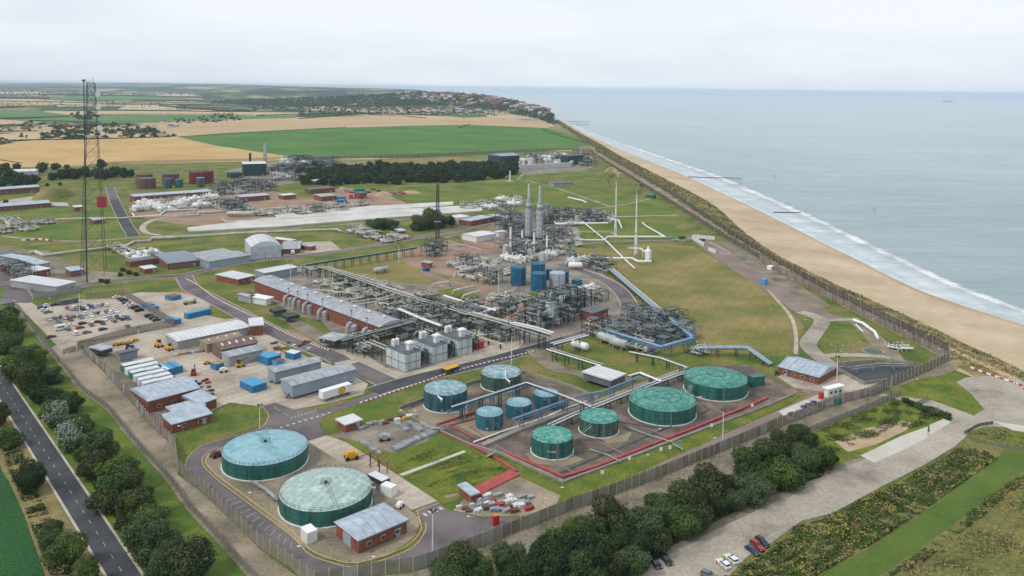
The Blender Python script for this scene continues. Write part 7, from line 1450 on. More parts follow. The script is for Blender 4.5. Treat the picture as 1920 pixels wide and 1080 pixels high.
rack('silver and blue pipe track running along the mown field', [(1146, 505), (1180, 534), (1215, 564), (1250, 594)], 2.2, 4.5, [(-1.6, .35, .45, 'pale_blue_pipe'), (-.5, .35, .5, 'grey_pipe'), (.6, .3, .35, 'pale_blue_pipe'), (1.6, .35, .4, 'cream_pipe')], smat='dark_steel')
rack('blue pipe rack on the seaward side of the blue unit', [(1257, 597), (1278, 615), (1300, 633)], 4.5, 3, [(-.6, .35, .5, 'pale_blue_pipe'), (.7, .35, .5, 'blue_steel')], smat='blue_steel')
rack('bright blue pipe rack along the front of the blue unit', [(1300, 635), (1272, 643), (1240, 652)], 5, 2.5, [(-.6, .35, .55, 'pale_blue_pipe'), (.6, .35, .5, 'blue_steel')], smat='blue_steel')
rack('long blue pipe rack on the landward side of the blue unit', [(1130, 618), (1165, 629), (1205, 641), (1240, 652)], 5, 3, [(-.8, .35, .42, 'blue_steel'), (.1, .3, .35, 'cream_pipe'), (.9, .35, .42, 'blue_steel')], smat='blue_steel')
rack('pale blue pipe bridge stepping down towards the brick building', [(1302, 653, 4), (1360, 652, 4), (1402, 653, 4), (1422, 667, 3), (1446, 684, .8)], 4, 3.4, [(-.9, .35, .45, 'pale_blue_pipe'), (.1, .3, .3, 'grey_pipe'), (1.0, .35, .4, 'pale_blue_pipe')], smat='dark_steel')
rack('thin white pipe rack from the pipe bridge to the tank bund', [(1180, 660), (1240, 672), (1290, 690)], 4, 1.6, [(-.5, .3, .2, 'white_plain'), (.5, .3, .14, 'grey_pipe')])
rack('white pipe rack crossing the bund behind the small blue tanks', [(846, 764, 6), (920, 740, 6), (987, 718, 6), (1040, 736, 6), (1110, 763, 6)], 6, 1.5, [(-.3, .3, .17, 'white_plain'), (.4, .3, .13, 'grey_pipe')], bay=9)
rack('blue and grey pipe bridge crossing the bund in front of the small blue tanks', [(835, 773), (900, 748), (985, 720)], 4.5, 1.6, [(-.3, .3, .22, 'blue_steel')], bay=9, smat='blue_steel')
rack('blue pipe bridge from the small blue tanks to the open canopy', [(960, 788), (1030, 763), (1090, 742), (1130, 735), (1200, 707)], 4.5, 1.8, [(-.5, .3, .25, 'blue_steel'), (.3, .3, .2, 'grey_pipe')], bay=9, smat='blue_steel')
rack('white pipe rack between the largest green tanks and the bund wall', [(1030, 799), (1080, 776), (1130, 757), (1190, 733), (1260, 707), (1290, 697)], 2.6, 2.2, [(-.8, .3, .2, 'white_plain'), (.1, .3, .14, 'grey_pipe'), (.9, .3, .2, 'white_plain')])
rack('white pipe rack beside the open canopy', [(1178, 706), (1200, 700), (1240, 716)], 3, 1.4, [(-.3, .3, .22, 'white_plain'), (.3, .3, .2, 'white_plain')])
pipeline('thick pale pipe between the two largest near tanks', [(474, 903), (498, 917), (522, 938)], 1.2, .5, 'grey_pipe', 4)
pipeline('looped white pipes at the foot of the front row of tanks', [(888, 829), (950, 806), (1000, 790), (1040, 776)], .6, .28, 'white_plain', 6); pipeline('white pipe beside the nearest small blue tank', [(935, 812), (975, 800), (1010, 786)], .6, .25, 'grey_pipe', 6)
pipeline('white pipe pair leaving the middle small blue tank', [(1030, 778), (1065, 764), (1100, 752)], .8, .25, 'white_plain', 6); pipeline('grey pipe crossing the bund below the faded green tank', [(1105, 842), (1140, 853), (1165, 866)], .8, .22, 'grey_pipe', 5); pipeline('grey pipe crossing the bund between the largest green tanks', [(1168, 797), (1215, 815), (1262, 829)], .8, .22, 'grey_pipe', 5)
for q_ in ([(420, 823), (436, 836)],): pass
pipeline('long white overground pipeline beyond the lattice tower', [(54, 474), (66, 472), (82, 479), (140, 471), (200, 464), (236, 461), (251, 453), (281, 451), (284, 447), (360, 443), (450, 437), (560, 432), (632, 430), (640, 434)], 1.2, .75, 'cream_pipe', 14)
pipeline('white overground pipeline behind the slender masts', [(84, 414), (110, 411), (165, 409), (226, 409), (250, 407), (310, 405), (372, 402), (372, 399), (480, 391)], 1.5, .7, 'cream_pipe', 14)
pipeline('white overground pipeline with stub ends near the far plant', [(248, 400), (253, 407), (300, 403), (310, 395), (368, 392)], 1.2, .6, 'white_paint', 12); pipeline('long pale pipe beside the white slab', [(416, 410), (424, 416), (520, 411), (600, 406), (632, 402)], 1.2, .6, 'cream_pipe', 12)
pipeline('pale pipe running to the slab edge', [(330, 401), (420, 392), (470, 394), (540, 388), (562, 387)], 1.4, .6, 'cream_pipe', 12)
pipeline('long straight white pipe crossing the northern lawn diagonally', [(1092, 415), (1135, 450), (1170, 485), (1190, 503)], 1.5, .55, 'white_plain', 9); pipeline('white pipe linking the two flare stacks', [(1060, 450), (1132, 450), (1140, 444), (1247, 444), (1212, 424), (1204, 417)], 1.2, .55, 'white_plain', 10)
pipeline('thin white pipe rail on tall posts left of the flare stacks', [(1078, 435), (1145, 435), (1158, 442)], 5, .3, 'cream_pipe', 7, 'cream_pipe'); pipeline('white pipe rack leading to the white drum', [(1085, 484), (1185, 484), (1196, 490), (1222, 490)], 2.5, .7, 'white_plain', 12)
pipeline('white angled pipe at the foot of the right flare stack', [(1178, 465), (1202, 466), (1216, 477), (1216, 484)], 6, .35, 'white_plain', 9, 'white_plain'); pipeline('white pipe on sleepers in the northern lawn', [(1065, 370), (1092, 376), (1099, 380)], 1.5, .7, 'white_plain', 9)
pipeline('white header pipe in front of the northern manifold', [(1037, 413), (1043, 420), (1140, 418)], 2, .7, 'white_plain', 10); pipeline('white gooseneck pipe falling to the gravel by the northern manifold', [(1144, 411, 4), (1160, 413, 4), (1166, 428, .6)], 4, .5, 'white_plain', 0)
pipeline('bright white pipe crossing the centre of the process area', [(832, 554), (880, 569), (930, 582), (935, 577)], 4.5, .55, 'white_plain', 8); pipeline('white pipe beside the central white slab', [(895, 588), (930, 578)], 4, .6, 'white_plain', 8)
pipeline('long white pipe right of the bright blue tanks', [(925, 556), (960, 545), (968, 540)], 4, .5, 'cream_pipe', 7); pipeline('pale looped pipe on the central lawn', [(812, 538, .5), (812, 533, 3), (842, 528, 3), (844, 534, .5)], 3, .5, 'cream_pipe', 0); pipeline('pale pipe loop beside the lane', [(848, 553, .5), (850, 545, 4), (890, 536, 4), (892, 545, .5)], 4, .5, 'cream_pipe', 0); pipeline('low pale pipe on the weedy patch', [(866, 560, .5), (870, 554, 2.5), (900, 545, 2.5)], 2.5, .5, 'cream_pipe', 0)
for q_ in ([(585, 536), (650, 530), (700, 534)], [(610, 553), (670, 541), (720, 538)], [(650, 568), (720, 558), (770, 553)], [(720, 584), (770, 574), (815, 572)], [(560, 540), (640, 548), (690, 552)], [(590, 556), (650, 546), (700, 540)], [(620, 566), (690, 556), (740, 545)], [(645, 575), (700, 566), (750, 556)], [(700, 590), (740, 578), (790, 566)], [(600, 530), (650, 522), (690, 518)], [(675, 525), (720, 536), (770, 552)], [(860, 620), (905, 634), (950, 648)], [(870, 632), (930, 625), (980, 614)]):
    pipeline('long cream pipe in the low pipework', q_, 2.6, .36, 'cream_pipe', 7, 'green_steel')
pipeline('big white riser pipe at the shore gas track', [(1600, 600), (1618, 606), (1630, 615), (1640, 622), (1646, 634)], 1.4, .75, 'white_plain', 6); pipeline('thin white bypass pipe at the shore gas track', [(1605, 608), (1612, 616), (1618, 622)], 1.2, .35, 'white_plain', 5); pipeline('white pipe spool pair near the coast fence', [(1682, 648), (1705, 648)], 1.5, .45, 'white_plain', 5); pipeline('white pipe spool, lower of the pair near the coast fence', [(1688, 653), (1712, 653)], 1.5, .45, 'white_plain', 5)
pipeline('white bent standpipe on the roof edge of the dark teal tank', [(820, 729, 6.8), (822, 744, 6.5), (828, 748, 6), (828, 764, 1)], 6, .25, 'white_plain', 0); pipeline('white bent standpipe on the mossy tank', [(948, 696, 6.8), (948, 709, 6.5), (955, 715, 5.5), (955, 726, 1)], 6, .25, 'white_plain', 0)
pipeline('grey standpipe on the right side of the mint tank', [(690, 913, 6.3), (702, 914, 6.3), (702, 945, .6)], 6, .3, 'grey_pipe', 0)
pipeline('red pipe frame post run over the concrete apron', [(677, 855), (712, 841)], 5, .12, 'red_pipe', 5, 'green_steel'); pipeline('red pipe frame over the concrete apron, nearer', [(690, 872), (732, 852)], 4.5, .12, 'red_pipe', 5, 'green_steel'); pipeline('red pipe frame side rail beside the apron', [(700, 846), (735, 872), (748, 884)], 4, .1, 'red_pipe', 5, 'red_pipe')
mat('grating', (.13, .145, .15), (.20, .215, .22), .5, .7, alpha=.75)
# ------------------------------------------------------------------ process units
hall = P(477, 526, 6.6) - P(712, 613, 6.6); AH = math.atan2(hall.y, hall.x)
def unit(seed, kind, s=12.0):
    rnd = random.Random(seed); parts = []; hs = s / 2
    steel = {'green': 'green_steel', 'grey': 'galv', 'dark': 'dark_steel', 'blue': 'blue_steel'}
    def pipes(n, z0, z1, r0, r1, m_, nm='pipework'):
        mb = MB()
        for i in range(n):
            r = rnd.uniform(r0, r1); z = rnd.uniform(z0, z1); c = rnd.uniform(-hs, hs); u = rnd.uniform(-hs, -hs * .4); v = rnd.uniform(0, hs); drop = rnd.random()
            if rnd.random() < .5: pts = [(u, c, z), (v, c, z)]
            else: pts = [(c, u, z), (c, v, z)]
            if drop < .45: e = pts[-1]; pts.append((e[0], e[1], max(.1, z - rnd.uniform(1, 4)))); 
            elif drop < .75:
                e = pts[-1]; d = rnd.uniform(1.5, 4) * rnd.choice((-1, 1)); pts.append((e[0] + (d if pts[0][0] == e[0] else 0), e[1] + (0 if pts[0][0] == e[0] else d), z)); e = pts[-1]; pts.append((e[0], e[1], max(.1, z - 1.5)))
            mb.tube(pts, r, 6)
            for k in range(1):       # valves and flanges
                t = rnd.random(); p = [pts[0][j] * (1 - t) + pts[1][j] * t for j in range(3)]; mb.box((p[0], p[1], p[2] - r * 1.5), (r * 3, r * 3, r * 3)); mb.tube([(p[0], p[1], p[2]), (p[0], p[1], p[2] + r * 5)], r * .35, 4); mb.lathe((p[0], p[1], p[2] + r * 5), [(r * 1.6, 0), (r * 1.6, r * .5)], 7)
        parts.append((nm, mb.mesh(nm, m_, False)))
    def frame(h, nx, ny, levels, m_):
        mb = MB()
        for i in range(nx + 1):
            for j in range(ny + 1): mb.box((-hs + s * i / nx, -hs + s * j / ny, 0), (.26, .26, h))
        for l in range(1, levels + 1):
            z = h * l / levels - .3
            for i in range(nx + 1): mb.box((-hs + s * i / nx, 0, z), (.2, s, .28))
            for j in range(ny + 1): mb.box((0, -hs + s * j / ny, z), (s, .2, .28))
        parts.append(('steel_frame', mb.mesh('steel_frame', m_))); mb = MB()
        for l in range(1, levels + 1):
            z = h * l / levels; x = rnd.choice((-1, 1)) * s / 4; mb.box((x, rnd.uniform(-.2, .2) * s, z), (s * .42, s * .5, .06))
            for q in (-1, 1): mb.tube([(x - s / 4, q * hs, z + 1.1), (x + s / 4, q * hs, z + 1.1)], .05, 4); mb.tube([(x + q * s / 4, -hs, z + 1.1), (x + q * s / 4, hs, z + 1.1)], .05, 4)
        parts.append(('platform', mb.mesh('platform', 'grating')))
    def vessel(n, z, r, m_, horiz=True):
        for i in range(n):
            mb = MB(); x = rnd.uniform(-hs * .3, hs * .3); y = -hs + s * (i + .5) / n
            if horiz:
                mb.hvessel((x, y, z + r), s * .5, r)
                for q in (-.18, .18): mb.box((x + q * s, y, 0), (.5, r * 1.6, z + r * .3))
            else: mb.lathe((x, y, 0), [(r, .6), (r, z), (r * .7, z + r * .5), (.1, z + r * .7)], 14)
            parts.append(('vessel', mb.mesh('vessel', m_, True)))
    if kind == 'low': pipes(8, .8, 2.4, .22, .45, 'cream_pipe'); pipes(4, .6, 1.8, .2, .4, 'white_paint', 'white_pipework'); pipes(4, .4, 1.2, .14, .28, 'dark_steel', 'grey_pipework'); pipes(6, .4, 3.2, .1, .22, 'green_steel', 'green_pipework')
    elif kind == 'rackish': frame(4.5, 3, 1, 1, 'green_steel'); pipes(7, 3.5, 5.2, .2, .4, 'cream_pipe'); pipes(6, .5, 4, .12, .3, 'green_steel', 'green_pipework'); vessel(1, 1.0, .8, 'vessel')
    elif kind == 'frame': frame(rnd.uniform(7, 9), 2, 2, 2, steel[rnd.choice(('green', 'green', 'dark', 'grey'))]); vessel(2, 1.2, 1.0, 'vessel'); pipes(6, 1, 8, .18, .36, 'cream_pipe'); pipes(5, 1, 7, .12, .3, 'grey_pipe', 'grey_pipework'); pipes(5, 1, 8, .12, .3, 'green_steel', 'green_pipework')
    elif kind == 'tall': frame(rnd.uniform(9, 13), 2, 2, 3, steel[rnd.choice(('dark', 'green', 'grey'))]); vessel(1, 9, 1.6, 'vessel', False); vessel(1, 1.5, 1.2, 'vessel'); pipes(10, 1, 13, .14, .34, 'grey_pipe'); pipes(6, 1, 12, .12, .3, 'white_paint', 'white_pipework')
    elif kind == 'grey': frame(rnd.uniform(4, 6), 2, 2, 1, 'green_steel' if seed % 2 else 'dark_steel'); pipes(7, .5, 5.5, .15, .34, 'grey_pipe'); pipes(6, .5, 5, .18, .36, 'cream_pipe', 'white_pipework'); pipes(5, .5, 5, .12, .3, 'green_steel', 'green_pipework'); vessel(rnd.choice((1, 2)), .8, .9, 'vessel')
    elif kind == 'blue': frame(rnd.uniform(4, 6), 2, 2, 1, 'dark_steel'); pipes(6, .5, 5.5, .15, .3, 'blue_steel', 'blue_pipework'); pipes(6, .5, 4, .12, .3, 'dark_steel'); pipes(6, .5, 4, .1, .22, 'cream_pipe', 'white_pipework')
    elif kind == 'vess': vessel(2, .8, 1.3, 'vessel'); pipes(10, .5, 4, .14, .34, 'cream_pipe'); pipes(5, .5, 3, .14, .3, 'grey_pipe', 'grey_pipework')
    elif kind == 'white': vessel(2, .8, 1.5, 'white_paint'); vessel(1, 4.5, 1.3, 'white_paint', False); pipes(12, .5, 3.5, .2, .45, 'white_paint')
    return parts
UT = {k: [unit(100 + i * 7 + hash_, k) for i in range(3)] for hash_, k in enumerate(('low', 'rackish', 'frame', 'tall', 'grey', 'blue', 'vess', 'white'))}
UB = {'low': 'low knot of cream pipes', 'rackish': 'green frame with cream pipes', 'frame': 'two level pipe frame', 'tall': 'tall process structure', 'grey': 'grey frame of pipework', 'blue': 'low frame with blue pipes', 'vess': 'horizontal vessels with pipes', 'white': 'white vessels and pipes'}
ru = random.Random(17)
def place_unit(x, y, kind, sc_=1.0, rz=None):
    t = thing('process_unit', P(x, y), UB[kind], 'process unit', 'process units of the gas plant', rz=(AH if rz is None else rz) + ru.choice((0, 1, 2, 3)) * math.pi / 2); t.scale = (sc_ * ru.uniform(.92, 1.1), sc_ * ru.uniform(.92, 1.1), sc_ * ru.uniform(.85, 1.15))
    for nm, me in UT[kind][ru.randrange(3)]: link(nm, me, t)
def inside(poly, x, y):
    c = False; j = len(poly) - 1
    for i in range(len(poly)):
        if (poly[i][1] > y) != (poly[j][1] > y) and x < (poly[j][0] - poly[i][0]) * (y - poly[i][1]) / (poly[j][1] - poly[i][1]) + poly[i][0]: c = not c
        j = i
    return c
def fill(poly, kinds, step=12.5, sc_=1.0, skip=0.0):
    W = [P(x, y) for x, y in poly]; ca, sa = math.cos(AH), math.sin(AH); L_ = [(p.x * ca + p.y * sa, -p.x * sa + p.y * ca) for p in W]; u0_, u1_ = min(p[0] for p in L_), max(p[0] for p in L_); v0_, v1_ = min(p[1] for p in L_), max(p[1] for p in L_); u = u0_ + step / 3
    while u < u1_:
        v = v0_ + step / 3
        while v < v1_:
            if inside(L_, u, v) and ru.random() >= skip:
                x, y = proj((u * ca - v * sa, u * sa + v * ca, 0)); place_unit(x, y, ru.choice(kinds), sc_ * step / 12.5)
            v += step
        u += step
fill([(575, 527), (640, 520), (700, 530), (770, 556), (845, 580), (820, 592), (760, 590), (700, 575), (620, 548)], ['low', 'low', 'low', 'vess', 'low', 'rackish'], 11)
fill([(700, 612), (745, 600), (830, 586), (880, 592), (950, 616), (975, 632), (930, 640), (895, 622), (860, 632), (760, 645), (715, 640)], ['rackish', 'frame', 'rackish', 'grey'], 11.5)
fill([(640, 650), (700, 628), (722, 655), (720, 680), (690, 668)], ['rackish'], skip=.3)
fill([(870, 580), (905, 570), (950, 578), (970, 592), (965, 604), (920, 600)], ['rackish', 'low', 'grey'], skip=.3)
fill([(975, 598), (1010, 582), (1050, 572), (1085, 575), (1078, 595), (1040, 612), (1000, 622)], ['tall', 'tall', 'frame'], 10.5)
fill([(1085, 552), (1110, 545), (1135, 562), (1110, 568)], ['grey', 'white', 'grey'])
fill([(905, 560), (930, 550), (970, 556), (985, 566), (960, 572)], ['low', 'low'], 11, skip=.3)
fill([(825, 515), (850, 500), (900, 490), (945, 498), (950, 522), (925, 534), (880, 528)], ['frame', 'grey', 'vess', 'low'], skip=.15)
fill([(925, 490), (960, 478), (1010, 478), (1000, 490), (960, 496)], ['frame', 'white', 'vess'])
fill([(940, 465), (960, 445), (1000, 450), (1060, 465), (1050, 490), (1000, 488)], ['frame', 'grey', 'vess', 'white', 'frame'], 11.5)
fill([(935, 415), (970, 402), (985, 440), (955, 445)], ['frame', 'grey', 'tall'], skip=.1)
fill([(1015, 425), (1080, 445), (1090, 470), (1055, 462), (1010, 445)], ['grey', 'vess', 'low'])
fill([(1050, 488), (1110, 490), (1148, 503), (1125, 512), (1070, 502)], ['grey', 'frame', 'white'])
fill([(1015, 412), (1040, 400), (1110, 398), (1150, 405), (1155, 418), (1060, 424)], ['grey', 'low', 'vess', 'grey'], 14)
fill([(1110, 628), (1150, 606), (1210, 590), (1260, 594), (1296, 630), (1262, 648), (1235, 652), (1170, 645)], ['blue', 'frame', 'blue', 'blue', 'frame'], 10.5)
fill([(1150, 645), (1200, 655), (1230, 660), (1200, 662)], ['vess', 'grey'], skip=.2); fill([(1310, 655), (1370, 655), (1375, 672), (1315, 672)], ['low', 'grey'], 11)
fill([(250, 398), (255, 382), (400, 372), (400, 388), (330, 396)], ['white', 'white', 'low', 'vess'], 17); fill([(400, 395), (410, 376), (450, 376), (470, 395), (430, 402)], ['low', 'grey', 'low'], 16); fill([(470, 408), (480, 396), (580, 392), (600, 400), (520, 406)], ['low', 'grey'], 16, skip=.3)
fill([(405, 372), (420, 350), (500, 348), (510, 362), (450, 362)], ['grey', 'low', 'grey'], 18); fill([(505, 338), (520, 318), (600, 310), (640, 316), (600, 330), (560, 340)], ['grey', 'vess', 'grey'], 20); fill([(515, 308), (540, 304), (620, 306), (620, 312), (540, 314)], ['grey', 'white'], 24, skip=.2)
fill([(620, 398), (600, 390), (650, 380), (690, 384), (660, 392)], ['low'], 17, skip=.2); fill([(860, 395), (880, 380), (990, 372), (980, 386), (920, 392)], ['white', 'low', 'low'], 16); fill([(640, 440), (660, 425), (710, 440), (760, 450), (735, 456), (690, 452)], ['low', 'low', 'vess'], 13)
fill([(210, 478), (215, 462), (270, 470), (300, 478), (275, 488), (235, 490)], ['low', 'white', 'low'], 12.5); fill([(-5, 430), (10, 412), (85, 418), (70, 432), (10, 438)], ['low', 'low'], 16); fill([(80, 420), (100, 414), (180, 412), (170, 418)], ['low'], 16, skip=.3)
fill([(975, 308), (985, 298), (1060, 296), (1065, 308)], ['white', 'vess', 'grey', 'white'], 24); fill([(1066, 302), (1098, 300), (1104, 312), (1070, 312)], ['grey', 'tall'], 24, skip=.3); fill([(1660, 658), (1675, 648), (1695, 655), (1685, 664)], ['low', 'grey'], 9); fill([(1000, 410), (1020, 405), (1035, 425), (1010, 430)], ['tall'], 13, skip=.4); fill([(0, 505), (20, 500), (50, 515), (60, 528), (40, 530)], ['frame', 'grey'], 12)
fill([(735, 480), (765, 472), (830, 470), (820, 482), (770, 488)], ['frame', 'rackish'], 13, skip=.4)
for x_, y_, k_, s_ in ((1068, 586, 'tall', 1.0), (1086, 578, 'tall', .8), (1052, 590, 'tall', 1.0), (1010, 600, 'tall', .8), (1185, 600, 'tall', .7), (1225, 612, 'tall', .7), (972, 440, 'tall', 1.0), (1030, 452, 'tall', .9)): place_unit(x_, y_, k_, s_)
# ------------------------------------------------------------------ the white gas turbine blocks
hb = hgt(762.5, 698, 665.5)
bd = P(722.9, 650.3, hb) - P(759.7, 664.9, hb)
for i, (fa, ra) in enumerate((((760, 665), (789, 657.2)), ((810.6, 650.6), (839, 643.4)), ((859.3, 638.8), (885.5, 632.2)))):
    A_ = P(*fa, hb); cpx = proj(A_ + bd); f = Fr(fa, ra, cpx, hb); nmx = ['nearest', 'middle', 'farthest'][i]
    t = thing('turbine_block', (f.o.x, f.o.y, 0), 'tall pale panelled gas turbine block with white chimneys, %s of three' % nmx, 'enclosure', 'gas turbine blocks', rz=f.rz); child('enclosure', MB().box((0, 0, 0), (f.w, f.d, hb)), 'clad_pale', t)
    child('roof', MB().box((0, 0, hb + .003), (f.w + .3, f.d + .3, .35)), 'roof_dark', t); mb = MB(); sy = -1 if f.sy > 0 else 1
    for z in (hb * .45,): mb.box((0, 0, z), (f.w + .12, f.d + .12, .22))
    for x in (-.25, .2): mb.box((x * f.w, sy * (f.d / 2 + .03), 0), (.14, .08, hb))
    for y in (-.15, .2): mb.box((-(f.w / 2 + .03), y * f.d, 0), (.08, .14, hb)); mb.box(((f.w / 2 + .03), y * f.d, 0), (.08, .14, hb))
    child('panel_joints', mb, 'dark_steel', t); mb = MB()
    for z in (.6, 1.1):
        pts = [(-f.w / 2, -f.d / 2, hb + .35 + z), (f.w / 2, -f.d / 2, hb + .35 + z), (f.w / 2, f.d / 2, hb + .35 + z), (-f.w / 2, f.d / 2, hb + .35 + z), (-f.w / 2, -f.d / 2, hb + .35 + z)]; mb.tube(pts, .05, 4)
    child('handrail', mb, 'dark_steel', t)
    ch = child('chimney', MB().box((f.w * .05, sy * f.d * .28, hb + .36), (2.2, 2.2, 3.0)), 'white_paint', t); mb = MB(); mb.box((f.w * .05, sy * f.d * .28, hb + 3.37), (3.3, 3.3, .4)); mb.box((f.w * .05, sy * f.d * .28, hb + 3.78), (2.6, 2.6, .3)); child('cowl', mb, 'white_plain', ch)
    for s_ in (-1, 1):
        c2 = child('chimney', MB().box((-f.w * .1 + s_ * 1.0, -sy * f.d * .34, hb + .36), (1.1, 1.8, 2.5)), 'white_paint', t); mb = MB(); mb.lathe((-f.w * .1 + s_ * 1.0, -sy * f.d * .34, hb + 2.87), [(.85, 0), (.9, .4), (.3, .8)], 10); child('cowl', mb, 'white_plain', c2)
    mb = MB(); mb.box((f.w * .5 + 3.2, -sy * f.d * .1, hb * .72), (3.6, f.d * .62, 2.0)); child('intake_duct', mb, 'white_paint', t); mb = MB(); mb.box((f.w * .5 + 3.2, -sy * f.d * .1, hb * .72 + 2.003), (2.8, f.d * .58, .3)); child('intake_grille', mb, 'fascia', t)
    mb = MB()
    for yy in (-.4, -.15, .1, .35):
        for xx in (1.5, 5.0): mb.box((f.w * .5 + xx, yy * f.d, 0), (.3, .3, hb * .72)); 
        mb.tube([(f.w * .5 + 1.5, yy * f.d, .3), (f.w * .5 + 5, yy * f.d, hb * .7)], .12, 4); mb.box((f.w * .5 + 3.2, yy * f.d, hb * .4), (3.6, .25, .3))
    for k in range(5): mb.tube([(f.w * .5 + 1.2 + k * .9, -f.d * .4, 1.5 + k * 1.2), (f.w * .5 + 1.2 + k * .9, f.d * .4, 1.5 + k * 1.2)], .28, 6)
    child('support_frame', mb, 'green_steel', t)
# ------------------------------------------------------------------ stacks
def stack(base, x, yb, yt, segs, m_, name='stack', cat='stack', legs=False, group=None):
    h = hgt(x, yb, yt); k = depth(P(x, yb)) / F; t = thing(name, P(x, yb), base, cat, group); prof = [(w_ * k / 2, q * h) for w_, q in segs]; child('shaft', MB().lathe((0, 0, 0), prof, 14), m_, t, True)
    mb = MB()
    for w_, q in segs[1:]: mb.lathe((0, 0, max(0, h * q - .2)), [(w_ * k / 2 + .5, 0), (w_ * k / 2 + .5, .25)], 12)
    child('ring_platform', mb, 'dark_steel', t); return t, h, k
for x, yb, yt, d_ in ((990.5, 455, 342, 'tall clad heater tower with slim steel chimney, left of the twin pair'), (1011, 458, 345, 'tall clad heater tower with slim steel chimney, right of the twin pair')):
    t, h, k = stack(d_, x, yb, yt, [(12.5, .12), (12.5, .6), (11, .62), (9.5, .69), (5, .71), (4, 1.0)], 'clad_pale', 'heater_tower', 'heater tower', group='twin heater towers'); mb = MB()
    for i in range(4): q = i * math.pi / 2 + .5; child('leg', MB().box((6.5 * k * math.cos(q), 6.5 * k * math.sin(q), 0), (.5, .5, h * .12)), 'dark_steel', t)
    for i in range(6): mb.lathe((0, 0, h * (.15 + .085 * i)), [(6.9 * k, 0), (6.9 * k, .3)], 14)
    for i in range(10): q = i * .628; mb.tube([(6.6 * k * math.cos(q), 6.6 * k * math.sin(q), h * .12), (6.6 * k * math.cos(q), 6.6 * k * math.sin(q), h * .6)], .15, 4)
    child('stiffeners', mb, 'galv', t)
for x, yb, yt, d_ in ((957, 473, 424, 'slim white exhaust stack, first of four'), (979, 462, 430, 'slim white exhaust stack, second of four'), (1001, 482, 434, 'slim white exhaust stack, third of four'), (1025, 488, 439, 'slim white exhaust stack, rightmost of four')):
    t, h, k = stack(d_, x, yb, yt, [(4.4, 0), (4.2, .45), (3.6, .5), (3.4, 1.0)], 'white_plain', 'exhaust_stack', 'stack', group='four white exhaust stacks'); child('boiler', MB().lathe((-3.2, -3, 0), [(2.6, 0), (2.8, 4), (2.0, 6), (.3, 7)], 14), 'vessel', t, True)
for x, yb, yt, d_ in ((1074, 492, 456, 'squat grey furnace with stubby chimney, left of two'), (1111, 502, 464, 'squat grey furnace with stubby chimney, right of two')):
    t, h, k = stack(d_, x, yb, yt, [(13, .08), (12, .5), (7, .6), (3.5, .62), (3, 1.0)], 'clad_blue', 'furnace', 'furnace')
    mb = MB()
    for i in range(12): q = i * math.pi / 6; mb.tube([(6.6 * k * math.cos(q), 6.6 * k * math.sin(q), 0), (6.3 * k * math.cos(q), 6.3 * k * math.sin(q), h * .52)], .16, 4)
    child('cage', mb, 'dark_steel', t)
t, h, k = stack('pale silo on a steel lattice stand beside the process tower', 1031, 614, 564, [(17, .42), (17, .95), (10, 1.0)], 'clad_pale', 'silo', 'silo')
for i in range(4): q = i * math.pi / 2 + .78; child('leg', MB().tube([(8 * k * math.cos(q), 8 * k * math.sin(q), 0), (8 * k * math.cos(q), 8 * k * math.sin(q), h * .45)], .2, 5), 'galv', t)
for i, (x, yb, yt) in enumerate(((541, 572, 541), (558, 577, 546), (577, 586, 552), (605, 598, 560), (659, 625, 582), (688, 636, 596))):
    t, h, k = stack('grey exhaust stack of long hall', x, yb, yt, [(4.6, 0), (4.4, .55), (1.6, .58), (1.4, 1.0)], 'galv', 'exhaust_stack', 'stack', group='exhaust stacks of the compressor hall')
    child('intake_elbow', MB().tube([(-1.5, -3.5, .5), (-1.5, -3.5, 4.2), (-1.0, -2.5, 5.4), (0, -.5, 5.6)], .75, 8), 'vessel', t, True); child('silencer', MB().lathe((1.8, -2.2, 0), [(1.6, 0), (1.6, 4.4), (1.0, 5)], 12), 'clad_grey', t)
h = hgt(497, 318, 270); t = thing('exhaust_stack', P(497, 316), 'tall shining exhaust stack beside the dark green generator house', 'stack'); k = depth(P(497, 316)) / F; child('shaft', MB().lathe((0, 0, 0), [(2.4 * k, 0), (2.2 * k, h)], 12), 'tank_silver', t, True)
mb = MB()
for q in (0, 1, 2, 3): mb.tube([(3 * k * math.cos(q * 1.57), 3 * k * math.sin(q * 1.57), 0), (3 * k * math.cos(q * 1.57), 3 * k * math.sin(q * 1.57), h * .6)], .35, 4)
child('support_frame', mb, 'galv', t)
t, h, k = stack('short dark chimney on the generator house', 469, 312, 287, [(4.5, 0), (4.5, 1)], 'dark_steel', 'chimney', 'chimney')
h = hgt(955, 342, 322); t = thing('vent_post', P(956, 340), 'short white vent post on a concrete pad', 'post'); child('post', MB().tube([(0, 0, 0), (0, 0, h)], .8, 8), 'white_plain', t); child('pad', MB().box((0, 0, 0), (9, 6, .4)), 'pale_concrete', t)
for i, (x, yb, yt, w_, m_, d_) in enumerate(((981, 314, 300, 7, 'white_paint', 'white domed tank'), (974, 314, 302, 5, 'white_paint', 'slim white domed tank'), (995, 313, 295, 12, 'roof_white', 'broad cream tank'), (1014, 312, 295, 9, 'roof_tan', 'tan coloured tank'), (1023, 312, 302, 6, 'white_paint', 'small white tank'), (1045, 309, 299, 14, 'white_paint', 'wide white tank'))):
    t, h, k = stack(d_ + ' in the far seaward plant', x, yb, yt, [(w_, 0), (w_, .9), (w_ * .4, 1.0)], m_, 'storage_tank', 'tank')
wall_run('white_duct', 'long pale duct wall in front of the far seaward plant', 'duct', [(974, 318), (1068, 313), (1075, 307), (1066, 301)], 7, 3.5, 'clad_pale')
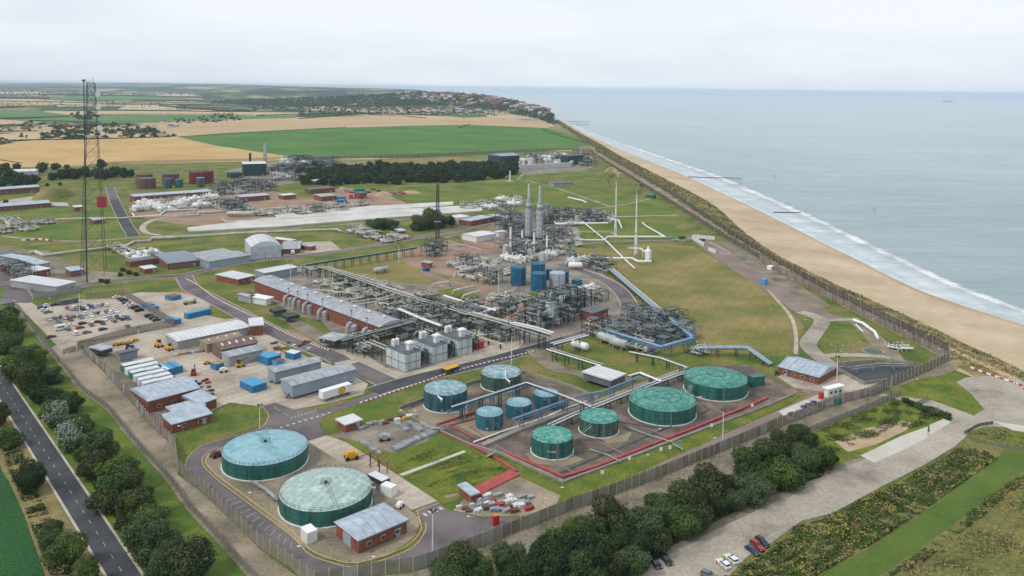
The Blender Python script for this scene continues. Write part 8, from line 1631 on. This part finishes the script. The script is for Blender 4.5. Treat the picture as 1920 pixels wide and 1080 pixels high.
t = thing('white_drum', P(1215, 492), 'upright white drum at the end of the lawn pipe', 'vessel'); child('shell', MB().lathe((0, 0, 1.5), [(2.2, 0), (2.2, 7), (1, 8), (.6, 10)], 14), 'white_plain', t, True)
for q in (0, 2.1, 4.2): child('leg', MB().box((1.8 * math.cos(q), 1.8 * math.sin(q), 0), (.3, .3, 1.6)), 'galv', t)
for x, y, ln, r, m_, rz, d_ in ((1087, 657, 8, 1.7, 'white_plain', AH + .0, 'white horizontal drum below the blue unit'), (1138, 645, 9, 2.0, 'vessel', AH, 'left grey horizontal drum of a pair below the blue unit'), (1160, 654, 8, 2.0, 'vessel', AH, 'right grey horizontal drum of a pair below the blue unit'), (450, 406, 22, 2.0, 'cream_pipe', .1, 'long cream horizontal vessel in the far plant'), (880, 512, 14, 1.5, 'vessel', AH + 1.57, 'long silver horizontal drum in the grey unit'), (715, 512, 10, 1.6, 'vessel', AH + 1.57, 'silver horizontal drum beside the central lawn'), (1079, 505, 8, 1.9, 'white_plain', 0, 'white twin drum beside the furnaces')):
    t = thing('vessel', P(x, y), d_, 'vessel', rz=rz); child('shell', MB().hvessel((0, 0, r + 1), ln, r), m_, t, True)
    for s_ in (-.3, .3): child('saddle', MB().box((s_ * ln, 0, 0), (.6, r * 1.5, 1.3)), 'bund_wall', t)
# the long white slabs
def slab(base, px, h, m_='white_slab'):
    W = [P(x, y) for x, y in px]; o = W[0]; a = [(p.x - o.x, p.y - o.y) for p in W]; ar = sum(a[i][0] * a[(i + 1) % len(a)][1] - a[(i + 1) % len(a)][0] * a[i][1] for i in range(len(a))); a = a if ar > 0 else a[::-1]
    ob = link('slab', MB().prism(a, 0, h).mesh('slab', m_), None, (o.x, o.y, 0)); return reg(ob, base, 'slab')
slab('long white concrete slab, nearer of the two long strips', [(354, 436), (520, 427), (700, 412), (905, 397), (902, 386), (700, 396), (500, 411), (351, 429)], 1.2)
slab('long white concrete strip behind the main slab', [(520, 411), (700, 395.5), (850, 385.5), (850, 379), (700, 387), (515, 404)], .8)
t = thing('enclosure_wall', P(700, 400), 'thin pale kerb beside the slab', 'kerb'); child('kerb', MB().box((0, 0, 0), (6, .5, .5)), 'pale_concrete', t); child('post', MB().box((0, 0, .5), (.3, .3, 1)), 'galv', t)
# basin by the coast gate
W = [P(1570, 690), P(1625, 718), P(1680, 706), P(1720, 690), P(1640, 683)]
struct('settling_basin', poly_mesh('settling_basin', W, 'dark_steel')); wall_run('basin_wall', 'far wall of the settling basin', 'wall', [(1570, 688), (1640, 682), (1722, 688)], 2.2, .5, 'bund_wall'); rack('grey gantry along the settling basin', [(1590, 690), (1650, 683), (1700, 684)], 2.5, 2, [(0, .3, .25, 'grey_pipe')], smat='galv')
for cx, cy, r in ((1637, 660, 5), (1588, 659, 3.4), (1570, 648, 3.2)):
    c = P(cx, cy); t = thing('inspection_pit', c, 'round concrete inspection pit in the headland lawn', 'pit'); child('rim', MB().lathe((0, 0, 0), [(r, 0), (r, .4), (r * .86, .4)], 24), 'bund_wall', t); child('cover', MB().lathe((0, 0, .35), [(r * .84, 0), (r * .84, .1)], 24), 'tank_green_old' if r > 4 else 'site_grass', t)
# stairs beside the bund tanks and signs on the bank
def stairs(base, x0, y0, z0, x1, y1, z1, wd=1.2):
    a, b = P(x0, y0, z0), P(x1, y1, z1); o = a.copy(); o.z = 0; t = thing('steel_stair', o, base, 'stair'); v = b - a; n_ = Vector((-v.y, v.x, 0)).normalized() * wd / 2; mb = MB()
    for s_ in (-1, 1): mb.tube([Vector((0, 0, a.z)) + n_ * s_, v + Vector((0, 0, a.z)) + n_ * s_], .12, 4)
    child('stringer', mb, 'galv', t); mb = MB()
    for i in range(14): p = v * (i + .5) / 14 + Vector((0, 0, a.z)); mb.box((p.x, p.y, p.z), (.4, wd, .06), math.atan2(v.y, v.x))
    child('tread', mb, 'galv', t); mb = MB()
    for s_ in (-1, 1): mb.tube([Vector((0, 0, a.z + 1.05)) + n_ * s_, v + Vector((0, 0, a.z + 1.05)) + n_ * s_], .05, 4)
    child('handrail', mb, 'galv', t)
stairs('grey steel stair climbing from the pipe wall to the faded green tank', 1080, 823, .5, 1108, 800, 6); stairs('grey steel stair by the left edge of the two widest green tanks', 1288, 747, .5, 1296, 722, 5); stairs('grey crossover stair at the front left of the bund', 912, 856, .3, 930, 846, 2.4); stairs('grey crossover stair over the red pipe', 1262, 832, 1.8, 1280, 842, .2); stairs('grey crossover stair at the left bund corner', 810, 802, 1.8, 830, 804, .8); stairs('steel stair at the left end of the double roofed house', 536, 745, .2, 542, 738, 2); stairs('steel stair under the narrower equipment house', 506, 716, .2, 512, 711, 1.5)
for x, y in ((1129, 895), (1180, 868), (1239, 851), (1256, 848), (1334, 806), (1410, 768)):
    t = thing('notice_sign', P(x, y), 'small white notice on post', 'sign'); child('post', MB().box((0, 0, 0), (.1, .1, 1.7)), 'galv', t); child('board', MB().box((0, -.06, 1.1), (1.0, .06, 1.2)), 'white_plain', t)
mb = MB()
# ------------------------------------------------------------------ haze: one even volume round camera and scene
hz = bpy.data.materials.new('haze'); hz.use_nodes = True; n = hz.node_tree.nodes
for q in list(n): n.remove(q)
ho = n.new('ShaderNodeOutputMaterial'); pv = n.new('ShaderNodeVolumePrincipled'); pv.inputs['Color'].default_value = (.68, .83, 1.0, 1); pv.inputs['Density'].default_value = .00004; pv.inputs['Anisotropy'].default_value = .0
hz.node_tree.links.new(pv.outputs[0], ho.inputs['Volume'])
mb = MB(); mb.box((-1500, 20500, SEA - 1.0), (94000, 46000, H0 + 26 - SEA)); me = mb.mesh('haze', hz); o = link('haze', me); o['kind'] = 'stuff'; o['label'] = 'thin blue summer haze over the coast'; o['category'] = 'haze'
sc.cycles.volume_bounces = 2
# ------------------------------------------------------------------ labels: make each single out its thing
LM = [('the pale blue roofed tank', 497, 850), ('the mint roofed tank', 611, 930), ('the brick pump house', 700, 1000), ('the blue tanks in the bund', 970, 770), ('the largest green tanks', 1290, 730),
      ('the beach side building', 1510, 700), ('the long compressor hall', 600, 570), ('the white roofed warehouse', 390, 630), ('the double roofed house', 600, 720), ('the site office', 310, 750),
      ('the fabric hangar', 480, 465), ('the lattice tower', 170, 500), ('the twin stacks', 1000, 420), ('the tall bright blue tanks', 1000, 520), ('the white gas turbine blocks', 800, 670),
      ('the crimson screen', 190, 380), ('the far brick hall', 320, 375), ('the generator house', 478, 320), ('the dark wood', 760, 320), ('the clad hall', 955, 300), ('the two flare stacks', 1175, 450),
      ('the brown mown field', 1330, 570), ('the concrete gas track', 1600, 660), ('the turning area', 1850, 740), ('the police cars', 1360, 1053), ('the public road', 120, 900), ('the car park', 200, 600), ('the portable cabins', 270, 690),
      ('the scrap yard', 740, 815), ('the coast fence', 1500, 540), ('the old concrete slab', 1680, 840), ('the control room', 1110, 590), ('the white slab', 620, 400), ('the seaside village', 760, 200), ('the slender mast', 820, 440), ('the blue pipe bridge', 1250, 640)]
ORD = ['leftmost', 'second from left', 'third from left', 'fourth from left', 'fifth from left', 'sixth from left', 'seventh from left', 'eighth from left', 'ninth from left', 'tenth from left', 'eleventh from left', 'twelfth from left', 'thirteenth from left', 'fourteenth from left']
bpy.context.view_layer.update()
from collections import defaultdict
byb = defaultdict(list)
for o, base, share in THINGS:
    if not share: byb[base].append(o)
for base, os_ in byb.items():
    if len(os_) == 1: os_[0]['label'] = base if len(base.split()) > 3 else base + ' in the car park'; continue
    sub = defaultdict(list)
    for o in os_:
        px, py = proj(o['_c'] if '_c' in o else o.matrix_world.translation)
        k = min(range(len(LM)), key=lambda i: (LM[i][1] - px) ** 2 + 5 * (LM[i][2] - py) ** 2); dx, dy = px - LM[k][1], (py - LM[k][2]) * 2.2
        rel = 'near'
        if abs(dx) > abs(dy): rel = 'right of' if dx > 0 else 'left of'
        else: rel = 'in front of' if dy > 0 else 'behind'
        sub[(rel, LM[k][0])].append((px, py, o))
    for (rel, lm), ls in sub.items():
        ls.sort(key=lambda q: q[0])
        if len(ls) > 7:      # split by depth first
            ls.sort(key=lambda q: -q[1]); h_ = (len(ls) + 1) // 2; rows = [('front row', sorted(ls[:h_], key=lambda q: q[0])), ('back row', sorted(ls[h_:], key=lambda q: q[0]))]
        else: rows = [('', ls)]
        for rn, rl in rows:
            for i, (px, py, o) in enumerate(rl):
                s_ = '%s, %s %s' % (base, rel, lm)
                if len(rl) > 1 or rn:
                    s_ += ', ' + (rn + ' ' if rn else '') + (ORD[i] if i < 14 else 'far right')
                o['label'] = s_
for o, base, share in THINGS:
    wds = o['label'].split()
    if len(wds) > 16: o['label'] = ' '.join(w_ for w_ in wds if w_ not in ('the', 'a', 'with', 'its'))
for o in bpy.data.objects:
    for k in ('_dim', '_r', '_h', '_c'):
        if k in o: del o[k]
